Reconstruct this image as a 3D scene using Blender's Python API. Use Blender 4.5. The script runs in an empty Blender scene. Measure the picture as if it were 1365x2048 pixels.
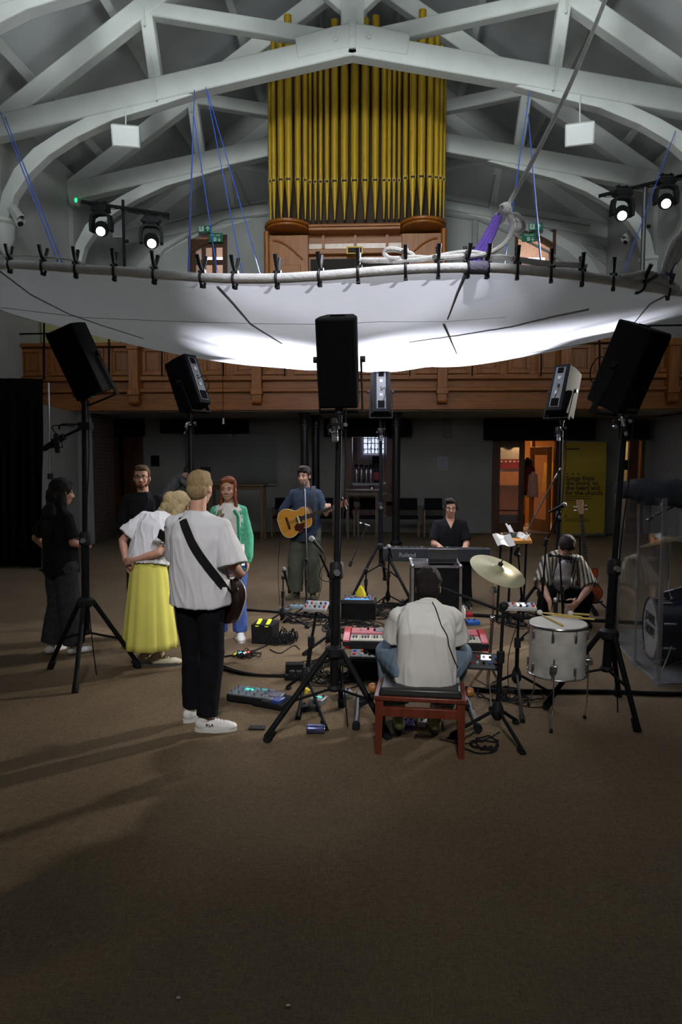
import bpy, bmesh, math, random
from math import sin, cos, pi, radians as R, sqrt, atan2
from mathutils import Vector as V, Matrix, noise, Euler
random.seed(7)
SC = bpy.context.scene
COL = SC.collection
# ------------------------------------------------------------------ camera
F = 1420.0; CAMX = 0.48; CAMH = 1.9; PITCH = math.atan(114/1420.0); YAW = R(2.9)
cd = bpy.data.cameras.new('camera'); cam = bpy.data.objects.new('camera', cd); COL.objects.link(cam)
cd.sensor_fit = 'VERTICAL'; cd.sensor_height = 36.0; cd.lens = 36.0*F/2048; cd.clip_end = 200; cd.clip_start = 0.05
cam.location = (CAMX, 0, CAMH); cam.rotation_euler = (pi/2-PITCH, 0, YAW)
SC.camera = cam
CR = Matrix.Rotation(YAW, 3, 'Z')
def ray(px, py):
    r = (px-682.5)/F; u = (1024-py)/F
    return CR @ V((r, cos(PITCH)+u*sin(PITCH), u*cos(PITCH)-sin(PITCH)))
def at(px, py, Y):
    d = ray(px, py); return V((CAMX, 0, CAMH)) + d*(Y/d.y)
def G(px, py, z=0.0):
    d = ray(px, py); return V((CAMX, 0, CAMH)) + d*((z-CAMH)/d.z)
def atx(px, py, X):
    d = ray(px, py); return V((CAMX, 0, CAMH)) + d*((X-CAMX)/d.x)
# ------------------------------------------------------------------ view, world, main lights
SC.view_settings.view_transform = 'Standard'; SC.view_settings.look = 'None'
SC.view_settings.exposure = 0.0; SC.view_settings.gamma = 1.0; SC.view_settings.use_curve_mapping = False
SC.cycles.use_denoising = True
SC.cycles.max_bounces = 8; SC.cycles.sample_clamp_indirect = 4.0; SC.cycles.caustics_reflective = False; SC.cycles.caustics_refractive = False
W = bpy.data.worlds.new('world'); SC.world = W; W.use_nodes = True
W.node_tree.nodes['Background'].inputs[0].default_value = (0.55, 0.68, 0.9, 1)
W.node_tree.nodes['Background'].inputs[1].default_value = 0.002
def light(kind, name, loc, energy, color=(1, 1, 1), target=None, **kw):
    ld = bpy.data.lights.new(name, kind); ld.energy = energy; ld.color = color
    for k, v in kw.items(): setattr(ld, k, v)
    o = bpy.data.objects.new(name, ld); COL.objects.link(o); o.location = loc
    if target is not None:
        o.rotation_euler = (V(target)-V(loc)).to_track_quat('-Z', 'Y').to_euler()
    return o
LG = dict(spotL=46000, spotR=40000, key=2300, up=32, front_fill=2500, truss=2600)
# unseen spot added as fill, standing in for daylight on roof and trusses
light('SPOT', 'roof_fill', (0, 1.5, 8.6), LG['up']*130, (0.90, 0.96, 0.96), (0, 13.5, 11.2), spot_size=R(82), spot_blend=.8, shadow_soft_size=1.2)
light('AREA', 'roof_side_fill', (-6.2, 7.0, 5.2), LG['up']*1.6, (0.9, 0.96, 0.97), (-1, 12.5, 11), size=1.2)  # added side fill to brighten the roof, no fitting built
light('AREA', 'roof_side_fill', (6.2, 7.0, 5.2), LG['up']*1.6, (0.9, 0.96, 0.97), (1, 12.5, 11), size=1.2)  # matching fill lamp added on the right side
light('SPOT', 'front_fill_spot', (.8, -3.0, 6.8), LG['front_fill'], (1, .97, .95), (.1, 6.3, .6), spot_size=R(31), spot_blend=1.0, shadow_soft_size=.5)  # unseen spot added behind the camera to brighten the players' backs
light('SPOT', 'truss_spot', (2.9, 2.2, 8.6), LG['truss'], (.93, .94, 1.0), (.35, 5.75, 3.45), spot_size=R(21), spot_blend=.7, shadow_soft_size=.04)
# ------------------------------------------------------------------ materials
MATS = {}
def mat(name, col=None, rough=0.6, metal=0.0, var=0.12, scale=12.0, bump=0.0, bscale=60.0, emit=None, estr=0.0, alpha=1.0, trans=0.0, stretch=None, spec=None, sheen=0.0):
    if name in MATS: return MATS[name]
    m = bpy.data.materials.new(name); m.use_nodes = True; nt = m.node_tree; N = nt.nodes; L = nt.links
    b = N['Principled BSDF']; b.inputs['Roughness'].default_value = rough; b.inputs['Metallic'].default_value = metal
    c1 = tuple(min(1, c*(1+var)) for c in col)+(1,); c2 = tuple(c*(1-var) for c in col)+(1,)
    tc = N.new('ShaderNodeTexCoord'); mp = N.new('ShaderNodeMapping'); L.new(tc.outputs['Object'], mp.inputs[0])
    if stretch: mp.inputs['Scale'].default_value = stretch
    nz = N.new('ShaderNodeTexNoise'); nz.inputs['Scale'].default_value = scale; nz.inputs['Detail'].default_value = 4
    L.new(mp.outputs[0], nz.inputs['Vector'])
    cr = N.new('ShaderNodeValToRGB'); cr.color_ramp.elements[0].position = .3; cr.color_ramp.elements[1].position = .7
    cr.color_ramp.elements[0].color = c2; cr.color_ramp.elements[1].color = c1
    L.new(nz.outputs['Fac'], cr.inputs[0]); L.new(cr.outputs[0], b.inputs['Base Color'])
    if bump:
        n2 = N.new('ShaderNodeTexNoise'); n2.inputs['Scale'].default_value = bscale; n2.inputs['Detail'].default_value = 3
        L.new(mp.outputs[0], n2.inputs['Vector'])
        bp = N.new('ShaderNodeBump'); bp.inputs['Strength'].default_value = bump; bp.inputs['Distance'].default_value = .02
        L.new(n2.outputs['Fac'], bp.inputs['Height']); L.new(bp.outputs[0], b.inputs['Normal'])
    if emit: b.inputs['Emission Color'].default_value = tuple(emit)+(1,); b.inputs['Emission Strength'].default_value = estr
    if alpha < 1: b.inputs['Alpha'].default_value = alpha
    if trans: b.inputs['Transmission Weight'].default_value = trans
    if spec is None and rough >= .85: spec = .12
    if spec is not None: b.inputs['Specular IOR Level'].default_value = spec
    if sheen: b.inputs['Sheen Weight'].default_value = sheen
    m['ramp'] = cr.name; MATS[name] = m
    return m
def nodes_of(m): return m.node_tree.nodes, m.node_tree.links, m.node_tree.nodes['Principled BSDF']
def wood(name, c1, c2, scale=3.0, rough=.45, axis='Z'):
    if name in MATS: return MATS[name]
    m = mat(name, c1, rough); N, L, b = nodes_of(m)
    tc = N.new('ShaderNodeTexCoord'); mp = N.new('ShaderNodeMapping'); L.new(tc.outputs['Object'], mp.inputs[0])
    s = [9, 9, 9]; s['XYZ'.index(axis)] = .7; mp.inputs['Scale'].default_value = s
    nz = N.new('ShaderNodeTexNoise'); nz.inputs['Scale'].default_value = scale; nz.inputs['Detail'].default_value = 6; nz.inputs['Distortion'].default_value = .6
    L.new(mp.outputs[0], nz.inputs['Vector']); cr = N.new('ShaderNodeValToRGB')
    cr.color_ramp.elements[0].position = .35; cr.color_ramp.elements[1].position = .68
    cr.color_ramp.elements[0].color = tuple(c2)+(1,); cr.color_ramp.elements[1].color = tuple(c1)+(1,)
    L.new(nz.outputs['Fac'], cr.inputs[0]); L.new(cr.outputs[0], b.inputs['Base Color'])
    return m
def carpet_mat():
    m = mat('carpet', (.1, .075, .05), 1.0, spec=.1); N, L, b = nodes_of(m)
    tc = N.new('ShaderNodeTexCoord')
    def nz(scale, st, det=3):
        mp = N.new('ShaderNodeMapping'); mp.inputs['Scale'].default_value = st; L.new(tc.outputs['Object'], mp.inputs[0])
        n = N.new('ShaderNodeTexNoise'); n.inputs['Scale'].default_value = scale; n.inputs['Detail'].default_value = det; L.new(mp.outputs[0], n.inputs['Vector']); return n
    a = nz(34, (1, 6, 1)); c = nz(34, (6, 1, 1)); d = nz(1.1, (1, 1, 1), 5)
    mx = N.new('ShaderNodeMath'); mx.operation = 'MAXIMUM'; L.new(a.outputs['Fac'], mx.inputs[0]); L.new(c.outputs['Fac'], mx.inputs[1])
    ad = N.new('ShaderNodeMath'); ad.operation = 'MULTIPLY_ADD'; L.new(d.outputs['Fac'], ad.inputs[0]); ad.inputs[1].default_value = .35; L.new(mx.outputs[0], ad.inputs[2])
    cr = N.new('ShaderNodeValToRGB'); e = cr.color_ramp.elements
    e[0].position = .55; e[0].color = (.088, .062, .038, 1); e[1].position = .95; e[1].color = (.185, .135, .082, 1)
    L.new(ad.outputs[0], cr.inputs[0]); L.new(cr.outputs[0], b.inputs['Base Color'])
    bp = N.new('ShaderNodeBump'); bp.inputs['Strength'].default_value = .3; bp.inputs['Distance'].default_value = .01
    L.new(ad.outputs[0], bp.inputs['Height']); L.new(bp.outputs[0], b.inputs['Normal'])
    return m
def brick_mat(name, c1, c2, mortar, sc=4.0, axis='XZ'):
    m = mat(name, c1, .9); N, L, b = nodes_of(m); tc = N.new('ShaderNodeTexCoord')
    sx = N.new('ShaderNodeSeparateXYZ'); cb = N.new('ShaderNodeCombineXYZ'); L.new(tc.outputs['Object'], sx.inputs[0])
    ad = N.new('ShaderNodeMath'); ad.operation = 'ADD'; L.new(sx.outputs['X'], ad.inputs[0]); L.new(sx.outputs['Y'], ad.inputs[1])
    L.new(ad.outputs[0], cb.inputs['X']); L.new(sx.outputs['Z'], cb.inputs['Y'])
    br = N.new('ShaderNodeTexBrick'); L.new(cb.outputs[0], br.inputs['Vector']); br.inputs['Scale'].default_value = sc
    br.inputs['Color1'].default_value = tuple(c1)+(1,); br.inputs['Color2'].default_value = tuple(c2)+(1,); br.inputs['Mortar'].default_value = tuple(mortar)+(1,)
    br.inputs['Mortar Size'].default_value = .02
    L.new(br.outputs['Color'], b.inputs['Base Color']); return m
def pattern_mat(name, kind, c1, c2, freq, rough=.9, trip=None):
    """woven cloth patterns: 'stripe' (around the body) or 'check'"""
    m = mat(name, c1, rough); N, L, b = nodes_of(m); tc = N.new('ShaderNodeTexCoord')
    sx = N.new('ShaderNodeSeparateXYZ'); L.new(tc.outputs['Object'], sx.inputs[0])
    def wave(sock, fr, duty):
        a = N.new('ShaderNodeMath'); a.operation = 'MULTIPLY'; a.inputs[1].default_value = fr; L.new(sock, a.inputs[0])
        f = N.new('ShaderNodeMath'); f.operation = 'FRACT'; L.new(a.outputs[0], f.inputs[0])
        g = N.new('ShaderNodeMath'); g.operation = 'GREATER_THAN'; g.inputs[1].default_value = duty; L.new(f.outputs[0], g.inputs[0]); return g.outputs[0]
    if kind == 'stripe':
        fac = wave(sx.outputs['X'], freq, .5)
    else:
        w1 = wave(sx.outputs['X'], freq, .72); w2 = wave(sx.outputs['Z'], freq, .72)
        mx = N.new('ShaderNodeMath'); mx.operation = 'MAXIMUM'; L.new(w1, mx.inputs[0]); L.new(w2, mx.inputs[1]); fac = mx.outputs[0]
    mi = N.new('ShaderNodeMix'); mi.data_type = 'RGBA'; mi.inputs[6].default_value = tuple(c1)+(1,); mi.inputs[7].default_value = tuple(c2)+(1,)
    L.new(fac, mi.inputs[0]); L.new(mi.outputs[2], b.inputs['Base Color']); return m
# ------------------------------------------------------------------ mesh builder
def frame(d, up=(0, 0, 1)):
    z = V(d).normalized(); u = V(up)
    if abs(z.dot(u)) > .98: u = V((0, 1, 0)) if abs(z.y) < .9 else V((1, 0, 0))
    x = u.cross(z).normalized(); y = z.cross(x); return Matrix((x, y, z)).transposed()
def wm(o):
    M = Matrix.LocRotScale(o.location, o.rotation_euler, o.scale)
    return wm(o.parent) @ M if o.parent else M
class MB:
    def __init__(s): s.v = []; s.f = []; s.mi = []; s.mats = []; s.cur = 0
    def mat(s, m):
        if m not in s.mats: s.mats.append(m)
        s.cur = s.mats.index(m); return s
    def add(s, vs, fs):
        o = len(s.v); s.v += [V(p) for p in vs]
        for f in fs: s.f.append([i+o for i in f]); s.mi.append(s.cur)
        return s
    def box(s, c, sz, rot=None, taper=None):
        c = V(c); hx, hy, hz = [a/2 for a in sz]; P = []
        for z in (-1, 1):
            k = taper if (taper and z > 0) else 1
            for x, y in ((-1, -1), (1, -1), (1, 1), (-1, 1)):
                p = V((x*hx*k, y*hy*k, z*hz)); P.append(c + (rot @ p if rot else p))
        return s.add(P, [(3, 2, 1, 0), (4, 5, 6, 7), (0, 1, 5, 4), (1, 2, 6, 5), (2, 3, 7, 6), (3, 0, 4, 7)])
    def bb(s, x0, x1, y0, y1, z0, z1): return s.box(((x0+x1)/2, (y0+y1)/2, (z0+z1)/2), (abs(x1-x0), abs(y1-y0), abs(z1-z0)))
    def beam(s, a, b, w, h, up=(0, 0, 1)):
        """rectangular bar from a to b; w across, h along up"""
        a, b = V(a), V(b); return s.box((a+b)/2, (w, h, (b-a).length), frame(b-a, up))
    def cyl(s, a, b, r0, r1=None, n=12, caps=True):
        if r1 is None: r1 = r0
        a, b = V(a), V(b); M = frame(b-a); P = []
        for p, r in ((a, r0), (b, r1)):
            for i in range(n): t = 2*pi*i/n; P.append(p + M @ V((cos(t)*r, sin(t)*r, 0)))
        fs = [(i, (i+1) % n, n+(i+1) % n, n+i) for i in range(n)]
        if caps: fs += [tuple(range(n-1, -1, -1)), tuple(range(n, 2*n))]
        return s.add(P, fs)
    def loft(s, rings, caps=True, closed=False):
        n = len(rings[0]); P = [p for r in rings for p in r]; fs = []; m = len(rings)
        for k in range(m if closed else m-1):
            for i in range(n): a, b = k*n+i, k*n+(i+1) % n; c, d = ((k+1) % m)*n+(i+1) % n, ((k+1) % m)*n+i; fs.append((a, b, c, d))
        if caps and not closed: fs += [tuple(range(n-1, -1, -1)), tuple(range((m-1)*n, m*n))]
        return s.add(P, fs)
    def lathe(s, prof, o=(0, 0, 0), M=None, n=24, caps=True):
        o = V(o); rings = []
        for r, z in prof:
            rings.append([o + (M @ V((cos(2*pi*i/n)*r, sin(2*pi*i/n)*r, z)) if M else V((cos(2*pi*i/n)*r, sin(2*pi*i/n)*r, z))) for i in range(n)])
        return s.loft(rings, caps)
    def ell(s, c, r, M=None, n=16, m=10):
        if not hasattr(r, '__len__'): r = (r, r, r)
        c = V(c); rings = []
        for k in range(1, m):
            t = pi*k/m; rings.append([c + (lambda p: M @ p if M else p)(V((-sin(t)*cos(2*pi*i/n)*r[0], -sin(t)*sin(2*pi*i/n)*r[1]*-1, -cos(t)*r[2]))) for i in range(n)])
        P = [p for q in rings for p in q]; top = c + (M @ V((0, 0, r[2])) if M else V((0, 0, r[2]))); bot = c - (top-c)
        fs = [((k)*n+i, (k+1)*n+i, (k+1)*n+(i+1) % n, k*n+(i+1) % n) for k in range(m-2) for i in range(n)]
        L = len(P); fs += [(L, i, (i+1) % n) for i in range(n)]; fs += [(L+1, (m-2)*n+(i+1) % n, (m-2)*n+i) for i in range(n)]
        return s.add(P+[bot, top], fs)
    def cap(s, a, b, ra, rb, fl=1.0, up=(0, 1, 0), n=14, flat=False):
        """tapered capsule; fl flattens along 'up'"""
        a, b = V(a), V(b); M = frame(b-a, up); rings = []; d = (b-a).length
        st = [] if flat else [(-sin(t), cos(t)) for t in (R(75), R(50), R(25))]
        for z, k in st: rings.append((a, z*ra, k*ra))
        rings.append((a, 0, ra)); rings.append((b, 0, rb))
        for z, k in reversed(st): rings.append((b, -z*rb, k*rb))
        rr = [[p + M @ V((cos(2*pi*i/n)*r, sin(2*pi*i/n)*r*fl, z)) for i in range(n)] for p, z, r in rings]
        return s.loft(rr)
    def tube(s, pts, r, n=6, closed=False, smooth=0):
        pts = [V(p) for p in pts]
        for _ in range(smooth):
            q = []
            m = len(pts)
            for i in range(m if closed else m-1):
                a, b = pts[i], pts[(i+1) % m]; q += [a*.75+b*.25, a*.25+b*.75]
            if not closed: q = [pts[0]]+q+[pts[-1]]
            pts = q
        rings = []; m = len(pts); prev = None
        for i, p in enumerate(pts):
            if closed: d = pts[(i+1) % m]-pts[i-1]
            else: d = pts[min(i+1, m-1)]-pts[max(i-1, 0)]
            if d.length < 1e-9: d = V((0, 0, 1))
            d.normalize()
            if prev is None: M = frame(d); x = M.col[0]
            else: x = (prev - d*prev.dot(d)); x = x.normalized() if x.length > 1e-6 else frame(d).col[0]
            prev = x.copy(); y = d.cross(x); rad = r(i/(m-1)) if callable(r) else r
            rings.append([p + (x*cos(2*pi*k/n) + y*sin(2*pi*k/n))*rad for k in range(n)])
        return s.loft(rings, True, closed)
    def prism(s, poly, a, b, M=None, o=(0, 0, 0)):
        """poly in local xy, extruded from z=a to z=b, mapped by M and o"""
        o = V(o); n = len(poly); f = lambda p: o + (M @ p if M else p)
        P = [f(V((x, y, a))) for x, y in poly]+[f(V((x, y, b))) for x, y in poly]
        return s.add(P, [tuple(range(n-1, -1, -1)), tuple(range(n, 2*n))]+[(i, (i+1) % n, n+(i+1) % n, n+i) for i in range(n)])
    def build(s, name, m=None, parent=None, world=False, smooth=True, bevel=0, org=None):
        me = bpy.data.meshes.new(name); vs = s.v
        o = bpy.data.objects.new(name, me); COL.objects.link(o)
        if parent is not None:
            o.parent = parent
            if world: I = wm(parent).inverted(); vs = [I @ p for p in vs]
        else:
            if org is None:
                xs = [p.x for p in vs]; ys = [p.y for p in vs]; org = V(((min(xs)+max(xs))/2, (min(ys)+max(ys))/2, min(p.z for p in vs)))
            org = V(org); vs = [p-org for p in vs]; o.location = org
        me.from_pydata([tuple(p) for p in vs], [], s.f)
        if s.mats:
            for q in s.mats: me.materials.append(q)
            me.polygons.foreach_set('material_index', s.mi)
        elif m: me.materials.append(m)
        bm = bmesh.new(); bm.from_mesh(me); bmesh.ops.recalc_face_normals(bm, faces=bm.faces)
        if smooth:
            for f in bm.faces: f.smooth = True
            for e in bm.edges:
                if len(e.link_faces) == 2 and e.link_faces[0].normal.angle(e.link_faces[1].normal, 0) > R(38): e.smooth = False
        bm.to_mesh(me); bm.free()
        if bevel:
            bv = o.modifiers.new('bevel', 'BEVEL'); bv.width = bevel; bv.segments = 2; bv.limit_method = 'ANGLE'; bv.angle_limit = R(40)
        return o
def tag(o, label=None, cat=None, group=None, kind=None):
    if label: o['label'] = label
    if cat: o['category'] = cat
    if group: o['group'] = group
    if kind: o['kind'] = kind
    return o
def thing(name, label, cat, loc=(0, 0, 0), rot=(0, 0, 0), group=None, kind=None):
    o = bpy.data.objects.new(name, None); COL.objects.link(o); o.location = loc; o.empty_display_size = .1
    o.rotation_euler = rot if hasattr(rot, '__len__') else (0, 0, rot)
    return tag(o, label, cat, group, kind)
def dup(o, loc=None, rot=None, label=None, group=None, parent=None):
    c = o.copy(); COL.objects.link(c); c.parent = parent
    if loc is not None: c.location = loc
    if rot is not None: c.rotation_euler = rot if hasattr(rot, '__len__') else (0, 0, rot)
    if label: c['label'] = label
    if group: c['group'] = group
    for ch in list(o.children): dup(ch, parent=c)
    return c
def text(s, size, loc, M, m, parent, name='lettering', align='CENTER', depth=.002, world=True, bold=0):
    cu = bpy.data.curves.new(name, 'FONT'); cu.body = s; cu.size = size; cu.align_x = align; cu.align_y = 'CENTER'; cu.extrude = depth; cu.offset = bold
    cu.resolution_u = 3
    t = bpy.data.objects.new('tmp', cu); COL.objects.link(t); dg = bpy.context.evaluated_depsgraph_get(); dg.update()
    me = bpy.data.meshes.new_from_object(t.evaluated_get(dg)); bpy.data.objects.remove(t); bpy.data.curves.remove(cu)
    T = Matrix.Translation(V(loc)) @ M.to_4x4()
    if parent is not None and world: T = wm(parent).inverted() @ T
    me.transform(T); me.name = name; me.materials.clear(); me.materials.append(m)
    o = bpy.data.objects.new(name, me); COL.objects.link(o); o.parent = parent; return o
FACE = Matrix(((1, 0, 0), (0, 0, -1), (0, 1, 0)))   # text upright, read from -Y
# ------------------------------------------------------------------ common materials
BLK = mat('black_metal', (.006, .006, .007), .65, 0, var=.3, spec=.12)
BLKM = mat('black_matt', (.010, .010, .011), .85, var=.3)
BLKP = mat('black_plastic', (.012, .012, .013), .6, var=.3, spec=.2)
CHR = mat('chrome', (.62, .62, .64), .2, 1.0, var=.05)
STEEL = mat('brushed_steel', (.35, .35, .36), .38, 1.0)
WPAINT = mat('white_painted_timber', (.62, .65, .62), .6, var=.05, scale=3, bump=.15, bscale=9)
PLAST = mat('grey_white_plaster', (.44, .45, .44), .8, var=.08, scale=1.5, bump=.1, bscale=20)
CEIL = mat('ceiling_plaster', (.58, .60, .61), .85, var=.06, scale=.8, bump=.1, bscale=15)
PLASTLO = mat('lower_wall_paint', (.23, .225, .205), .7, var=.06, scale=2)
OAK = wood('golden_oak', (.30, .098, .007), (.18, .052, .004), axis='X')
OAKV = wood('golden_oak_upright', (.305, .10, .007), (.185, .054, .004), axis='Z')
OAKD = wood('dark_oak', (.11, .042, .012), (.06, .022, .008), axis='Z')
GOLD = mat('gilded_pipe_metal', (.36, .225, .006), .45, .2, var=.12, scale=4, stretch=(2, 2, .5))
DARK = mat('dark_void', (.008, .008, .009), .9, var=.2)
HW = 6.8
def struct(o): o['kind'] = 'structure'; return o
# floor, walls, ceiling
struct(MB().bb(-9, 9, -4, 23, -.1, 0).build('floor', carpet_mat()))
YB = 17.4; YU = 20.5; YG = 14.4
struct(MB().bb(-HW-.3, -HW, -4, YB, 0, 8.6).build('wall_left', PLAST))
struct(MB().bb(-HW-.3, -HW, YB, YU+.3, 3, 8.6).build('wall_left', PLAST))
struct(MB().bb(HW, HW+.3, -4, 12.4, 0, 8.6).build('wall_right', PLAST))
struct(MB().bb(HW, HW+.3, 12.4, YU+.3, 2.9, 8.6).build('wall_right', PLAST))
struct(MB().bb(-HW-.3, HW+.3, -4.3, -4, 0, 13).build('wall_front', PLAST))
# roof slopes : rafter line
kk = 13.7/1420
ZE, ZA = 8.42, 12.95      # rafter centre height at wall, at ridge
def slope(x): return ZA-(ZA-ZE)*abs(x)/HW
RUN = V((HW, 0, ZA-ZE)).normalized()
for sx in (-1, 1):
    n = V((-sx*-1*(ZA-ZE), 0, HW)).normalized()
    off = .48
    a = V((0, 0, ZA)) + V((0, 0, off/ n.z)); b = V((sx*(HW+.6), 0, slope(HW+.6))) + V((0, 0, off/n.z))
    q = MB(); P = []
    for y in (-4, YU+.3):
        for p in (a, b): P += [V((p.x, y, p.z)), V((p.x, y, p.z+.2))]
    q.add(P, [(0, 2, 3, 1), (4, 5, 7, 6), (0, 1, 5, 4), (2, 6, 7, 3), (0, 4, 6, 2), (1, 3, 7, 5)])
    c = struct(q.build('ceiling', CEIL))
    for xr in (.9, 2.7, 4.55, 6.2):
        x = sx*xr; z = slope(x)+.30
        pm = MB().beam((x, -3.9, z), (x, YU, z), .15, .17, up=(n.x, 0, n.z)); pm.build('purlin', WPAINT, c, world=True)
# upper back wall (gable) with arched door openings
def wall_with_holes(x0, x1, z0, z1, y, th, holes, name, m):
    """boxes around rectangular holes (hx0,hx1,hz0,hz1)"""
    q = MB(); xs = x0
    for h in sorted(holes):
        if h[0] > xs: q.bb(xs, h[0], y, y+th, z0, z1)
        if h[2] > z0: q.bb(h[0], h[1], y, y+th, z0, h[2])
        if h[3] < z1: q.bb(h[0], h[1], y, y+th, h[3], z1)
        xs = h[1]
    if xs < x1: q.bb(xs, x1, y, y+th, z0, z1)
    return struct(q.build(name, m))
dL = (at(377, 500, YU).x, at(455, 500, YU).x); dR = (at(1030, 500, YU).x, at(1112, 500, YU).x)
ZD = at(700, 466, YU).z
wall_with_holes(-HW, HW, 3.0, 13.2, YU, .25, [(dL[0], dL[1], 3, ZD), (dR[0], dR[1], 3, ZD)], 'wall_back', PLAST)
# gallery rooms behind upper doors
LANDING = mat('landing_wall', (.7, .5, .38), .8)
for i, (a, b) in enumerate((dL, dR)):
    q = MB(); q.bb(a-.8, b+.8, YU+2.2, YU+2.3, 3.5, ZD+.8); q.bb(a-.8, b+.8, YU+.25, YU+2.3, ZD+.7, ZD+.8)
    q.bb(a-.9, a-.8, YU+.25, YU+2.3, 3.5, ZD+.8); q.bb(b+.8, b+.9, YU+.25, YU+2.3, 3.5, ZD+.8)
    struct(q.build('wall_landing', LANDING))
    d = thing('fire_door', ['arched wooden double door with six glass panes left of the organ', 'arched wooden doorway right of the organ opening on a lit landing'][i], 'door', ((a+b)/2, YU+.05, 4.6))
    w = b-a; zt = ZD; q = MB()
    q.bb(a, a+.09, YU-.03, YU+.14, 4.6, zt); q.bb(b-.09, b, YU-.03, YU+.14, 4.6, zt)
    # shallow arch head
    n = 10
    for k in range(n):
        t0, t1 = k/n, (k+1)/n; x0, x1 = a+w*t0, a+w*t1
        h = lambda t: zt-.42*((t if i else 1-t)**2)*1.0
        q.add([(x0, YU-.03, h(t0)-.13), (x1, YU-.03, h(t1)-.13), (x1, YU-.03, h(t1)), (x0, YU-.03, h(t0)), (x0, YU+.14, h(t0)-.13), (x1, YU+.14, h(t1)-.13), (x1, YU+.14, h(t1)), (x0, YU+.14, h(t0))],
              [(0, 1, 2, 3), (5, 4, 7, 6), (0, 4, 5, 1), (3, 2, 6, 7), (0, 3, 7, 4), (1, 5, 6, 2)])
    q.build('door_frame', OAKD, d, world=True)
    if i == 0:
        lf = MB(); gl = []
        xs = [a+.09, at(391, 500, YU).x, at(403, 500, YU).x, at(411, 500, YU).x, at(424, 500, YU).x, at(432, 500, YU).x, at(445, 500, YU).x, b-.09]
        rows = [(at(420, 519, YU).z, at(420, 494, YU).z), (at(420, 552, YU).z, at(420, 529, YU).z)]
        for k in (0, 2, 4, 6): lf.bb(xs[k], xs[k+1], YU+.02, YU+.08, 4.6, zt-.1)
        for k in (1, 3, 5):
            zz = 4.6
            for (z0, z1) in sorted(rows):
                lf.bb(xs[k], xs[k+1], YU+.02, YU+.08, zz, z0); zz = z1
                gl.append((xs[k], xs[k+1], z0, z1))
            lf.bb(xs[k], xs[k+1], YU+.02, YU+.08, zz, zt-.1)
        lf.build('door_leaf', OAKD, d, world=True)
        GLS = mat('clear_glass', (.9, .9, .92), .05, alpha=.12, var=.01)
        for g in gl: MB().bb(g[0], g[1], YU+.045, YU+.055, g[2], g[3]).build('pane', GLS, d, world=True)
    light('AREA', 'landing_lamp', ((a+b)/2+.2, YU+1.2, ZD+.6), 16, (1, .85, .75), size=.6)
TUBE = mat('lit_tube', (1, 1, 1), emit=(1, .93, .95), estr=9)
for px0, px1, py in ((1034, 1090, 518), (410, 446, 517)):
    q = MB().cyl(at(px0, py, YU+1.6), at(px1, py, YU+1.6), .035, n=10)
    tag(q.build('strip_light', TUBE), 'bright tube light seen through the %s upper door' % ('right' if px0 > 700 else 'left'), 'light')
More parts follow.
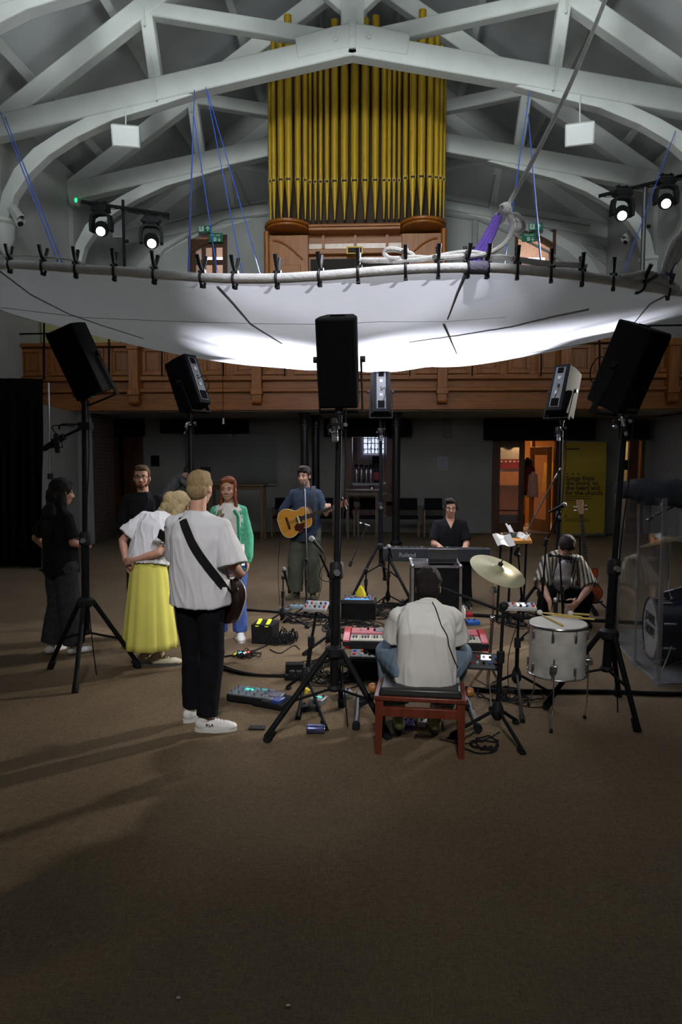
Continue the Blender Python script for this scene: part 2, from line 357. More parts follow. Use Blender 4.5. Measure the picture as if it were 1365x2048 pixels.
# moulded timber tracery on gable wall : relief frame of embedded truss
# ------------------------------------------------------------------ roof trusses
def tp(px, py, sx):
    return V((sx*(705-px)*kk*-1 if False else sx*(705-px)*kk, 0, CAMH+(910-py)*kk))
def truss(Y, label):
    t = thing('roof_truss', label, 'roof truss', (0, Y, 8.0), group='white painted roof trusses')
    t['kind'] = 'structure'
    w = .28
    def bar(name, a, b, h, sx, yy=0, ww=w, par=t):
        A, B = tp(*a, sx), tp(*b, sx); A.y = B.y = Y+yy
        return MB().beam(A, B, ww, h, up=(0, 0, 1)).build(name, WPAINT, par, world=True, bevel=.03)
    for sx in (-1, 1):
        bar('rafter', (-5, 268), (705, -222), .36, sx)
        bar('tie_beam', (-5, 272), (712, 133), .42, sx, ww=.30)
        bar('straining_beam', (318, 58), (690, 126), .27, sx, ww=.24)
        bar('queen_post', (307, 55), (328, 215), .24, sx, ww=.24)
        bar('strut', (700, 70), (585, -28), .27, sx, ww=.22)
        # curved brace
        up = [(330, 205), (250, 228), (182, 258), (128, 284), (80, 312), (40, 350), (14, 395), (2, 440)]; lo = [(400, 219), (318, 242), (240, 262), (165, 294), (110, 326), (66, 364), (38, 402), (24, 448)]
        q = MB(); r = []
        for u_, l_ in zip(up, lo):
            A, B = tp(*u_, sx), tp(*l_, sx); r.append([V((A.x, Y-.12, A.z)), V((A.x, Y+.12, A.z)), V((B.x, Y+.12, B.z)), V((B.x, Y-.12, B.z))])
        # subdivide smoothly
        rr = []
        for k in range(len(r)-1):
            for s_ in range(3): rr.append([r[k][j].lerp(r[k+1][j], s_/3) for j in range(4)])
        rr.append(r[-1]); q.loft(rr); q.build('curved_brace', WPAINT, t, world=True, smooth=False, bevel=.02)
        A = tp(-10, 250, sx); B = tp(-10, 470, sx)
        MB().bb(A.x-.1, A.x+.1, Y-.12, Y+.12, B.z, A.z).build('wall_post', WPAINT, t, world=True)
        c = tp(8, 445, sx); c.y = Y
        MB().lathe([(.27, 0), (.27, -.06), (.22, -.1), (.2, -.35), (.1, -.55), (.02, -.62)], c, n=16).build('corbel', WPAINT, t, world=True)
        # iron strap and bolt
        for pa, pb in (((318, 150), (330, 232)), ((307, 60), (309, 95))):
            A, B = tp(*pa, sx), tp(*pb, sx); A.y = B.y = Y-.17
            MB().beam(A, B, .02, .05).build('strap', WPAINT, t, world=True)
        A = tp(309, 90, sx); MB().ell((A.x, Y-.14, A.z), (.035, .02, .035), n=10, m=6).build('bolt', WPAINT, t, world=True)
    A = tp(702, -215, 1); B = tp(702, 118, 1)
    MB().bb(-.21, .21, Y-.14, Y+.14, B.z, A.z).build('king_post', WPAINT, t, world=True, bevel=.03)
    q = MB(); z0 = tp(705, 150, 1).z; hh = .36
    q.prism([(-1.0, -.40+.02), (0, -.2), (1.0, -.38), (1.05, -.02), (.35, .15), (0, .2), (-.35, .15), (-1.05, -.02)], Y-.17, Y+.17, Matrix(((1, 0, 0), (0, 0, 1), (0, 1, 0))), (0, 0, z0+.28))
    q.build('centre_plate', WPAINT, t, world=True, bevel=.02)
    MB().bb(-.06, .06, Y-.2, Y+.2, z0+.03, z0+.5).build('strap', WPAINT, t, world=True, bevel=.01)
    for bx, bz in ((-.3, .2), (.3, .22), (0, .24), (0, .95)):
        MB().ell((bx, Y-.19, z0+bz), (.04, .025, .04), n=10, m=6).build('bolt', WPAINT, t, world=True)
    return t
T1 = truss(13.7, 'white roof truss crossing in front of the organ pipes')
for Y, lb in ((17.0, 'white roof truss running behind the organ pipes'), (10.4, 'white roof truss nearest, mostly above the picture, its ends in the top corners'), (20.60, 'white truss set against the back gable wall')):
    dup(T1, (0, Y, 8.0), label=lb)
# ------------------------------------------------------------------ gallery front
zb, zt_ = at(700, 820, YG).z, at(700, 682, YG).z
gal = thing('gallery_front', 'panelled golden oak gallery front spanning the hall', 'balcony', (0, YG, zb)); gal['kind'] = 'structure'
xl = at(28, 700, YG).x; xr = HW
MB().bb(xl, xr, YG, YG+.12, zb, at(700, 779, YG).z).build('fascia', OAK, gal, world=True, bevel=.01)
MB().bb(xl, xr, YG+.06, YG+.12, zb+.35, zt_).build('backing', OAK, gal, world=True)
for (y0, y1, d) in ((776, 784, -.10), (750, 760, -.05), (682, 690, -.07)):
    MB().bb(xl, xr, YG+d, YG+.1, at(700, y1, YG).z, at(700, y0, YG).z).build('moulding' if d != -.07 else 'top_rail', OAK, gal, world=True, bevel=.015)
zp0, zp1 = at(700, 748, YG).z, at(700, 692, YG).z
px = 30; k = 0
pil = [270, 515, 760, 885, 1130, 1345]
pan = []
while px < 1420:
    x0 = at(px+8, 700, YG).x; x1 = at(px+53, 700, YG).x
    q = MB(); f = .075
    q.bb(x0, x1, YG+.02, YG+.06, zp1-f, zp1); q.bb(x0, x1, YG+.02, YG+.06, zp0, zp0+f); q.bb(x0, x0+f, YG+.02, YG+.06, zp0+f, zp1-f); q.bb(x1-f, x1, YG+.02, YG+.06, zp0+f, zp1-f)
    q.bb(x0+f+.03, x1-f-.03, YG+.05, YG+.062, zp0+f+.03, zp1-f-.03)
    q.build('panel', OAKV, gal, world=True, bevel=.012); px += 61.2
for p in pil:
    c = at(p, 700, YG).x
    q = MB(); q.bb(c-.10, c+.10, YG-.16, YG+.06, at(700, 800, YG).z, zt_-.02); q.bb(c-.12, c+.12, YG-.19, YG+.06, zt_-.16, zt_-.03); q.bb(c-.12, c+.12, YG-.2, YG+.05, zb+.30, zb+.42)
    q.cyl((c-.1, YG-.1, at(700, 802, YG).z), (c+.1, YG-.1, at(700, 802, YG).z), .07, n=12)
    q.build('bracket', OAKV, gal, world=True, bevel=.01)
for p in (88, 218, 324, 447, 570, 820, 945, 1083, 1200):
    a, b = at(p, 640, YG-.12), at(p, 752 if p > 100 else 760, YG-.12)
    MB().beam(a, b, .05, .02, up=(1, 0, 0)).build('iron_stanchion', BLK, gal, world=True)
MB().cyl(at(28, 668, YG-.05), at(1400, 650, YG-.05), .018, n=8).build('guard_rail', BLK, gal, world=True)
MB().cyl(at(24, 640, YG-.1), at(24, 760, YG-.1), .03, n=8).build('guard_post', BLK, gal, world=True)
struct(MB().bb(-HW, HW, YG+.1, YB, zb-.02, zb+.14).build('ceiling', mat('soffit', (.3, .28, .25), .8)))
struct(MB().bb(-HW, HW, YG+.6, YU, zb+.14, zb+1.0).build('floor', mat('gallery_floor', (.1, .06, .04), .9)))
CREAM = mat('cream_panel', (.42, .36, .16), .6)
tag(MB().bb(at(83, 650, 15.2).x, at(420, 650, 15.2).x, 15.2, 15.3, zb+.9, at(83, 610, 15.2).z).build('gallery_screen', CREAM), 'pale yellow screen behind the gallery rail at far left', 'screen', kind='structure')
# ------------------------------------------------------------------ lower back wall, under the gallery
zh = zb-.02
def X(p, Y=YB): return at(p, 950, Y).x
def Z(p, Y=YB): return at(700, p, Y).z
hK = (X(700), X(792), Z(1032), Z(874)); hD = (X(990), X(1112), 0, Z(882)); hE = (X(1242), X(1290), 0, Z(882))
xb0 = X(285)
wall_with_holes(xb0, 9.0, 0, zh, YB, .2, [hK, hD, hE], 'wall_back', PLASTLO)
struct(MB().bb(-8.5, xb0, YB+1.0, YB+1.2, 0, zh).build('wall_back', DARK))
BRK = brick_mat('brown_brick', (.085, .06, .045), (.06, .042, .034), (.12, .1, .085), 3.2)
a0 = G(190, 1088); a1 = G(232, 1074)
pw = at(100, 950, a0.y-3.5)
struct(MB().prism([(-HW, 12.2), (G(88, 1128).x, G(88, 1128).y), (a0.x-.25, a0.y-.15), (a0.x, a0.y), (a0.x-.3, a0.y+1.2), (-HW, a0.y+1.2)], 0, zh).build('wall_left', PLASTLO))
struct(MB().prism([(a0.x, a0.y+.02), (a1.x, a1.y), (a1.x-.2, a1.y+.2), (a0.x-.2, a0.y+.2)], 0, zh).build('wall_side', BRK))
# dark timber lobby at left under gallery
dl = thing('lobby_doorway', 'dark timber lobby doorway in the shadow behind the bearded man', 'doorway', (X(260), YB, 0)); dl['kind'] = 'structure'
for p0, p1 in ((232, 240), (250, 262), (280, 288)):
    MB().bb(X(p0), X(p1), YB-.1, YB+.1, 0, Z(872)).build('jamb', OAKD, dl, world=True)
MB().bb(X(225), X(292), YB-.12, YB+.1, Z(872), zh).build('lintel', DARK, dl, world=True)
MB().bb(X(262), X(280), YB, YB+.06, 0, Z(872)).build('door_leaf', OAKD, dl, world=True)
# box headers over openings
for (p0, p1, q0, q1, lb) in ((330, 500, 834, 866, 'long black shutter box on the wall at left under the gallery'), (650, 822, 838, 874, 'black shutter box over the kitchen hatch'), (966, 1182, 840, 880, 'black shutter box over the corridor doors')):
    tag(MB().bb(X(p0), X(p1), YB-.32, YB-.02, Z(q1), min(Z(q0), zh-.04)).build('shutter_box', BLKM, bevel=.01), lb, 'shutter box')
# kitchen behind hatch
KW = mat('kitchen_wall', (.5, .38, .36), .8); LAV = mat('window_reveal', (.6, .55, .68), .7)
q = MB(); q.bb(hK[0]-1.2, hK[1]+1.2, YB+2.6, YB+2.8, 0, 3.2); q.bb(hK[0]-1.3, hK[0]-1.2, YB+.2, YB+2.6, 0, 3.2); q.bb(hK[1]+1.2, hK[1]+1.3, YB+.2, YB+2.6, 0, 3.2); q.bb(hK[0]-1.2, hK[1]+1.2, YB+.2, YB+2.6, 3.1, 3.2)
struct(q.build('wall_kitchen', KW))
yk = YB+2.45
w = thing('window_1', None, None, (X(735), yk, 0)); w['kind'] = 'structure'
MB().bb(at(714, 900, yk).x, at(775, 900, yk).x, yk, yk+.1, at(735, 918, yk).z, at(735, 868, yk).z).build('window_reveal', LAV, w, world=True)
WG = mat('daylit_glass', (.6, .65, .75), emit=(.72, .8, 1.0), estr=1.1)
MB().bb(at(727, 900, yk).x, at(768, 900, yk).x, yk-.02, yk, at(735, 908, yk).z, at(735, 868, yk).z).build('glass', WG, w, world=True)
q = MB()
for p in (727, 736, 743, 750, 757, 764): q.cyl((at(p, 900, yk-.05).x, yk-.05, at(735, 908, yk).z), (at(p, 900, yk-.05).x, yk-.05, at(735, 868, yk).z), .012, n=6)
for p in (877, 887, 898, 907): q.beam(at(727, p, yk-.05), at(768, p, yk-.05), .02, .02)
random.seed(3)
for i in range(26):
    a = at(727+random.random()*38, 872+random.random()*34, yk-.04); b = a+V((random.uniform(-.09, .09), 0, random.uniform(-.09, .09))); q.cyl(a, b, .008, n=5)
q.build('lattice', BLKM, w, world=True)
light('AREA', 'kitchen_window_light', (X(745), yk-.2, at(735, 880, yk).z), 9, (.78, .82, 1), (X(745), YB-2, .6), size=.8)
MB_ = MB().bb(X(704), X(790), YB-.35, YB+.3, Z(1000)-.02, Z(985)); tag(MB_.build('serving_counter', mat('counter_wood', (.10, .055, .03), .5)), 'dark serving counter below the kitchen hatch', 'counter')
tag(MB().bb(at(705, 980, YB+.35).x, at(775, 980, YB+.35).x, YB+.25, YB+.6, Z(972), Z(967)).build('kitchen_shelf', mat('white_laminate', (.65, .62, .66), .4)), 'white shelf holding steel flasks in the kitchen hatch', 'shelf')
hf = thing('hatch_frame', 'dark timber surround of the kitchen hatch', 'frame', (X(745), YB, Z(1030))); hf['kind'] = 'structure'
for p0, p1 in ((690, 705), (773, 795)): MB().bb(X(p0), X(p1), YB-.04, YB+.2, Z(1032), Z(874)).build('jamb', OAKD, hf, world=True)
# vacuum flasks
FL = mat('flask_steel', (.3, .28, .3), .3, .9)
def flask(p, Y=YB+.4):
    b = at(p, 968, Y); t = thing('vacuum_flask', 'steel pump flask on the kitchen shelf, %s' % {713: 'furthest left, nearest the jamb', 723: 'second in the row', 733: 'third in the row', 742: 'fourth, beside the coffee machine'}[p], 'flask', (b.x, Y, b.z), group='flasks in the kitchen hatch')
    MB().lathe([(.07, 0), (.075, .02), (.075, .34), (.06, .40), (.04, .43)], n=14).build('body', FL, t)
    q = MB().lathe([(.045, .43), (.05, .45), (.03, .50)], n=12); q.beam((0, 0, .48), (.0, -.10, .47), .03, .025); q.build('pump_lid', BLKP, t)
    return t
for p in (713, 723, 733, 742): flask(p)
cm = thing('coffee_machine', 'dark tall coffee machine at the right of the kitchen hatch', 'coffee machine', tuple(at(752, 968, YB+.5)))
MB().bb(-.12, .12, -.1, .1, 0, .52).build('body', BLKP, cm, bevel=.02); MB().bb(-.09, .09, -.09, .09, .52, .70).build('bean_hopper', BLKM, cm, bevel=.02)
RED = mat('red_label', (.35, .02, .03), .5); MB().bb(-.08, .08, -.108, -.1, .1, .3).build('front_panel', RED, cm)
mg = thing('steel_jug', 'shiny steel jug standing on the serving counter', 'jug', tuple(at(744, 985, YB-.1)))
MB().lathe([(.06, 0), (.065, .01), (.06, .15), (.045, .17)], n=16).build('body', CHR, mg); MB().tube([(.055, 0, .14), (.11, 0, .12), (.11, 0, .05), (.06, 0, .03)], .008, smooth=2).build('handle', CHR, mg)
# corridor behind double doors
HALL = mat('corridor_wall', (.55, .25, .08), .7); PALE = mat('pale_vinyl', (.62, .55, .5), .6)
q = MB(); q.bb(hD[0]-1, 8.4, YB+2.6, YB+2.8, 0, 2.9); q.bb(hD[0]-1.1, hD[0]-1, YB+.2, YB+2.8, 0, 2.9); q.bb(hD[1]+1.2, hD[1]+1.3, YB+.2, YB+2.6, 0, 2.9); q.bb(hD[0]-1, 9, YB+.2, YB+2.8, 2.8, 2.9)
struct(q.build('wall_corridor', HALL)); struct(MB().bb(hD[0]-.9, hD[1]+.9, YB, YB+2.6, 0, .006).build('floor', PALE))
light('AREA', 'corridor_lamp', ((hD[0]+hD[1])/2+.2, YB+1.3, 2.7), 26, (1, .62, .28), size=.5)
light('AREA', 'office_lamp', ((hE[0]+hE[1])/2+.1, YB+.8, 2.6), 9, (1, .82, .5), size=.4)
d = thing('door_1', None, None, (X(1020), YB, 0)); d['kind'] = 'structure'
def leaf(x0, x1, y, panes, nm='door_leaf'):
    q = MB(); z = 0; xi0, xi1 = x0+.13, x1-.13
    q.bb(x0, xi0, y, y+.05, 0, hD[3]); q.bb(xi1, x1, y, y+.05, 0, hD[3])
    for (z0, z1) in panes: q.bb(xi0, xi1, y, y+.05, z, z0); z = z1
    q.bb(xi0, xi1, y, y+.05, z, hD[3]); o = q.build(nm, OAKD, d, world=True, bevel=.008)
    for (z0, z1) in panes: MB().bb(xi0, xi1, y+.02, y+.03, z0, z1).build('pane', GLS, o, world=True)
leaf(X(990), X(1050), YB+.02, [(Z(1043), Z(1021)), (Z(1018), Z(895))])
q = MB(); q.bb(X(985), X(991), YB-.05, YB+.15, 0, hD[3]+.08); q.bb(X(1110), X(1117), YB-.05, YB+.15, 0, hD[3]+.08); q.bb(X(985), X(1117), YB-.05, YB+.15, hD[3], hD[3]+.08); q.build('door_frame', OAKD, d, world=True)
# open leaf swung into the corridor at right
x0 = X(1100); q = MB(); MM = Matrix.Rotation(R(62), 3, 'Z')
ol = thing('door_2', None, None, (X(1108), YB+.2, 0), (0, 0, R(118))); ol['kind'] = 'structure'
OAKM = wood('mid_oak', (.34, .15, .04), (.22, .09, .02)); 
q = MB(); q.bb(0, .12, 0, .05, 0, 2.1); q.bb(.62, .75, 0, .05, 0, 2.1); q.bb(.12, .62, 0, .05, 0, .3); q.bb(.12, .62, 0, .05, 1.9, 2.1); q.build('door_leaf', OAKM, ol, bevel=.006)
MB().bb(.12, .62, .02, .03, .3, 1.9).build('pane', GLS, ol); MB().tube([(.68, -.0, .8), (.68, -.07, .8), (.68, -.07, 1.2), (.68, 0, 1.2)], .012, smooth=1).build('pull_handle', STEEL, ol)
# things in corridor
tag(MB().bb(X(1062, YB+1), X(1068, YB+1), YB+.9, YB+1.1, 0, 2.3).build('coat_screen', OAKM), 'upright oak panel beside the hanging coats', 'panel', kind='structure')
cb = thing('wooden_cabinet', 'orange wood cabinet seen through the glazed door', 'cabinet', ((X(1020, YB+1.6)), YB+1.8, 0))
MB().bb(-.42, .42, -.25, .25, 0, 1.05).build('body', wood('orange_wood', (.45, .18, .045), (.33, .12, .03)), cb); MB().bb(-.44, .44, -.28, .26, 1.05, 1.10).build('top', OAKM, cb); MB().bb(-.40, .40, -.27, -.25, .08, .32).build('drawer', BLKM, cb)
cy = YB+1.45
nt = thing('notice_poster', 'white and red notice above the cabinet behind the glazed door', 'poster', tuple(at(1020, 945, cy)))
WPAP = mat('white_paper', (.75, .74, .74), .7, var=.04); REDP = mat('red_paper', (.55, .03, .025), .6)
MB().bb(-.36, .36, .0, .01, .02, .85).build('backing_board', mat('pale_board', (.55, .47, .43), .7), nt)
MB().bb(-.25, .25, -.01, 0, .35, .62).build('sheet', WPAP, nt); q = MB().bb(-.30, .30, -.02, -.01, .1, .33); q.build('red_sheet', REDP, nt)
q = MB()
for k in range(5): q.ell((-.22+k*.11, -.025, .28), (.028, .005, .028), n=10, m=6)
q.build('flower_motif', WPAP, nt); MB().ell((-.03, -.02, .68), (.12, .01, .07), n=14, m=6).build('emblem', BLKM, nt)
for k, (p, col, h) in enumerate(((1056, (.02, .012, .012), .95), (1062, (.10, .012, .02), .7), (1067, (.45, .33, .26), .62))):
    b = at(p, 915+k*14, YB+.7-k*.08); ct = MB()
    ct.lathe([(.03, 0), (.07, -.06), (.1, -.2), (.11, -h*.7), (.13, -h)], b, n=14)
    for s_ in (-1, 1): ct.cap(b+V((s_*.07, 0, -.1)), b+V((s_*.11, 0, -.62)), .04, .035)
    o = ct.build('hanging_coat', mat('coat_%d' % k, col, .9)); tag(o, ['black coat hanging just inside the open corridor door', 'dark red coat hanging beside the black coat', 'pale beige coat hanging over the red coat'][k], 'coat', 'coats in the corridor')
tag(MB().prism([(-.12, 0), (.12, 0), (.2, .8), (-.05, .8)], -.01, .01, Matrix(((1, 0, 0), (0, 0, -1), (0, 1, 0))), at(1092, 985, YB+1.8)).build('wet_floor_sign', mat('yellow_plastic', (.8, .45, .02), .5)), 'yellow board standing behind the open corridor door', 'sign')
# right hand door E : pale leaf with handle
d3 = thing('door_3', None, None, (X(1265), YB, 0)); d3['kind'] = 'structure'
CRM = mat('cream_door_glow', (.55, .42, .24), .6)
MB().bb(X(1238), X(1300), YB+1.4, YB+1.45, 0, hE[3]).build('lit_panel', CRM, d3, world=True); MB().bb(X(1258), X(1276), YB-.02, YB+.1, 0, hE[3]).build('jamb', OAKD, d3, world=True)
MB().bb(X(1283), X(1290), YB+.02, YB+.07, 0, hE[3]).build('jamb', OAKD, d3, world=True)
for p in (1253, 1279): 
    c = at(p, 1005, YB-.02); MB().tube([c+V((0, .03, .2)), c+V((0, -.06, .2)), c+V((0, -.06, -.2)), c+V((0, .03, -.2))], .014, smooth=1).build('door_handle', STEEL, d3, world=True)
a = at(1253, 930, YB); MB().bb(a.x-.07, a.x+.05, YB, YB+.02, a.z-.12, a.z+.12).build('door_sign', BLKP, d3, world=True)
tag(MB().bb(X(1236), X(1290), YB-.27, YB-.02, Z(880), min(Z(845), zh-.04)).build('shutter_box', BLKM), 'short black shutter box over the far right door', 'shutter box')
struct(MB().bb(X(1306), HW+1.5, YB-1.6, YB, 0, zh).build('wall_right', mat('pale_side_wall', (.5, .5, .52), .7)))
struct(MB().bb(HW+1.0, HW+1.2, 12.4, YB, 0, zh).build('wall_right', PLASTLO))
# whiteboard, notices, wall speakers on the lower wall
wb = thing('glass_whiteboard', 'glossy grey board reflecting the stage glow behind the cardigan woman', 'board', tuple(at(462, 968, YB-.09)))
a, b = X(372)-X(462), X(552)-X(462); MB().bb(a, b, 0, .03, 0, Z(868)-Z(968)).build('board', mat('gloss_board', (.13, .13, .125), .12, var=.05), wb); MB().bb(a, b, -.01, .03, -.03, 0).build('pen_tray', STEEL, wb)
for p, q_, wd, ht, lb in ((886, 927, .1, .14, 'pale framed notice on the wall right of the chairs'), (310, 922, .09, .12, 'small dark frame on the wall by the lobby')):
    c = at(p, q_, YB-.02); f = thing('wall_notice', lb, 'notice', tuple(c)); MB().bb(-wd-.015, wd+.015, 0, .02, -ht-.015, ht+.015).build('frame', STEEL if p > 500 else BLKM, f); MB().bb(-wd, wd, -.006, 0, -ht, ht).build('sheet', mat('notice_grey', (.22, .25, .3), .5), f) if p > 500 else None
for p, lb in ((218, 'left-hand'), (460, 'centre-left'), (895, 'right-hand'), (1187, 'far right')):
    c = at(p, 848, YB-.2); f = thing('wall_loudspeaker', 'slim pale %s column loudspeaker under the gallery' % lb, 'speaker', tuple(c), group='column loudspeakers under the gallery')
    MB().bb(-.08, .08, 0, .14, -.3, .3).build('cabinet', mat('column_speaker_grey', (.20, .2, .19), .6), f, bevel=.015)
    MB().bb(-.06, .06, -.008, 0, -.27, .27).build('grille', mat('speaker_grille_grey', (.16, .16, .15), .7), f)
# iron columns under the gallery
IRON = mat('black_iron', (.018, .018, .02), .35, .4)
for p, Y, lb in ((610, 15.0, 'black iron column, left of a close pair, behind the guitarist'), (632, 15.9, 'black iron column, right of a close pair, behind the guitarist'), (793, 15.0, 'black iron column beside the kitchen hatch')):
    c = at(p, 950, Y); t = thing('iron_column', lb, 'column', (c.x, Y, 0), group='iron columns'); t['kind'] = 'structure'
    MB().cyl((0, 0, 0), (0, 0, zh), .085, n=20).build('shaft', IRON, t)
    MB().lathe([(.085, zh-.28), (.11, zh-.27), (.11, zh-.24), (.09, zh-.22), (.09, zh-.1), (.13, zh-.03), (.13, zh)], n=20).build('capital', IRON, t); MB().lathe([(.13, 0), (.13, .05), (.09, .1)], n=20).build('base', IRON, t)
# pull cord
c = at(447, 838, 14.2); t = thing('pull_cord', 'thin pull cord with pale toggle hanging below the gallery', 'cord', tuple(c)); MB().cyl((0, 0, 0), (0, 0, at(447, 690, 14.2).z-c.z), .006, n=6).build('string', BLKM, t); MB().cyl((0, 0, -.1), (0, 0, .02), .022, .016, n=10).build('toggle', WPAP, t)
for y, x in ((-1, 1),): pass
# ------------------------------------------------------------------ pipe organ
YO = 16.0
def oz(cy): return at(700, cy/3.4125, YO).z
def ox(cx): return at(520+cx/3.4125, 500, YO).x
org = thing('pipe_organ', 'tall pipe organ with gilded pipes in an oak case', 'organ', (ox(650), YO, zb+.9))
pipes = [(75, 26, 330, 0), (100, 34, 250, 1), (148, 44, 185, 1), (200, 50, 95, 1), (263, 42, 175, 1), (312, 34, 255, 1), (346, 23, 420, 0), (381, 25, 400, 0), (417, 28, 295, 0), (460, 34, 230, 0), (512, 48, 135, 0), (578, 52, 70, 0), (647, 54, 40, 0), (718, 52, 135, 0), (787, 48, 118, 0), (846, 36, 222, 0), (880, 28, 293, 0), (914, 25, 400, 0), (948, 23, 420, 0), (990, 33, 250, 1), (1040, 47, 170, 1), (1098, 50, 88, 1), (1155, 42, 170, 1), (1198, 35, 250, 1), (1228, 27, 330, 1), (1252, 20, 400, 0)]
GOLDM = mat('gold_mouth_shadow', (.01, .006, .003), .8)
for cx, w, top, tw in pipes:
    x = ox(cx); r = w*.00335/2*.97; c0 = 200 if cx < 400 else 1098
    bulge = 0
    if cx < 335 or cx > 955:
        u = (cx-c0)/150.0; bulge = .42*sqrt(max(0, 1-u*u))
    y = YO-bulge; sc = (YO-bulge)/YO
    x = at(520+cx/3.4125, 500, y).x
    zz = lambda c: at(700, c/3.4125, y).z
    my = 1243-18*(bulge/.42 if bulge else 0)
    zt, zm, zf = zz(top), zz(my), zz(1500-8*(bulge > .2))
    p = MB().lathe([(.012, zf), (r*.98, zm-.03), (r, zm+.02), (r, zt)], (x, y, 0), n=18).build('pipe', GOLD, org, world=True)
    q = MB().mat(GOLDM); q.bb(x-r*.72, x+r*.72, y-r*1.03, y-r*.5, zm-.012, zm+.025); q.build('pipe_mouth', None, p, world=True)
    for s_ in (-1, 1): MB().bb(x+s_*r*.74-.006, x+s_*r*.74+.006, y-r*1.08, y-r*.4, zm-.03, zm+.07).build('pipe_ear', GOLD, p, world=True)
zg = at(700, 448, YO).z
xo0, xo1 = ox(55), ox(1265)
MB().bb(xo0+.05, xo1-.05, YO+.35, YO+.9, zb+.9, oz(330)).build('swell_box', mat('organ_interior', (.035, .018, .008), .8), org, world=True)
q = MB()
for cx in (187, 1112):
    x = at(520+cx/3.4125, 500, YO-.1).x
    q2 = MB(); n = 20
    poly = [(x+.52*cos(pi+pi*k/n), YO+.1+(-.62)*abs(sin(pi*k/n))) for k in range(n+1)]+[(x+.52, YO+.3), (x-.52, YO+.3)]
    q2.prism(poly, zg-.07, zg)
    poly2 = [(x+(px_-x)*.93, YO+.1+(py_-YO-.1)*.93) for px_, py_ in poly]; q2.prism(poly2, zg-.13, zg-.07)
    q2.build('tower_ledge', OAK, org, world=True, bevel=.02)
    # quarter cove below tower and arched side panel
    MB().bb(x-.45, x+.45, YO+.05, YO+.6, zb+.9, zg-.2).build('side_panel', OAKV, org, world=True, bevel=.01)
    s_ = 1 if cx < 600 else -1
    arc = [(x-.33+.66*k/12, 0, zg-.32-.0+ .0*k - .42*(1-sin(pi/2*(k/12 if s_ < 0 else 1-k/12)))) for k in range(13)]
    MB().tube([V((a[0], YO+.02, a[2])) for a in arc], .018, n=8).build('arch_moulding', OAK, org, world=True)
    MB().bb(x-.28, x+.28, YO+.02, YO+.05, zb+1.0, zg-.85).build('raised_panel', OAK, org, world=True, bevel=.01)
    e = x-s_*.46; MB().cyl((e, YO-.05, zb+.9), (e, YO-.05, zg-.15), .06, n=10).build('corner_post', OAKV, org, world=True)
xi0, xi1 = ox(335), ox(960)
q = MB().bb(xi0, xi1, YO-.12, YO+.4, zg-.16, zg-.02); q.bb(xi0, xi1, YO-.17, YO+.3, zg-.10, zg-.05); q.build('front_ledge', OAK, org, world=True, bevel=.015)
zl0, zl1 = at(700, 492, YO).z, at(700, 481, YO).z
x0, x1 = ox(225), ox(1090)
MB().bb(x0, x1, YO+.25, YO+.32, zl1, zg-.15).build('upper_panel', OAK, org, world=True)
MB().bb(x0, x1, YO+.22, YO+.32, zl0, zl1).build('reflection_strip', mat('painted_reflection', (.62, .5, .42), .25), org, world=True)  # pale strip painted in for light reflected across the organ front
MB().bb(x0, x1, YO+.1, YO+.3, zl0-.14, zl0-.02).build('desk_moulding', OAK, org, world=True, bevel=.02)
MB().bb(x0, x1, YO+.25, YO+.32, zb+.9, zl0-.1).build('lower_panel', OAKV, org, world=True)
for cx in (430, 650, 870):
    MB().bb(ox(cx)-.03, ox(cx)+.03, YO+.16, YO+.26, zl0, zg-.15).build('mullion', OAK, org, world=True)
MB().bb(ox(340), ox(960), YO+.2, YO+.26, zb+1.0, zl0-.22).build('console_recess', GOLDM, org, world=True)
q = MB().mat(GOLD); q.bb(ox(592), ox(705), YO-.02, YO+.1, at(700, 508, YO).z, at(700, 493, YO).z); q.mat(GOLDM); q.bb(ox(602), ox(695), YO-.03, YO, at(700, 506, YO).z, at(700, 496, YO).z); q.build('name_plate', None, org, world=True)
# ------------------------------------------------------------------ fabric canopy on a hoop
CX, CY, RA, RB, ZC = .30, 8.8, 4.5, 3.2, 2.97
rimpx = [(0, 526), (20, 528), (90, 532), (155, 538), (230, 542), (310, 548), (405, 557), (470, 559), (555, 558), (640, 554), (720, 545), (810, 538), (877, 535), (930, 534), (965, 535), (1035, 537), (1100, 543), (1165, 553), (1225, 560), (1290, 571), (1340, 583), (1365, 590)]
def rim_hit(px, py):
    d = ray(px, py); dx, dy = d.x, d.y; ox_, oy_ = CAMX-CX, -CY
    A = (dx/RA)**2+(dy/RB)**2; B = 2*(ox_*dx/RA**2+oy_*dy/RB**2); C_ = (ox_/RA)**2+(oy_/RB)**2-1
    t = (-B-sqrt(max(0, B*B-4*A*C_)))/(2*A); p = V((CAMX, 0, CAMH))+d*t
    th = atan2((p.y-CY)/RB, (p.x-CX)/RA); return th, p.z
ths = sorted([rim_hit(*p) for p in rimpx])     # angles from about -pi+.. to 0
ths = [(-pi-.0, ths[0][1]+.02)] + ths + [(max(0, ths[-1][0]+.3), 3.85), (pi/2, 3.75), (pi, ths[0][1]+.02)]
def zrim(t):
    t = (t+pi) % (2*pi)-pi
    for (a, za), (b, zb2) in zip(ths, ths[1:]):
        if a <= t <= b:
            u = (t-a)/(b-a) if b > a else 0; return za+(zb2-za)*u
    return ths[-1][1]
def zr(t):   # smoothed
    return sum(zrim(t+k*.05)*w for k, w in ((-2, .1), (-1, .25), (0, .3), (1, .25), (2, .1)))
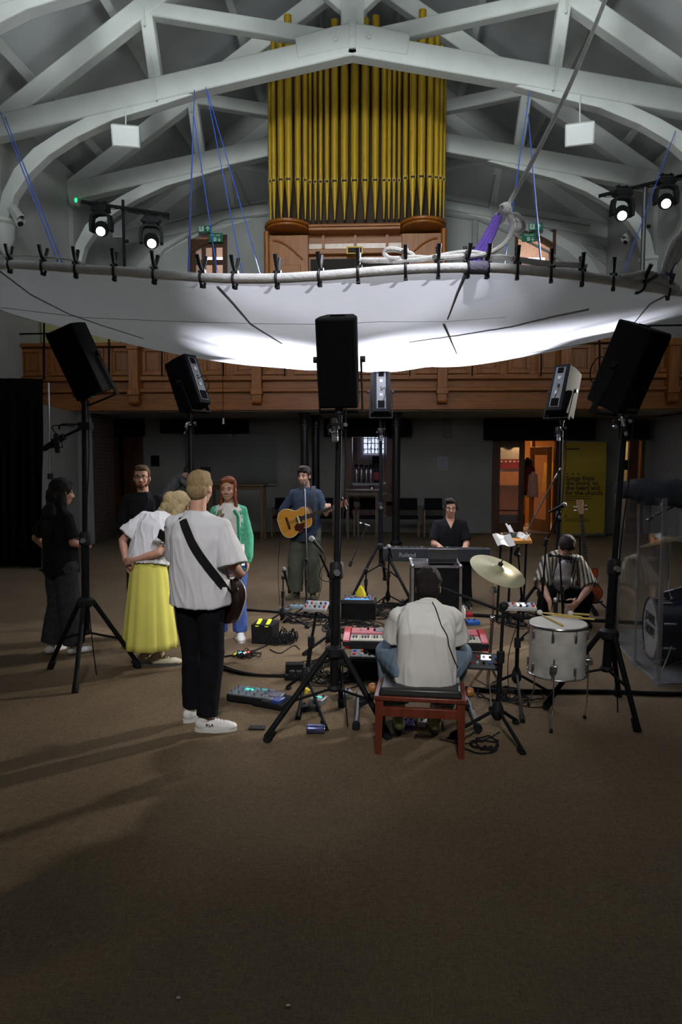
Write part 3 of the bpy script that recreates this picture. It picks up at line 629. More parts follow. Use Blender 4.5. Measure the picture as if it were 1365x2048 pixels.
def bowl(rho, t):
    x = CX+RA*rho*cos(t); y = CY+RB*rho*sin(t)
    s = rho**1.9
    z = ZC*(1-s)+(zr(t)-.03)*s
    # taut panels between seams & small gathers
    z += .025*rho*(1-rho)*4*cos(6*t+.8)
    z += .05*(noise.noise(V((x*.7, y*.9, 3)))) * (1-rho**3)
    z += .010*noise.noise(V((x*1.2+y*5, y*1.5, 7)))*(rho > .2)*(1-rho)*2
    return V((x, y, z))
can = thing('fabric_canopy', 'huge white fabric canopy sagging in a rope-hung hoop over the players', 'canopy', (CX, CY, ZC))
NT, NR = 160, 44
fab = MB(); vs = [bowl(0, 0)]; fs = []
for j in range(1, NR+1):
    for i in range(NT): vs.append(bowl(j/NR, 2*pi*i/NT))
for i in range(NT): fs.append((0, 1+i, 1+(i+1) % NT))
for j in range(NR-1):
    for i in range(NT): a = 1+j*NT+i; b = 1+j*NT+(i+1) % NT; fs.append((a, a+NT, b+NT, b))
fab.add(vs, fs)
fm = mat('white_stretch_cloth', (.72, .73, .71), .9, var=.02); N, L, b_ = nodes_of(fm)
tr = N.new('ShaderNodeBsdfTranslucent'); tr.inputs[0].default_value = (.80, .80, .86, 1); mx = N.new('ShaderNodeMixShader'); mx.inputs[0].default_value = .42
L.new(b_.outputs[0], mx.inputs[1]); L.new(tr.outputs[0], mx.inputs[2]); L.new(mx.outputs[0], N['Material Output'].inputs[0])
nz = N.new('ShaderNodeTexNoise'); nz.inputs['Scale'].default_value = 2.2; nz.inputs['Detail'].default_value = 5; nz.inputs['Distortion'].default_value = .7
tc = N.new('ShaderNodeTexCoord'); mp = N.new('ShaderNodeMapping'); mp.inputs['Scale'].default_value = (.7, 2.2, 1); L.new(tc.outputs['Object'], mp.inputs[0]); L.new(mp.outputs[0], nz.inputs['Vector'])
bp = N.new('ShaderNodeBump'); bp.inputs['Strength'].default_value = .35; bp.inputs['Distance'].default_value = .08; L.new(nz.outputs['Fac'], bp.inputs['Height']); L.new(bp.outputs[0], b_.inputs['Normal'])
fo = fab.build('fabric', fm, can, world=True)
SLV = mat('white_hoop_sleeve', (.68, .68, .68), .8, bump=.3, bscale=40)
hoop = [V((CX+RA*cos(2*pi*i/160), CY+RB*sin(2*pi*i/160), zr(2*pi*i/160)+.004*noise.noise(V((i*.4, 0, 0))))) for i in range(160)]
MB().tube(hoop, lambda u: .038+.004*noise.noise(V((u*60, 0, 0))), n=12, closed=True).build('hoop', SLV, can, world=True)
SEAM = mat('seam_grey', (.30, .30, .31), .9)
def fab_hit(px, py):
    d = ray(px, py); o = V((CAMX, 0, CAMH)); t = 4.5/d.y; prev = None
    while t*d.y < 12.2:
        p = o+d*t; rho = sqrt(((p.x-CX)/RA)**2+((p.y-CY)/RB)**2)
        if rho < 1:
            z = bowl(rho, atan2((p.y-CY)/RB, (p.x-CX)/RA)).z
            if p.z > z: return V((p.x, p.y, z))
        t += .01
    return None
def th_of(px): return rim_hit(px, 545)[0]
def seamline(pts, w=.010):
    P = []
    for (a, b), (c, d) in zip(pts, pts[1:]):
        n = max(2, int(abs(c-a)+abs(d-b))//8)
        for k in range(n):
            h = fab_hit(a+(c-a)*k/n, b+(d-b)*k/n)
            if h: P.append(h-V((0, .004, .006)))
    h = fab_hit(*pts[-1])
    if h: P.append(h-V((0, 0, .004)))
    if len(P) > 2: MB().tube(P, lambda u: w*(1-.5*u), n=6, smooth=1).build('seam', SEAM, can, world=True)
seamline([(-20, 528), (0, 541), (62, 588), (138, 627), (205, 650), (287, 676)], .009)
seamline([(436, 572), (461, 599), (502, 647), (564, 686)], .013)
seamline([(932, 546), (916, 583), (896, 637)], .015); seamline([(888, 647), (901, 676), (914, 706)], .013)
seamline([(1332, 590), (1301, 606), (1267, 647)], .009)
seamline([(0, 614), (170, 634), (359, 642), (513, 646), (641, 647), (760, 642), (890, 642), (1014, 633)], .0035)
seamline([(1178, 617), (1106, 632), (1024, 652), (911, 670), (819, 683)], .010)
seamline([(1365, 655), (1216, 678), (1101, 699), (1014, 711)], .006)
# ------------------------------------------------------------------ spring clamps
CLP = mat('clamp_black', (.012, .012, .016), .4)
def clamp_thing():
    t = thing('spring_clamp', '', 'clamp', group='black spring clamps on the canopy hoop')
    for s_ in (1, -1):
        q = MB()
        prof = [(s_*.010, .050), (s_*.040, .022), (s_*.044, -.016), (s_*.032, -.045), (s_*.016, -.066)]
        q.tube([V((a, 0, b)) for a, b in prof], .011, n=8, smooth=1); q.box((s_*.014, 0, -.07), (.014, .03, .024))
        q.tube([V((s_*.02, 0, .03)), V((-s_*.012, 0, .06)), V((-s_*.042, 0, .11)), V((-s_*.062, 0, .168))], lambda u: .011+.007*u, n=8, smooth=1)
        q.build('arm', CLP, t)
    MB().cyl((0, -.03, .045), (0, .03, .045), .016, n=12).build('pivot', CLP, t)
    return t
c0 = clamp_thing(); first = True
desc = {20: 'first clamp at the left edge of the hoop', 87: 'second clamp from the left edge', 152: 'third clamp from the left edge', 229: 'fourth clamp from the left, under the left moving lights', 309: 'fifth clamp from the left, below the second moving light', 405: 'clamp just below the left upper doorway', 470: 'clamp right of the left upper doorway', 555: 'clamp below the left side of the organ', 640: 'clamp below the left centre of the organ', 717: 'clamp at the left end of the white rope coil', 812: 'clamp under the middle of the white rope coil', 877: 'clamp at the right part of the white rope coil', 935: 'clamp left of the grey sling wrap', 975: 'clamp right of the grey sling wrap', 1035: 'clamp at the left of the right upper doorway', 1103: 'clamp at the right of the right upper doorway', 1165: 'clamp second before the right moving lights, handles in a V', 1228: 'clamp directly below the right moving lights', 1285: 'clamp lying tipped over beside the right rope bundle', 1340: 'clamp at the right rope bundle near the picture edge'}
for px_, ds in desc.items():
    th = th_of(px_); p = V((CX+RA*cos(th), CY+RB*sin(th), zr(th))); rz = atan2(RA*sin(th), RB*cos(th))
    # radial direction made a little askew, as clipped on by hand
    random.seed(px_); rz += random.uniform(-.15, .15) + {20: .5, 87: .45, 152: .35, 229: .4, 309: .3, 1035: -.35, 1103: -.4, 1165: -.5, 1228: -.5, 1340: -.6}.get(px_, 0)
    tilt = {1285: 1.0, 1340: .7}.get(px_, random.uniform(-.08, .08))
    lab = 'black spring clamp, '+ds
    if first: c0.location = p; c0.rotation_euler = (0, tilt, rz); c0['label'] = lab; first = False
    else: dup(c0, p, (0, tilt, rz), lab)
for k, (th, w) in enumerate(((-1.0, 0),)): pass
# ------------------------------------------------------------------ ropes and cords
ROPE = mat('white_rope', (.80, .78, .76), .9, bump=.8, bscale=160)
BLUE = mat('blue_cord', (.03, .10, .55), .6)
PUR = mat('purple_sling', (.10, .045, .34), .7, bump=.4, bscale=90)
def rimpt(px, dz=0):
    th = th_of(px); return V((CX+RA*cos(th), CY+RB*sin(th), zr(th)+dz))
hp = rimpt(940); kn = at(1012, 420, hp.y+.15); top = at(1202, 0, 6.8); up2 = kn+(top-kn)*1.35
rp = thing('hanging_rope', 'thick white rope from the roof knotted above the hoop with a purple sling', 'rope', tuple(kn))
q = MB(); q.tube([kn+(up2-kn)*(k/30) + V((0, 0, -.15*sin(pi*k/30))) for k in range(31)], .019, n=8); q.build('rope', ROPE, rp, world=True)
q = MB(); q.tube([kn+V((.03, 0, .03)), kn+V((-.09, .03, -.05)), kn+V((-.08, .05, -.12)), kn+V((.02, .03, -.03)), kn+V((.10, -.02, -.04)), kn+V((.15, -.03, -.16)), kn+V((.07, -.02, -.19)), kn+V((.03, 0, -.05)), kn+V((-.04, -.04, .03))], .020, n=8, smooth=3)
q.ell(kn, (.05, .05, .06)); q.build('knot', ROPE, rp, world=True)
tail = [kn+V((.05, 0, -.05)), at(1027, 455, hp.y+.1), at(1018, 480, hp.y+.05), at(995, 500, hp.y), at(965, 511, hp.y), at(935, 513, hp.y-.02)]
MB().tube(tail, .02, n=8, smooth=3).build('rope_tail', ROPE, rp, world=True)
q = MB(); 
for s_ in (-1, 0, 1): q.tube([kn+V((-.06+s_*.012, 0, -.05)), kn.lerp(hp, .5)+V((s_*.028, .01*s_, 0)), hp+V((.02+s_*.035, 0, .03))], .022, n=8, smooth=1)
q.build('purple_sling', PUR, rp, world=True)
MB().tube([rimpt(935+k*5) for k in range(9)], .052, n=12).build('sling_wrap', mat('grey_sling_wrap', (.20, .19, .26), .9, bump=.6, bscale=50), rp, world=True)
# rope coil lying along the hoop
def rimline(seq, dz=.05, r=.02, name='rope_coil'):
    return MB().tube([at(a, b, rimpt(a).y-.02+.02*(i % 3)) for i, (a, b) in enumerate(seq)], r, n=8, smooth=3)
q = rimline([(716, 519), (740, 522), (765, 521), (800, 523), (850, 518), (900, 508), (940, 503), (975, 510)])
q2 = rimline([(725, 520), (800, 520), (835, 512), (800, 500), (775, 497), (768, 508), (780, 519), (830, 514), (860, 517), (900, 515), (930, 511)])
q.v += []; n0 = len(q.v); q.v += q2.v; q.f += [[i+n0 for i in f] for f in q2.f]; q.mi += q2.mi
tag(q.build('rope_coil', ROPE), 'brightly lit white rope looped along the hoop below the organ', 'rope')
q = rimline([(980, 511), (1010, 513), (1040, 518), (1080, 523), (1110, 527), (1150, 528), (1175, 532)], r=.017)
q2 = rimline([(975, 513), (1010, 517), (1040, 524), (1090, 530), (1160, 533)], r=.014); n0 = len(q.v); q.v += q2.v; q.f += [[i+n0 for i in f] for f in q2.f]; q.mi += q2.mi
tag(q.build('hoop_rope', ROPE), 'thin grey rope running along the hoop right of the sling', 'rope')
q = rimline([(0, 513), (30, 512), (60, 511), (95, 515), (120, 517), (150, 521), (172, 530)], r=.010); tag(q.build('hoop_rope', ROPE), 'thin pale rope running along the hoop at the left edge', 'rope')
bd = thing('rope_bundle', 'bright white rope bundle with purple sling at the right end of the hoop', 'rope', tuple(rimpt(1300)))
for (s, r, m_) in (([(1240, 556), (1275, 549), (1310, 551), (1340, 562), (1365, 585)], .022, ROPE), ([(1255, 556), (1290, 544), (1325, 553), (1355, 575)], .024, ROPE), ([(1262, 562), (1300, 556), (1330, 565), (1350, 580)], .03, ROPE)):
    MB().tube([at(a, b, rimpt(a).y-.03) for a, b in s], r, n=8, smooth=3).build('rope_turn', m_, bd, world=True)
yb = rimpt(1310).y
for (s, r, m_) in (([(1330, 548), (1345, 515), (1365, 480), (1400, 430)], .05, PUR), ([(1333, 545), (1352, 510), (1362, 470), (1395, 410)], .03, ROPE), ([(1325, 550), (1340, 500), (1356, 470), (1368, 500), (1350, 525)], .028, ROPE), ([(1345, 500), (1352, 480), (1375, 462)], .03, ROPE)):
    MB().tube([at(a, b, yb-.03*(m_ is ROPE)) for a, b in s], r, n=8, smooth=3).build('sling' if m_ is PUR else 'rope_turn', m_, bd, world=True)
def cord(a, ya, b, yb_, lab):
    A, B = at(*a, ya), at(*b, yb_)
    tag(MB().cyl(A, B, .0085, n=6).build('blue_cord', BLUE), lab, 'cord', 'blue cords hoisting the canopy')
ya = 13.55
cord((389, 180), ya, (377, 548), 6.1, 'blue cord hanging furthest left of the four by the left queen post')
cord((388, 232), ya, (436, 552), 11.9, 'blue cord crossing the left upper doorway')
cord((412, 175), ya, (486, 552), 11.9, 'blue cord, second from the right of the left group')
cord((414, 180), ya, (523, 552), 11.9, 'blue cord nearest the organ, left side')
cord((-4, 212), ya, (115, 522), 6.7, 'left blue cord of the pair at the left picture edge')
cord((10, 235), ya, (124, 524), 6.9, 'right blue cord of the pair at the left picture edge')
cord((1060, 182), ya, (1010, 527), 11.8, 'blue cord beside the purple sling')
cord((1057, 228), ya, (1083, 532), 6.3, 'blue cord crossing the right upper doorway')
cord((1352, 262), 13.5, (1248, 545), 11.0, 'faint blue cord by the right moving lights')
# ------------------------------------------------------------------ moving lights
LENS = mat('lit_lens', (1, 1, 1), emit=(.85, .9, 1), estr=14)
def moving_head(loc, aim, lab, sc=1.0, yaw=0):
    t = thing('moving_head_light', lab, 'stage light', loc, (0, 0, yaw), group='moving head lights')
    t.scale = (sc, sc, sc)
    q = MB().box((0, 0, .0), (.34, .26, .12), taper=.9); q.box((0, 0, -.07), (.26, .22, .04)); q.build('base', BLKP, t, bevel=.015)
    q = MB()
    for s_ in (-1, 1): q.tube([(s_*.10, 0, .05), (s_*.10, 0, .13), (s_*.07, 0, .15)], .018, n=8); q.cyl((s_*.17, 0, 0), (s_*.2, 0, 0), .03, n=10)
    q.cyl((-.14, 0, .12), (.14, 0, .12), .018, n=8); q.build('hook_clamp', BLKM, t)
    q = MB(); sec = []
    path = [(-.205, -.46), (-.21, -.28), (-.185, -.15), (-.10, -.10), (.10, -.10), (.185, -.15), (.21, -.28), (.205, -.46)]
    rr = []
    for i, (x, z) in enumerate(path):
        a = path[max(i-1, 0)]; b = path[min(i+1, 7)]; d = V((b[0]-a[0], 0, b[1]-a[1])).normalized(); nrm = V((-d.z, 0, d.x)); h = .03
        rr.append([V((x, -.09, z))+nrm*h, V((x, .09, z))+nrm*h, V((x, .09, z))-nrm*h, V((x, -.09, z))-nrm*h])
    q.loft(rr); q.build('yoke', BLKP, t, bevel=.012)
    c = V((0, 0, -.40)); d = (Matrix.Rotation(-yaw, 3, 'Z') @ (V(aim)-V(loc))).normalized(); M = frame(d)
    q = MB().lathe([(.06, -.17), (.12, -.15), (.15, -.05), (.155, .05), (.125, .17), (.10, .23), (.10, .25)], c, M, n=24); q.build('head', BLKP, t)
    MB().lathe([(.0, .252), (.088, .252), (.088, .258), (0, .258)], c, M, n=24, caps=False).build('lens', LENS, t)
    return t, V(loc)+Matrix.Rotation(yaw, 3, 'Z') @ (c+d*.30)*sc
YM = 14.9
tgt = V((CX, CY, 3.0))
heads = [((202, 418), (210, 540), 'left-hand moving light of the pair on the left bar', -.1), ((302, 442), (330, 560), 'right-hand moving light of the pair on the left bar', .25), ((1246, 386), (1225, 520), 'left-hand moving light of the pair on the right bar', .2), ((1334, 362), (1315, 510), 'right-hand moving light of the pair on the right bar, near the picture edge', .0)]
for i, (p, ap, lab, ya_) in enumerate(heads):
    l = at(p[0], p[1], YM); k = 1.0 if i < 2 else .98
    aimv = l + V(({0: .30, 1: .35, 2: -.30, 3: -.35}[i], -1, -.55))
    t, lp = moving_head(tuple(l), tuple(aimv), lab, k, ya_)
    light('SPOT', 'moving_head_beam', tuple(lp), {0: LG['spotL']*1.2, 1: LG['spotL']*1.2, 2: LG['spotR']*1.2, 3: LG['spotR']*.16}[i], (.90, .93, 1.0), {0: (-.3, 9.3, 3.0), 1: (1.1, 9.2, 3.0), 2: (.4, 9.3, 3.0), 3: (.55, 5.7, 3.85)}[i], spot_size=R(16), spot_blend=.6, shadow_soft_size=.05)
for (a, b, pc, pz, lab, tl) in (((163, 403), (338, 430), (246, 405), 1, 'black lighting stand with crossbar in the left of the gallery', 0), ((1199, 392), (1368, 351), (1291, 372), 1, 'grey lighting stand with crossbar in the right of the gallery', 0)):
    A, B = at(*a, YM), at(*b, YM); pp = at(*pc, YM+.05)
    st = thing('lighting_stand', lab, 'lighting stand', (pp.x, YM+.05, zb+1.0))
    MB().cyl(A, B, .035, n=12).build('crossbar', BLKM, st, world=True)
    q = MB().cyl((pp.x, YM+.05, zb+1.0), (pp.x, YM+.05, pp.z+.05), .03 if a[0] < 600 else .045, n=12); q.build('pole', BLKM if a[0] < 600 else mat('grey_pole', (.12, .12, .13), .4, .6), st, world=True)
    MB().cyl((pp.x+.05, YM, pp.z-.8), (pp.x+.11, YM, pp.z-.8), .035, n=10).build('knob', BLKM, st, world=True)
    q = MB()
    for an in (90, 210, 330): q.cyl((pp.x, YM+.05, zb+1.6), (pp.x+.5*cos(R(an)), YM+.05+.35*sin(R(an)), zb+1.02), .015, n=6)
    q.build('tripod_leg', BLKM, st, world=True)
    q = MB(); random.seed(1)
    for k in range(3):
        P = [A.lerp(B, u/8.0)+V((0, .03, .05*sin(u*2+k)-.03)) for u in range(9)]; q.tube(P, .008, n=5, smooth=2)
    q.build('cable', BLKM, st, world=True)
# side beam throwing the leg shadows; its moving light is an unseen added fixture
kl = V((6.15, 10.6, 3.35))
t, lp = moving_head((kl.x, kl.y, kl.z+.4), (-1.5, 5.6, 1.0), 'moving light fixed on the right wall just out of the picture', 1.0, 0); del t['group']
light('SPOT', 'side_beam', tuple(V((5.85, 10.4, 3.3))), LG['key'], (1, .93, .82), (-1.6, 5.6, .2), spot_size=R(38), spot_blend=.6, shadow_soft_size=.12)
# ------------------------------------------------------------------ exit signs, panels, cameras
GRN = mat('exit_green', (.01, .10, .055), .5, emit=(.0, .12, .06), estr=.25); SGW = mat('sign_white', (.55, .7, .66), .5, emit=(.5, .7, .65), estr=.12)
def runman(q, o, s):
    f = lambda x, z: V((o.x+x*s, o.y, o.z+z*s))
    q.ell(f(.02, .36), (.07*s, .004, .07*s), n=8, m=6)
    for a, b in (((0, .25), (-.05, .02)), ((0, .25), (.18, .14)), ((0, .25), (-.2, .16)), ((-.05, .02), (.1, -.12)), ((.1, -.12), (.04, -.35)), ((-.05, .02), (-.18, -.15)), ((-.18, -.15), (-.34, -.15))): q.cyl(f(*a), f(*b), .045*s, n=5)
def exit_sign(px0, px1, py0, py1, Y, kind, lab):
    a, b = at(px0, py1, Y), at(px1, py0, Y); t = thing('exit_sign', lab, 'sign', ((a.x+b.x)/2, Y, a.z))
    t_ = MB().bb(a.x, b.x, Y, Y+.04, a.z, b.z).build('panel', GRN, t, world=True)
    MB().bb((a.x+b.x)/2-.03, (a.x+b.x)/2+.03, Y+.04, YU, (a.z+b.z)/2-.03, (a.z+b.z)/2+.03).build('wall_bracket', WPAINT, t, world=True)
    w, h = b.x-a.x, b.z-a.z; q = MB(); y = Y-.008
    if kind == 'arrow':
        q.bb(a.x+.05*w, a.x+.42*w, y, Y, a.z+.1*h, b.z-.1*h); o = MB().mat(GRN); runman(o, V((a.x+.24*w, y-.004, a.z+.52*h)), h*.85); o.build('running_figure', None, t, world=True)
        cx_ = a.x+.73*w; q.bb(cx_-.04*w, cx_+.04*w, y, Y, a.z+.15*h, b.z-.3*h)
        for s_ in (-1, 1): q.beam((cx_, y, b.z-.15*h), (cx_+s_*.14*w, y, b.z-.52*h), .012, .07*w, up=(1, 0, 0))
    else:
        q.bb(a.x+.36*w, a.x+.56*w, y, Y, a.z+.08*h, a.z+.52*h); cx_ = a.x+.76*w; q.bb(cx_-.02*w, cx_+.02*w, y, Y, a.z+.15*h, a.z+.5*h)
        for s_ in (-1, 1): q.beam((cx_, y, a.z+.08*h), (cx_+s_*.09*w, y, a.z+.28*h), .012, .05*w, up=(1, 0, 0))
        text('Fire exit', .30*h*1.15, ((a.x+b.x)/2, Y-.006, a.z+.76*h), FACE, SGW, t)
        o = MB().mat(GRN); runman(o, V((a.x+.46*w, y-.004, a.z+.3*h)), h*.42); o.build('running_figure', None, t, world=True)
    q.build('symbol', SGW, t, world=True)
exit_sign(397, 423, 451, 464, YU-.35, 'arrow', 'upper green exit sign with arrow left of the organ')
exit_sign(418, 445, 466, 484, YU-.14, 'text', 'green fire exit sign hung on the left arched door')
exit_sign(1059, 1086, 446, 460, YU-.35, 'arrow', 'upper green exit sign with arrow right of the organ')
exit_sign(1045, 1073, 466, 483, YU-.14, 'text', 'green fire exit sign over the right upper doorway')
for i, (p, q_) in enumerate(((252, 272), (1160, 268))):
    c = at(p, q_, 13.4); s_ = 1 if i == 0 else -1
    t = thing('heater_panel', 'white square panel hung under the %s tie beam' % ('left' if i == 0 else 'right'), 'panel', tuple(c), (R(28), 0, R(14*s_)))
    MB().box((0, 0, 0), (.50, .22, .36)).build('casing', mat('white_enamel', (.72, .76, .75), .4, var=.02), t, bevel=.02)
    MB().box((0, -.115, -.0), (.46, .02, .32)).build('front', mat('white_front', (.85, .88, .87), .4, var=.02), t, bevel=.01)
    tag(MB().cyl(c+V((0, 0, .15)), c+V((0, .05, .75)), .012, n=6).build('hanger_wire', WPAINT), 'wire holding the %s white panel' % ('left' if i == 0 else 'right'), 'wire')
def cctv(p, q_, Y, lab, s_):
    c = at(p, q_, Y) if s_ > 0 else atx(p, q_, HW-.32); t = thing('security_camera', lab, 'camera', tuple(c))
    A = V((s_*-.12, 0, .22)); B = V((s_*.12, -.15, -.12)); m_ = mat('camera_white', (.6, .62, .62), .4)
    MB().cyl(A, B, .075, n=16).build('body', m_, t); MB().cyl(A+V((s_*.03, 0, .0)), B+V((s_*.05, -.04, .06)), .085, .082, n=16, caps=False).build('sunshade', m_, t); MB().tube([(s_*-.02, .02, .0), (s_*-.16, .05, -.05), (s_*-.26, .1, 0)], .025, n=8, smooth=1).build('bracket', m_, t); MB().cyl(B, B+(B-A).normalized()*.01, .055, n=14).build('lens', BLKP, t)
cctv(36, 440, 13.6, 'white security camera on the left corbel', 1); cctv(1258, 478, 16.6, 'white camera below the left light of the right-hand bar', -1)
c = at(148, 398, 16.9); t = thing('emergency_light', 'small white box with green light on the left wall', 'light', tuple(c)); MB().box((0, 0, 0), (.2, .2, .3)).build('casing', WPAINT, t, bevel=.02); MB().ell((.09, -.1, -.06), (.03, .02, .05)).build('indicator', mat('green_led', (0, .5, .1), emit=(.02, 1, .25), estr=2.5), t)
for (p, q_, Y, lab) in ((1315, 520, 17.5, 'white wall speaker at right behind the rope bundle'), (238, 447, 17.5, 'white wall speaker behind the left lighting stand'), (950, 468, 20.3, 'slim grey wall unit right of the organ')):
    c = at(p, q_, Y); h = .35 if p != 950 else .35; w = .14 if p != 950 else .07
    t = thing('wall_speaker', lab, 'speaker', tuple(c)); MB().box((0, 0, 0), (w*2, .15, h*2)).build('cabinet', PLAST, t, bevel=.02); MB().box((0, -.08, 0), (w*1.7, .02, h*1.8)).build('grille', mat('grille_grey', (.3, .31, .31), .6), t)
# mouldings on the gable: arch ribs and raised frames
GR = mat('gable_rib', (.36, .38, .37), .8)
cen = V((0, YU-.06, 0))
def rib(pts, r=.05):
    return [at(a, b, YU-.03) for a, b in pts]
ribs = [[(470, 342), (500, 410), (535, 408)], [(535, 430), (450, 440), (380, 470), (330, 500), (290, 545)], [(535, 405), (420, 425), (330, 450)], [(893, 430), (960, 440), (1030, 470), (1100, 505), (1160, 545)], [(893, 400), (978, 415), (990, 350)], [(1030, 428), (1180, 452)], [(1165, 485), (1225, 540), (1222, 500), (1165, 485)]]
t = thing('gable_moulding', 'raised plaster ribs on the white gable wall', 'moulding', tuple(at(700, 540, YU-.03))); t['kind'] = 'structure'
for r_ in ribs: MB().tube(rib(r_), .035, n=6).build('rib', GR, t, world=True)
# ------------------------------------------------------------------ figures
SKIN = mat('skin', (.50, .27, .19), .55, var=.08, scale=30); SKIN2 = mat('skin_tan', (.40, .20, .13), .55, var=.08, scale=30)
EYE = mat('eye_dark', (.03, .02, .018), .3); LIP = mat('lip', (.40, .12, .10), .5)
def vox(q, name, m, parent, size=.008, sm=2, folds=0, ff=(9, 9, 4), seed=0):
    o = q.build('tmp', m, None, smooth=False, org=(0, 0, 0))
    md = o.modifiers.new('r', 'REMESH'); md.mode = 'VOXEL'; md.voxel_size = size; md.adaptivity = 0
    if sm: s = o.modifiers.new('s', 'SMOOTH'); s.iterations = sm; s.factor = .6
    dg = bpy.context.evaluated_depsgraph_get(); dg.update()
    me = bpy.data.meshes.new_from_object(o.evaluated_get(dg)); old = o.data; bpy.data.objects.remove(o); bpy.data.meshes.remove(old)
    if folds:
        nn = [v.normal.copy() for v in me.vertices]
        for v, n in zip(me.vertices, nn):
            c = v.co; w1 = noise.noise(V((c.x*ff[0]*.7+seed, c.y*ff[1]*.7, c.z*ff[2]*.7))); w2 = 1-min(1, abs(noise.noise(V((c.x*ff[0]*1.3+c.z*2.5, c.y*ff[1]*1.3+seed, c.z*ff[2]*.8-c.x*2))))*5); v.co = c + n*folds*(w1*.8 + .55*w2)
    for p in me.polygons: p.use_smooth = True
    me.name = name; me.materials.clear(); me.materials.append(m)
    o = bpy.data.objects.new(name, me); COL.objects.link(o); o.parent = parent; return o
def hand(q, w, d, pn, side, curl=.5, sc=1.0, thumb=.6, curls=None):
    """w wrist, d direction, pn palm normal (fingers curl towards it), side +1 if thumb lies at d x pn"""
    d = V(d).normalized(); pn = V(pn); pn = (pn-d*pn.dot(d)).normalized(); ac = d.cross(pn)*side; w = V(w)
    M = Matrix((ac, pn, d)).transposed()
    q.cap(w-d*.02, w+d*.03*sc, .027*sc, .03*sc, .75, up=pn)
    q.ell(w+d*.055*sc, (.040*sc, .016*sc, .052*sc), M); q.ell(w+d*.04*sc+ac*.02*sc+pn*.006*sc, (.02*sc, .016*sc, .035*sc), M)
    for i, (o, L) in enumerate(((.030, .072), (.010, .080), (-.011, .074), (-.030, .058))):
        c = curls[i] if curls else curl; p = w+d*.09*sc+ac*o*sc; ang = 0; r = .0092*sc
        for k, f in enumerate((.46, .30, .24)):
            ang += c*(.9 if k == 0 else 1.15)
            dd = (d*cos(ang)+pn*sin(ang)+ac*o*1.5).normalized(); p2 = p+dd*L*f*sc; q.cap(p, p2, r, r*.9, n=10); p = p2; r *= .9
    p = w+d*.03*sc+ac*.03*sc+pn*.008*sc
    for k, (L, a) in enumerate(((.045, .9), (.032, .5), (.026, .25))):
        dd = (d*(1-a*.5)+ac*a*(1-thumb*.3)+pn*(thumb*(.25+k*.25))).normalized(); p2 = p+dd*L*sc; q.cap(p, p2, (.014, .011, .010)[k]*sc, (.011, .010, .009)[k]*sc, n=10); p = p2
def spine_loft(q, pts, xr, segs, grow=0, n=28, exp=2.3):
    """pts: spine polyline; segs: (t, rx, ry); xr: right vector"""
    L = [0]
    for a, b in zip(pts, pts[1:]): L.append(L[-1]+(b-a).length)
    def pos(t):
        s = t*L[-1]
        if s <= 0: return pts[0]+(pts[1]-pts[0]).normalized()*s, (pts[1]-pts[0]).normalized()
        for i in range(len(pts)-1):
            if s <= L[i+1] or i == len(pts)-2:
                u = (s-L[i])/(L[i+1]-L[i]); return pts[i]+(pts[i+1]-pts[i])*u, (pts[i+1]-pts[i]).normalized()
    rings = []
    for t, rx, ry in segs:
        p, d = pos(t); x = (xr-d*xr.dot(d)).normalized(); y = d.cross(x)
        r = []
        for i in range(n):
            a = 2*pi*i/n; c, s_ = cos(a), sin(a); r.append(p + x*(rx+grow)*math.copysign(abs(c)**(2/exp), c) + y*(ry+grow)*math.copysign(abs(s_)**(2/exp), s_))
        rings.append(r)
    q.loft(rings)
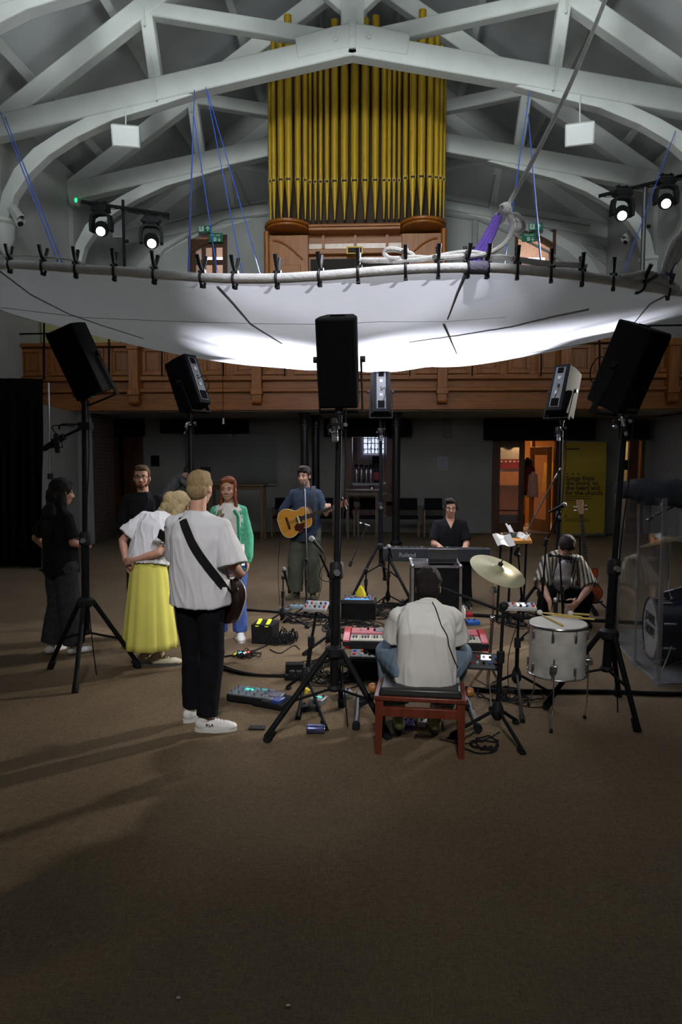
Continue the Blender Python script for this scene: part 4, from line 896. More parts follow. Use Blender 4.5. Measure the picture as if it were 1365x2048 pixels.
class Fig:
    def __init__(f, label, loc, rz, H=1.8, J=None, female=False, skin=SKIN):
        f.e = thing('person', label, 'person', loc, rz); s = H/1.8; f.s = s; f.fem = female; f.skin = skin
        D = dict(pelvis=(0, 0, .96), neck=(0, -.02, 1.50), head=(0, .02, 1.675), look=(0, 1, 0), up=(0, 0, 1),
                 shR=(.165, -.02, 1.435), elR=(.215, -.04, 1.17), wrR=(.235, .05, .93), shL=(-.165, -.02, 1.435), elL=(-.215, -.04, 1.17), wrL=(-.235, .05, .93),
                 hipR=(.09, 0, .93), knR=(.10, .015, .51), anR=(.11, -.02, .09), toeR=(.15, 1, 0), hipL=(-.09, 0, .93), knL=(-.10, .015, .51), anL=(-.11, -.02, .09), toeL=(-.15, 1, 0), mid=None)
        if female: D['shR'] = (.145, -.02, 1.43); D['shL'] = (-.145, -.02, 1.43)
        D.update(J or {}); f.j = {k: (V(v)*(1 if k in ('look', 'up', 'toeR', 'toeL') else s) if v is not None else None) for k, v in D.items()}
        j = f.j; f.xr = (j['shR']-j['shL']).normalized(); f.hx = (j['hipR']-j['hipL']).normalized()
        f.sp = [j['pelvis']] + ([j['mid']] if j['mid'] else []) + [j['neck']]
        y = j['look'].normalized(); z = (j['up']-y*j['up'].dot(y)).normalized(); x = y.cross(z); f.HM = Matrix((x, y, z)).transposed(); f.hands = []
    def hp(f, x, y, z): return f.j['head']+f.HM @ (V((x, y, z))*(f.s*.2+.8))
    def body(f, feet=True, hs=1.0, size=.0075):
        q = MB(); j = f.j; s = f.s; w = .92 if f.fem else 1
        spine_loft(q, f.sp, f.xr, [(-.10, .10*w, .08), (-.04, .155*w, .11), (.08, .160*w*(1.06 if f.fem else 1), .115), (.38, .130*w, .095), (.72, .158*w, .112), (.90, .150*w, .095), (1.0, .07, .06)])
        hM = f.HM
        def E(c, r): q.ell(f.hp(*c), tuple(a*(f.s*.2+.8) for a in r), hM, n=20, m=14)
        E((0, -.015, .035), (.077, .096, .085)); E((0, .022, -.04), (.060, .064, .078)); E((0, .050, -.088), (.030, .030, .024))
        E((0, .072, .020), (.050, .018, .013)); E((.033, .055, -.03), (.028, .03, .028)); E((-.033, .055, -.03), (.028, .03, .028))
        q.cap(f.hp(0, .084, .008), f.hp(0, .106, -.030), .009, .014); E((.010, .092, -.034), (.009, .012, .008)); E((-.010, .092, -.034), (.009, .012, .008)); E((0, .080, -.062), (.024, .012, .009))
        for sx in (-1, 1): E((sx*.078, -.008, -.010), (.009, .019, .031))
        q.cap(j['neck']-V((0, 0, .05)), f.hp(0, -.022, -.055), .062*(.85 if f.fem else 1), .055*(.88 if f.fem else 1), .95)
        for S in 'RL':
            sh, el, wr = j['sh'+S], j['el'+S], j['wr'+S]; k = .88 if f.fem else 1
            q.ell(sh, .050*k); q.cap(sh, el, .047*k, .040*k); q.cap(el, el.lerp(wr, .35), .040*k, .042*k); q.cap(el.lerp(wr, .35), wr, .042*k, .026*k)
            q.cap(j['neck']-V((0, 0, .04)), sh, .046, .047*k)
            hi, kn, an, to = j['hip'+S], j['kn'+S], j['an'+S], j['toe'+S].normalized()
            q.cap(hi, kn, .088*w, .056); q.cap(kn, kn.lerp(an, .35), .055, .058); q.cap(kn.lerp(an, .35), an, .058, .035)
            if feet: q.cap(an-V((0, 0, .04))-to*.03, an-V((0, 0, .055))+to*.13, .036, .030, .8, up=(0, 0, 1))
        for (W_, d, pn, side, kw) in f.hands: hand(q, j['wr'+W_], d, pn, side, sc=hs*(.92 if f.fem else 1), **kw)
        f.b = vox(q, 'body', f.skin, f.e, size, 2)
        return f
    def face(f, brow=(.06, .035, .02), beard=None, smile=0, glasses=False):
        BM = mat('brow_%d' % int(brow[0]*1000), brow, .9)
        for sx in (-1, 1):
            q = MB(); q.mat(mat('eye_white', (.55, .5, .48), .3)).ell(f.hp(sx*.030, .079, .002), (.013, .008, .007), f.HM, n=12, m=8); q.mat(EYE).ell(f.hp(sx*.030, .084, .002), (.0065, .005, .0065), f.HM, n=10, m=6); q.build('eye', None, f.e)
            MB().tube([f.hp(sx*.014, .091, .022), f.hp(sx*.03, .091, .028), f.hp(sx*.046, .082, .023)], .004, n=6, smooth=1).build('eyebrow', BM, f.e)
        q = MB(); q.tube([f.hp(-.024, .086, -.058+smile), f.hp(0, .093, -.063), f.hp(.024, .086, -.058+smile)], .0055, n=8, smooth=2); q.build('mouth', LIP, f.e)
        if smile: MB().tube([f.hp(-.014, .0925, -.060+smile*.4), f.hp(0, .0965, -.061), f.hp(.014, .0925, -.060+smile*.4)], .003, n=6, smooth=1).build('teeth', mat('teeth', (.75, .72, .66), .4), f.e)
        if beard:
            q = MB()
            for c, r in (((0, .055, -.088), (.034, .032, .024)), ((.040, .022, -.068), (.021, .04, .030)), ((-.040, .022, -.068), (.021, .04, .030)), ((0, .086, -.048), (.026, .008, .006)), ((.062, .008, -.045), (.014, .025, .03)), ((-.062, .008, -.045), (.014, .025, .03)), ((0, .082, -.082), (.022, .012, .014))): q.ell(f.hp(*c), r, f.HM)
            vox(q, 'beard', hairmat('beard_hair', beard), f.e, .006, 2, .0025, (90, 90, 90))
        if glasses:
            q = MB()
            for sx in (-1, 1):
                q.tube([f.hp(sx*.032+.025*math.copysign(abs(cos(a*pi/8))**.6, cos(a*pi/8)), .098, .000+.015*math.copysign(abs(sin(a*pi/8))**.6, sin(a*pi/8))) for a in range(16)], .0015, n=6, closed=True)
                q.tube([f.hp(sx*.057, .098, .006), f.hp(sx*.078, .04, .008), f.hp(sx*.082, -.005, .006)], .0022, n=6)
            q.tube([f.hp(-.008, .102, .004), f.hp(0, .105, .007), f.hp(.008, .102, .004)], .0024, n=6); q.build('glasses', BLKP, f.e)
        return f
    def hair(f, col, blobs=(), base=True, vol=.0, fr=1.0, name='hair', strands=None, front=.055):
        """short cap plus extra blobs in head coordinates"""
        q = MB()
        if base:
            q.ell(f.hp(0, -.026, .048), tuple((a+vol) for a in (.080, .094, .084)), f.HM, n=22, m=16)
            q.ell(f.hp(0, -.055, -.01), tuple((a+vol) for a in (.073, .062, .07)), f.HM)
            q.ell(f.hp(0, front-.01, .088), (.058, .04, .026), f.HM)
            for sx in (-1, 1): q.ell(f.hp(sx*.070, .008, .035), (.013, .028, .035), f.HM)
        for c, r in blobs: q.ell(f.hp(*c) if len(c) == 3 else V(c[:3]), r, f.HM)
        if strands:
            for pts, r in strands: q.tube([f.hp(*p) for p in pts], r, n=10, smooth=2)
        vox(q, name, hairmat(name+'_%d_%d' % (int(col[0]*999), int(col[1]*999)), col), f.e, .007, 1, .005*fr, (55, 55, 20))
        return f
    def top(f, m, sleeve='short', hem=-.22, loose=.03, collar=True, name='t_shirt', folds=.010, open_=False, hemr=None, slr=None, cuff=None):
        q = MB(); j = f.j; w = .92 if f.fem else 1; g = loose
        hr = hemr or (.175, .125)
        spine_loft(q, f.sp, f.xr, [(hem, hr[0]*w+g, hr[1]+g), (hem*.5, hr[0]*w*.99+g, hr[1]+g), (.1, .170*w+g, .120+g), (.4, .152*w+g, .112+g), (.72, .170*w+g*.6, .122+g*.5), (.90, .160*w+g*.2, .102+.01), (1.0, .090, .078), (1.045, .075, .068)])
        for S in 'RL':
            sh, el, wr = j['sh'+S], j['el'+S], j['wr'+S]; k = .88 if f.fem else 1; a = slr or .064
            q.ell(sh, .063*k); q.cap(j['neck']-V((0, 0, .03)), sh, .062, .061*k)
            if sleeve == 'short':
                e = sh.lerp(el, .80); q.cap(sh, e, .060*k, a+g*.4, flat=True); q.ell(sh, .062*k)
            elif sleeve == 'elbow':
                e = sh.lerp(el, .98); q.cap(sh, e, .060*k, a+g*.4, flat=True); q.ell(sh, .062*k)
            elif sleeve == 'long':
                q.cap(sh, el, .056*k+g*.3, .046*k+g*.4); q.cap(el, wr, .046*k+g*.4, (cuff or .034)*k+g*.2, flat=True); q.ell(el, .046*k+g*.4)
            elif sleeve == 'rolled':
                e = el.lerp(wr, .35); q.cap(sh, el, .064*k+g*.3, .054*k+g*.3); q.ell(el, .054*k+g*.3); q.cap(el, e, .054*k+g*.3, .052*k+g*.2, flat=True)
        o = vox(q, name, m, f.e, .0085, 3, folds, seed=len(f.e['label']))
        return o
    def collar(f, m, r=.068, name='collar'):
        n = f.j['neck']; d = (f.j['head']-n).normalized()*.0
        M = frame(f.hp(0, -.02, -.05)-n)
        return MB().tube([n+V((0, 0, .005))+M @ V((r*cos(a*pi/10), r*.92*sin(a*pi/10), .01)) for a in range(20)], .008, n=8, closed=True).build(name, m, f.e)
    def trousers(f, m, loose=.02, hemz=None, name='trousers', folds=.008, thigh=.092, knee=.066, hem=.062, waist=.16, upto=1.0, hemflat=True):
        q = MB(); j = f.j; w = .95 if f.fem else 1
        d = (f.sp[1]-f.sp[0]).normalized(); P = f.sp[0]
        spine_loft(q, [P-d*.07, P+d*.11], f.hx, [(0, .14*w+loose, .105+loose), (.4, waist+loose*.6, .118+loose), (1, waist*.93+loose*.3, .105+loose*.5)])
        for S in 'RL':
            hi, kn, an = j['hip'+S], j['kn'+S], j['an'+S]; e = kn.lerp(an, upto)
            q.cap(hi, kn, thigh+loose, knee+loose); q.ell(kn, knee+loose)
            q.cap(kn, e, knee+loose, hem+loose, flat=True)
        return vox(q, name, m, f.e, .0085, 3, folds, (8, 8, 5), seed=3)
    def shoes(f, m, sole, name='shoe', sock=None, txt=None, lace=None, big=1.0):
        for S in 'RL':
            an, to = f.j['an'+S], f.j['toe'+S].copy(); to.z = 0; to.normalize(); z0 = an.z-.09*f.s; side = V((-to.y, to.x, 0)); b = V((an.x, an.y, z0))
            q = MB(); k = big; up = V((0, 0, 1)); M = Matrix((side, to, up)).transposed()
            for c, r in (((0, -.03, .055), (.040, .055, .050)), ((0, .04, .045), (.042, .075, .042)), ((0, .115, .036), (.046, .070, .033)), ((0, .16, .030), (.040, .045, .026)), ((0, -.02, .09), (.040, .045, .03))): q.ell(b+M @ (V(c)*k), tuple(a*k for a in r), M)
            q.ell(b+M @ V((0, -.015, .10))*1, (.034, .04, .02), M)
            o = vox(q, name, m, f.e, .006, 2)
            n = 22; out = []
            for i in range(n):
                a = 2*pi*i/n; wx = .046 + (.006 if sin(a) > 0 else -.002); out.append(((wx*cos(a))*k, (.058+.145*sin(a))*k))
            MB().prism(out, 0.0, .026*k, M, b).build('sole', sole, o)
            if lace:
                q = MB()
                for i in range(4):
                    y = .05+i*.022; zt = .092-i*.007; q.tube([b+M @ (V((-.024, y, zt-.012))*k), b+M @ (V((0, y+.004, zt))*k), b+M @ (V((.024, y+.008, zt-.010))*k)], .003, n=5)
                q.build('lace', lace, o)
            if sock: MB().lathe([(.044, 0), (.042, .05), (.040, .09)], V((an.x, an.y, z0+.10)), n=14).build('sock', sock, f.e)
            if txt and S == 'R':
                MT = Matrix((to, up, -side if True else side)).transposed(); text(txt, .028, b+M @ (V((-.0455, .02, .055))*k), Matrix((to, up, to.cross(up))).transposed(), BLKM, o, world=False)
        return f
    def socks(f, m):
        for S in 'RL':
            an, to = f.j['an'+S], f.j['toe'+S].normalized(); q = MB()
            q.cap(an+V((0, 0, .03)), an-V((0, 0, .02)), .038, .040); q.cap(an-V((0, 0, .045))-to*.03, an-V((0, 0, .055))+to*.14, .042, .036, .8, up=(0, 0, 1)); vox(q, 'sock', m, f.e, .006, 2)
        return f
_hm = {}
def hairmat(name, col):
    if name in _hm: return _hm[name]
    m = mat(name, col, .7, var=.45, scale=40, stretch=(6, 6, .6), bump=.5, bscale=60, spec=.25); _hm[name] = m; return m
WTEE = mat('white_tee', (.60, .60, .63), .95, var=.03, scale=6); BTEE = mat('black_tee', (.010, .010, .012), .95, var=.2)
WSOLE = mat('white_rubber', (.6, .6, .58), .6); WLEA = mat('white_leather', (.68, .67, .66), .5)
BTROU = mat('black_trousers', (.006, .006, .008), .95, var=.2)

# D : guitarist in white tee, back to camera -------------------------------
L = G(404, 1450)
fD = Fig('person in white t-shirt and black trousers seen from behind, guitar on a black strap', (L.x, L.y, 0), R(-16), 1.80,
         dict(head=(.0, .03, 1.665), look=(-.12, 1, -.10), neck=(0, -.02, 1.49), shR=(.185, .0, 1.41), shL=(-.185, -.02, 1.425), elR=(.265, -.02, 1.15), wrR=(.20, .24, 1.05), elL=(-.22, .10, 1.18), wrL=(-.24, .36, 1.24),
              anR=(.09, -.08, .09), anL=(-.10, .06, .09), toeR=(.95, .42, 0), toeL=(.5, .9, 0), knR=(.09, .0, .50), knL=(-.095, .05, .51)))
fD.hands = [('R', (-.6, .7, -.2), (0, -.3, -1), 1, dict(curl=.45)), ('L', (-.4, .7, .3), (.6, .2, .5), -1, dict(curl=.7))]
fD.body(); oD = fD.top(WTEE, 'elbow', hem=-.17, loose=.040, hemr=(.175, .125), slr=.092, folds=.012); fD.collar(WTEE, .066)
fD.trousers(BTROU, .014, hem=.062, upto=.96); fD.shoes(WLEA, WSOLE, lace=WLEA, txt='FILA')
fD.hair((.27, .19, .095), [((0, .02, .108), (.06, .06, .022))], vol=.001, fr=.9)
# A : dark-haired person at left --------------------------------------------
L = G(128, 1308)
fA = Fig('person with long dark wavy hair, black top and white socks at far left', (L.x, L.y, 0), R(-34), 1.66,
         dict(head=(.02, .03, 1.675), look=(.22, 1, -.08), elL=(-.33, -.08, 1.20), wrL=(-.19, .06, 1.00), elR=(.19, .02, 1.17), wrR=(.14, .24, 1.12), toeR=(.2, 1, 0), toeL=(-.15, 1, 0), anR=(.10, .06, .09), anL=(-.12, -.07, .09)), female=True, skin=SKIN2)
fA.hands = [('L', (.5, .5, -.6), (1, -.2, 0), -1, dict(curl=.4)), ('R', (-.9, .2, .2), (0, -1, 0), -1, dict(curl=.5))]
fA.body(); fA.face((.02, .015, .01)); fA.top(BTEE, 'short', hem=-.20, loose=.02, folds=.008)
fA.trousers(mat('grey_check_trousers', (.040, .042, .046), .95, var=.25, scale=30), .018, hem=.085, knee=.085, upto=.93); fA.socks(mat('white_sock', (.62, .62, .62), .95))
fA.hair((.012, .009, .008), [((0, -.10, -.05), (.085, .05, .10)), ((.03, -.12, -.20), (.085, .05, .12)), ((-.03, -.12, -.24), (.085, .055, .12)), ((.0, -.12, -.36), (.085, .045, .11)), ((-.01, -.12, -.46), (.075, .04, .09)), ((.05, -.12, -.33), (.05, .045, .12)), ((-.05, -.12, -.33), (.05, .045, .12)), ((.075, -.03, -.10), (.022, .045, .13)), ((-.075, -.03, -.10), (.022, .045, .13)), ((.07, -.02, -.22), (.03, .04, .12))], vol=.010, fr=1.7)
# B : bearded person ---------------------------------------------------------
p = at(285, 950, 7.25)
fB = Fig('bearded person in glasses and a black jumper with arms folded behind the others', (p.x, p.y, 0), R(180+4), 1.79,
         dict(look=(-.10, 1, .06), elR=(.225, .02, 1.16), wrR=(.02, .22, 1.13), elL=(-.225, .02, 1.16), wrL=(-.03, .23, 1.17)))
fB.hands = [('R', (-1, .05, .1), (0, -1, 0), 1, dict(curl=.3)), ('L', (1, .05, -.1), (0, -1, 0), -1, dict(curl=.3))]
fB.body(); fB.face((.06, .03, .018), beard=(.11, .045, .02), glasses=True); fB.top(mat('black_jumper', (.014, .015, .018), .95, var=.2, bump=.3, bscale=120), 'long', hem=-.12, loose=.022, name='jumper'); fB.collar(mat('black_jumper', None))
fB.trousers(mat('charcoal_trousers', (.02, .02, .024), .95), .015); fB.shoes(BLKP, WSOLE)
fB.hair((.10, .055, .03), [((.01, .035, .108), (.056, .045, .022)), ((0, .0, .112), (.06, .07, .022))], fr=1.0)
# C : bending person in yellow skirt ----------------------------------------
L = G(303, 1330)
fC = Fig('person in a white t-shirt and long yellow skirt bending forward with hands on the waist', (L.x, L.y, 0), R(-18), 1.72,
         dict(pelvis=(0, -.02, .95), mid=(.0, .03, 1.16), neck=(.07, .14, 1.42), head=(.17, .26, 1.50), look=(.5, .7, -.6), up=(.5, .55, .7), shR=(.20, .13, 1.30), shL=(-.10, .09, 1.40),
              elR=(.20, -.12, 1.10), wrR=(-.03, -.17, 1.03), elL=(-.25, -.06, 1.19), wrL=(-.17, -.12, 1.00), toeR=(.9, .5, 0), toeL=(.75, .6, 0), anR=(.08, .02, .09), anL=(-.05, .0, .09)), female=True)
fC.hands = [('R', (-.9, .0, -.2), (0, 1, -.1), 1, dict(curl=.3)), ('L', (.7, -.1, -.5), (0, 1, 0), -1, dict(curl=.4))]
fC.body(); fC.face((.25, .17, .09)); fC.top(WTEE, 'short', hem=.05, loose=.032, folds=.014, slr=.085)
fC.hair((.30, .23, .12), [((0, -.06, -.02), (.08, .06, .10)), ((-.07, -.02, -.06), (.03, .06, .10)), ((.07, .0, -.06), (.03, .05, .10)), ((.10, .20, 1.50, 0), (.06, .07, .07)), ((.07, .17, 1.44, 0), (.055, .045, .07)), ((.04, .15, 1.39, 0), (.05, .04, .06)), ((.01, .14, 1.345, 0), (.045, .035, .045)), ((.10, .19, 1.40, 0), (.05, .05, .07)), ((.15, .20, 1.40, 0), (.05, .05, .07))], vol=.004, fr=.9)
YEL = mat('yellow_cotton', (.62, .58, .13), .85, var=.06, scale=5)
q = MB(); n = 72; rings = []
for k in range(15):
    u = k/14; z = 1.02-.84*u; rx = .145+.10*u**.8; ry = .118+.12*u**.8
    rings.append([V((rx*cos(2*pi*i/n)*(1+.045*u**.6*sin(i*2*pi/n*13)+.03*u*sin(i*2*pi/n*5+1)), -.01+ry*sin(2*pi*i/n)*(1+.045*u**.6*sin(i*2*pi/n*13+1.5)), z)) for i in range(n)])
q.loft(rings, caps=False)
o = q.build('skirt', YEL, fC.e); o.modifiers.new('thick', 'SOLIDIFY').thickness = .004
q = MB(); q.lathe([(.150, 0), (.156, .015), (.152, .06), (.145, .065)], V((0, -.01, .975)), Matrix(((1, 0, 0), (0, .82, 0), (0, 0, 1))), n=40, caps=False); q.build('waistband', YEL, fC.e)
fC.shoes(mat('cream_trainer', (.50, .45, .33), .7), mat('dark_trainer_sole', (.05, .05, .05), .7), lace=BLKM, sock=mat('cream_sock', (.55, .5, .38), .95))
# E : person in green cardigan ----------------------------------------------
p = at(457, 980, 7.15)
fE = Fig('smiling person with long red hair, mint green cardigan, white top and blue jeans', (p.x, p.y, 0), R(180+6), 1.67,
         dict(look=(.12, 1, -.02), elR=(.20, .02, 1.17), wrR=(.08, .22, 1.34), elL=(-.20, -.02, 1.15), wrL=(-.21, .06, .90)), female=True)
fE.hands = [('R', (-.1, .15, 1), (-1, .1, 0), -1, dict(curl=.35)), ('L', (0, .1, -1), (1, 0, 0), 1, dict(curl=.35))]
fE.body(); fE.face((.25, .10, .04), smile=.006)
fE.top(mat('white_knit_top', (.66, .66, .64), .9), 'none', hem=-.05, loose=.005, name='top', folds=.004); 
CARD = mat('mint_cardigan', (.11, .46, .29), .95, var=.12, scale=60, bump=.6, bscale=140)
# cardigan: sleeves and two front panels
def cardigan(f):
    q = MB(); j = f.j
    for S, s_ in (('R', 1), ('L', -1)):
        sh, el, wr = j['sh'+S], j['el'+S], j['wr'+S]
        q.ell(sh, .060); q.cap(sh, el, .056, .062); q.ell(el, .062); q.cap(el, el.lerp(wr, .85), .062, .055); q.cap(el.lerp(wr, .85), wr, .045, .040)
        # panel: partial shell around the torso
        for k in range(12):
            z = 1.42-.62*k/11; zz = z*f.s; rx = (.142+.03*(k/11))*.95; ry = .120+.02*(k/11)
            pts = []
            for a in range(7): t = R(-90+a*(125/6)); pts.append(V((s_*rx*cos(t), ry*sin(t)-.01, zz)))
            q.tube(pts, .026, n=8)
    q.cap(j['neck']+V((0, -.03, -.01)), j['shR'], .050, .052); q.cap(j['neck']+V((0, -.03, -.01)), j['shL'], .050, .052)
    vox(q, 'cardigan', CARD, f.e, .009, 4, .006, seed=2)
    RIB = mat('green_rib_knit', (.035, .30, .17), .95)
    for S, s_ in (('R', 1), ('L', -1)):
        wr, el = j['wr'+S], j['el'+S]; MB().cap(el.lerp(wr, .86), el.lerp(wr, .99), .052, .045, flat=True).build('cuff', RIB, f.e)
        pts = []
        for k in range(12): z = (1.45-.65*k/11)*f.s; rx = (.142+.03*k/11)*.95; ry = .120+.02*k/11; t = R(42 if k else 60); pts.append(V((s_*rx*cos(t)*1.0, ry*sin(t)+.012, z)))
        MB().tube(pts, .016, n=8, smooth=1).build('button_band', RIB, f.e)
        pts = [V((s_*.165*cos(R(-90+a*20)), .140*sin(R(-90+a*20))-.01, .80*f.s)) for a in range(7)]; MB().tube(pts, .028, n=8, smooth=1).build('hem_rib', RIB, f.e)
cardigan(fE)
fE.trousers(mat('blue_jeans', (.05, .09, .28), .9), .012); fE.shoes(WLEA, WSOLE)
fE.hair((.20, .055, .020), [((.068, -.01, -.06), (.016, .04, .11)), ((-.068, -.01, -.06), (.016, .04, .11)), ((.072, .0, -.17), (.020, .035, .07)), ((-.076, .0, -.17), (.020, .035, .08)), ((0, -.07, -.10), (.07, .04, .12)), ((.045, .035, .085), (.03, .04, .03)), ((-.045, .035, .085), (.03, .04, .03))], vol=.002, fr=.9, front=.045)
# F : acoustic guitarist ------------------------------------------------------
p = at(612, 1000, 9.25)
FS = mat('x', (.1, .1, .1)) ; CHK = pattern_mat('navy_check_cotton', 'check', (.018, .028, .048), (.050, .068, .098), 62)
fF = Fig('smiling person in a navy checked shirt and olive trousers playing an acoustic guitar', (p.x, p.y, 0), R(180-8), 1.745,
         dict(look=(.22, 1, -.04), head=(.01, .04, 1.675), elR=(.33, .00, 1.20), wrR=(.12, .22, 1.02), elL=(-.27, .02, 1.20), wrL=(-.34, .27, 1.20), toeR=(.4, 1, 0), toeL=(-.3, 1, 0), anR=(.15, .0, .09), anL=(-.09, -.02, .09), knR=(.13, .05, .51), knL=(-.09, .05, .51)))
fF.hands = [('R', (-.75, .35, -.45), (-.3, -1, 0), 1, dict(curl=.45)), ('L', (-.25, .3, .75), (.3, -.8, 0), -1, dict(curl=.75))]
fF.body(); fF.face((.03, .02, .012), smile=.008)
fF.top(CHK, 'long', hem=-.30, loose=.025, name='shirt', folds=.010)
q = MB()
for s_ in (-1, 1):
    n_ = fF.j['neck']; q.add([n_+V((s_*.012, .085, -.045)), n_+V((s_*.070, .05, .03)), n_+V((s_*.095, .045, -.035)), n_+V((s_*.055, .098, -.085)), n_+V((s_*.012, .090, -.050)), n_+V((s_*.070, .058, .030)), n_+V((s_*.10, .055, -.035)), n_+V((s_*.055, .108, -.085))], [(0, 1, 2, 3), (7, 6, 5, 4), (0, 4, 5, 1), (1, 5, 6, 2), (2, 6, 7, 3), (3, 7, 4, 0)])
q.build('collar', CHK, fF.e)
fF.trousers(mat('olive_trousers', (.085, .095, .07), .95, var=.12, scale=4), .026, hem=.072, knee=.074, folds=.014, upto=.95); fF.shoes(mat('olive_suede', (.06, .06, .04), .9), mat('gum_sole', (.10, .08, .05), .8))
fF.hair((.022, .014, .010), [((.025, .062, .080), (.045, .028, .030)), ((-.030, .060, .075), (.042, .026, .030)), ((0, .03, .11), (.06, .06, .03))], fr=.9, vol=.004)
# G : back keyboard player ----------------------------------------------------
p = at(901, 1000, 9.35); sz = -.44
fG = Fig('person in headphones, glasses and a black v-neck t-shirt seated at the long black stage piano', (p.x, p.y, 0), R(180), 1.80,
         dict(pelvis=(0, -.05, .50), neck=(0, .0, 1.05), head=(0, .06, 1.215), look=(0, 1, -.12), shR=(.165, .0, .985), shL=(-.165, .0, .985), elR=(.215, .06, .74), wrR=(.16, .32, .745), elL=(-.215, .06, .74), wrL=(-.16, .32, .745),
              hipR=(.09, -.02, .48), hipL=(-.09, -.02, .48), knR=(.16, .40, .50), knL=(-.16, .40, .50), anR=(.17, .42, .09), anL=(-.17, .42, .09)))
fG.hands = [('R', (-.1, 1, -.15), (0, -.2, -1), -1, dict(curl=.3)), ('L', (.1, 1, -.15), (0, -.2, -1), 1, dict(curl=.3))]
fG.body(); fG.face((.03, .02, .012), glasses=True); fG.top(BTEE, 'short', hem=-.1, loose=.02, folds=.008)
n_ = fG.j['neck']; q = MB().add([n_+V((-.055, .06, .02)), n_+V((.055, .06, .02)), n_+V((0, .128, -.10)), n_+V((-.055, .07, .015)), n_+V((.055, .07, .015)), n_+V((0, .136, -.10))], [(0, 1, 2), (5, 4, 3), (0, 3, 4, 1), (1, 4, 5, 2), (2, 5, 3, 0)]); q.build('open_neckline', SKIN, fG.e)
fG.trousers(BTROU, .015); fG.shoes(BLKP, WSOLE)
fG.hair((.022, .014, .010), [((.02, .05, .105), (.06, .045, .028))], fr=1.4, vol=.004)
q = MB()
for sx in (-1, 1): q.ell(fG.hp(sx*.088, -.005, -.005), (.016, .03, .034), fG.HM)
q.tube([fG.hp(.09*cos(pi*k/12), -.01, .02+.125*sin(pi*k/12)) for k in range(13)], .006, n=6); q.build('headphones', BLKP, fG.e)
# H : front seated keyboard player -------------------------------------------
p = G(845, 1440); HY = 4.62
fH = Fig('dark-haired person in a white t-shirt and jeans sitting on the wooden stool, back turned', (at(850, 1380, HY).x, HY, 0), R(-3), 1.80,
         dict(pelvis=(0, -.06, .52), mid=(0, -.12, .69), neck=(.02, .06, .895), head=(.02, .17, 1.00), look=(0, 1, -.35), up=(0, .35, 1), shR=(.180, .04, .825), shL=(-.175, .04, .825), elR=(.215, .14, .63), wrR=(.22, .40, .66), elL=(-.21, .14, .63), wrL=(-.20, .40, .66),
              hipR=(.11, -.05, .50), hipL=(-.11, -.05, .50), knR=(.24, .33, .50), knL=(-.25, .33, .50), anR=(.08, .17, .10), anL=(-.17, .15, .10), toeR=(.1, 1, 0), toeL=(-.05, 1, 0)), skin=SKIN2)
fH.hands = [('R', (-.1, 1, -.15), (0, -.2, -1), -1, dict(curl=.3)), ('L', (.1, 1, -.15), (0, -.2, -1), 1, dict(curl=.3))]
fH.body(); oH = fH.top(mat('cream_tee', (.60, .59, .56), .95, var=.03, scale=6), 'short', hem=-.20, loose=.030, hemr=(.190, .140), slr=.078, folds=.014); fH.collar(mat('cream_tee', None), .072)
fH.trousers(mat('light_jeans', (.15, .21, .28), .9, var=.15, scale=8), .03, hem=.065, upto=.80); fH.shoes(mat('olive_black_trainer', (.24, .23, .10), .8), mat('black_sole', (.02, .02, .02), .8), sock=mat('white_sock2', (.6, .6, .6), .95))
fH.hair((.010, .007, .006), [((0, -.03, .10), (.07, .08, .035))], vol=.010, fr=1.3)
tag(fH.e)
# headphone cord down the back
from mathutils.bvhtree import BVHTree
def on_mesh(o, root, pts, off=.006):
    M = wm(root); bv = BVHTree.FromPolygons([M @ v.co for v in o.data.vertices], [tuple(p.vertices) for p in o.data.polygons]); c = V((CAMX, 0, CAMH)); out = []
    for (a, b), (c2, d2) in zip(pts, pts[1:]):
        n = max(2, int(max(abs(c2-a), abs(d2-b)))//7)
        for k in range(n):
            h = bv.ray_cast(c, ray(a+(c2-a)*k/n, b+(d2-b)*k/n).normalized())
            if h[0] is not None: out.append((h[0]+h[1]*(off if h[1].y < 0 else -off), h[1] if h[1].y < 0 else -h[1]))
    return out
P = on_mesh(oH, fH.e, [(866, 1206), (874, 1225), (883, 1252), (894, 1272), (897, 1290), (906, 1315), (914, 1335), (924, 1352), (930, 1368)])
MB().tube([p for p, n in P], .0035, n=6, smooth=1).build('earphone_cord', BLKM, fH.e, world=True)
# I : crouching person ---------------------------------------------------------
p = at(1122, 1158, 7.95)
STR = pattern_mat('striped_shirt_cloth', 'stripe', (.075, .062, .048), (.42, .40, .35), 26)
fI = Fig('person crouching in a brown and cream striped shirt over white, head bowed', (p.x, p.y, 0), R(180), 1.80,
         dict(pelvis=(0, -.18, .34), mid=(0, -.12, .56), neck=(0, .10, .80), head=(0, .22, .90), look=(0, .65, -.75), up=(0, .8, .7), shR=(.175, .06, .74), shL=(-.175, .06, .74), elR=(.26, .22, .50), wrR=(.21, .40, .34), elL=(-.25, .24, .48), wrL=(-.08, .44, .36),
              hipR=(.11, -.15, .33), hipL=(-.11, -.15, .33), knR=(.20, .24, .40), knL=(-.22, .22, .38), anR=(.20, .02, .09), anL=(-.24, -.02, .09), toeR=(.3, 1, 0), toeL=(-.3, 1, 0)))
fI.hands = [('R', (0, .2, -1), (-1, 0, 0), -1, dict(curl=.4)), ('L', (.6, .4, -.4), (.2, -1, 0), -1, dict(curl=.8))]
fI.body(); fI.top(STR, 'elbow', hem=-.05, loose=.035, folds=.010, name='shirt', slr=.08)
n_ = fI.j['neck']
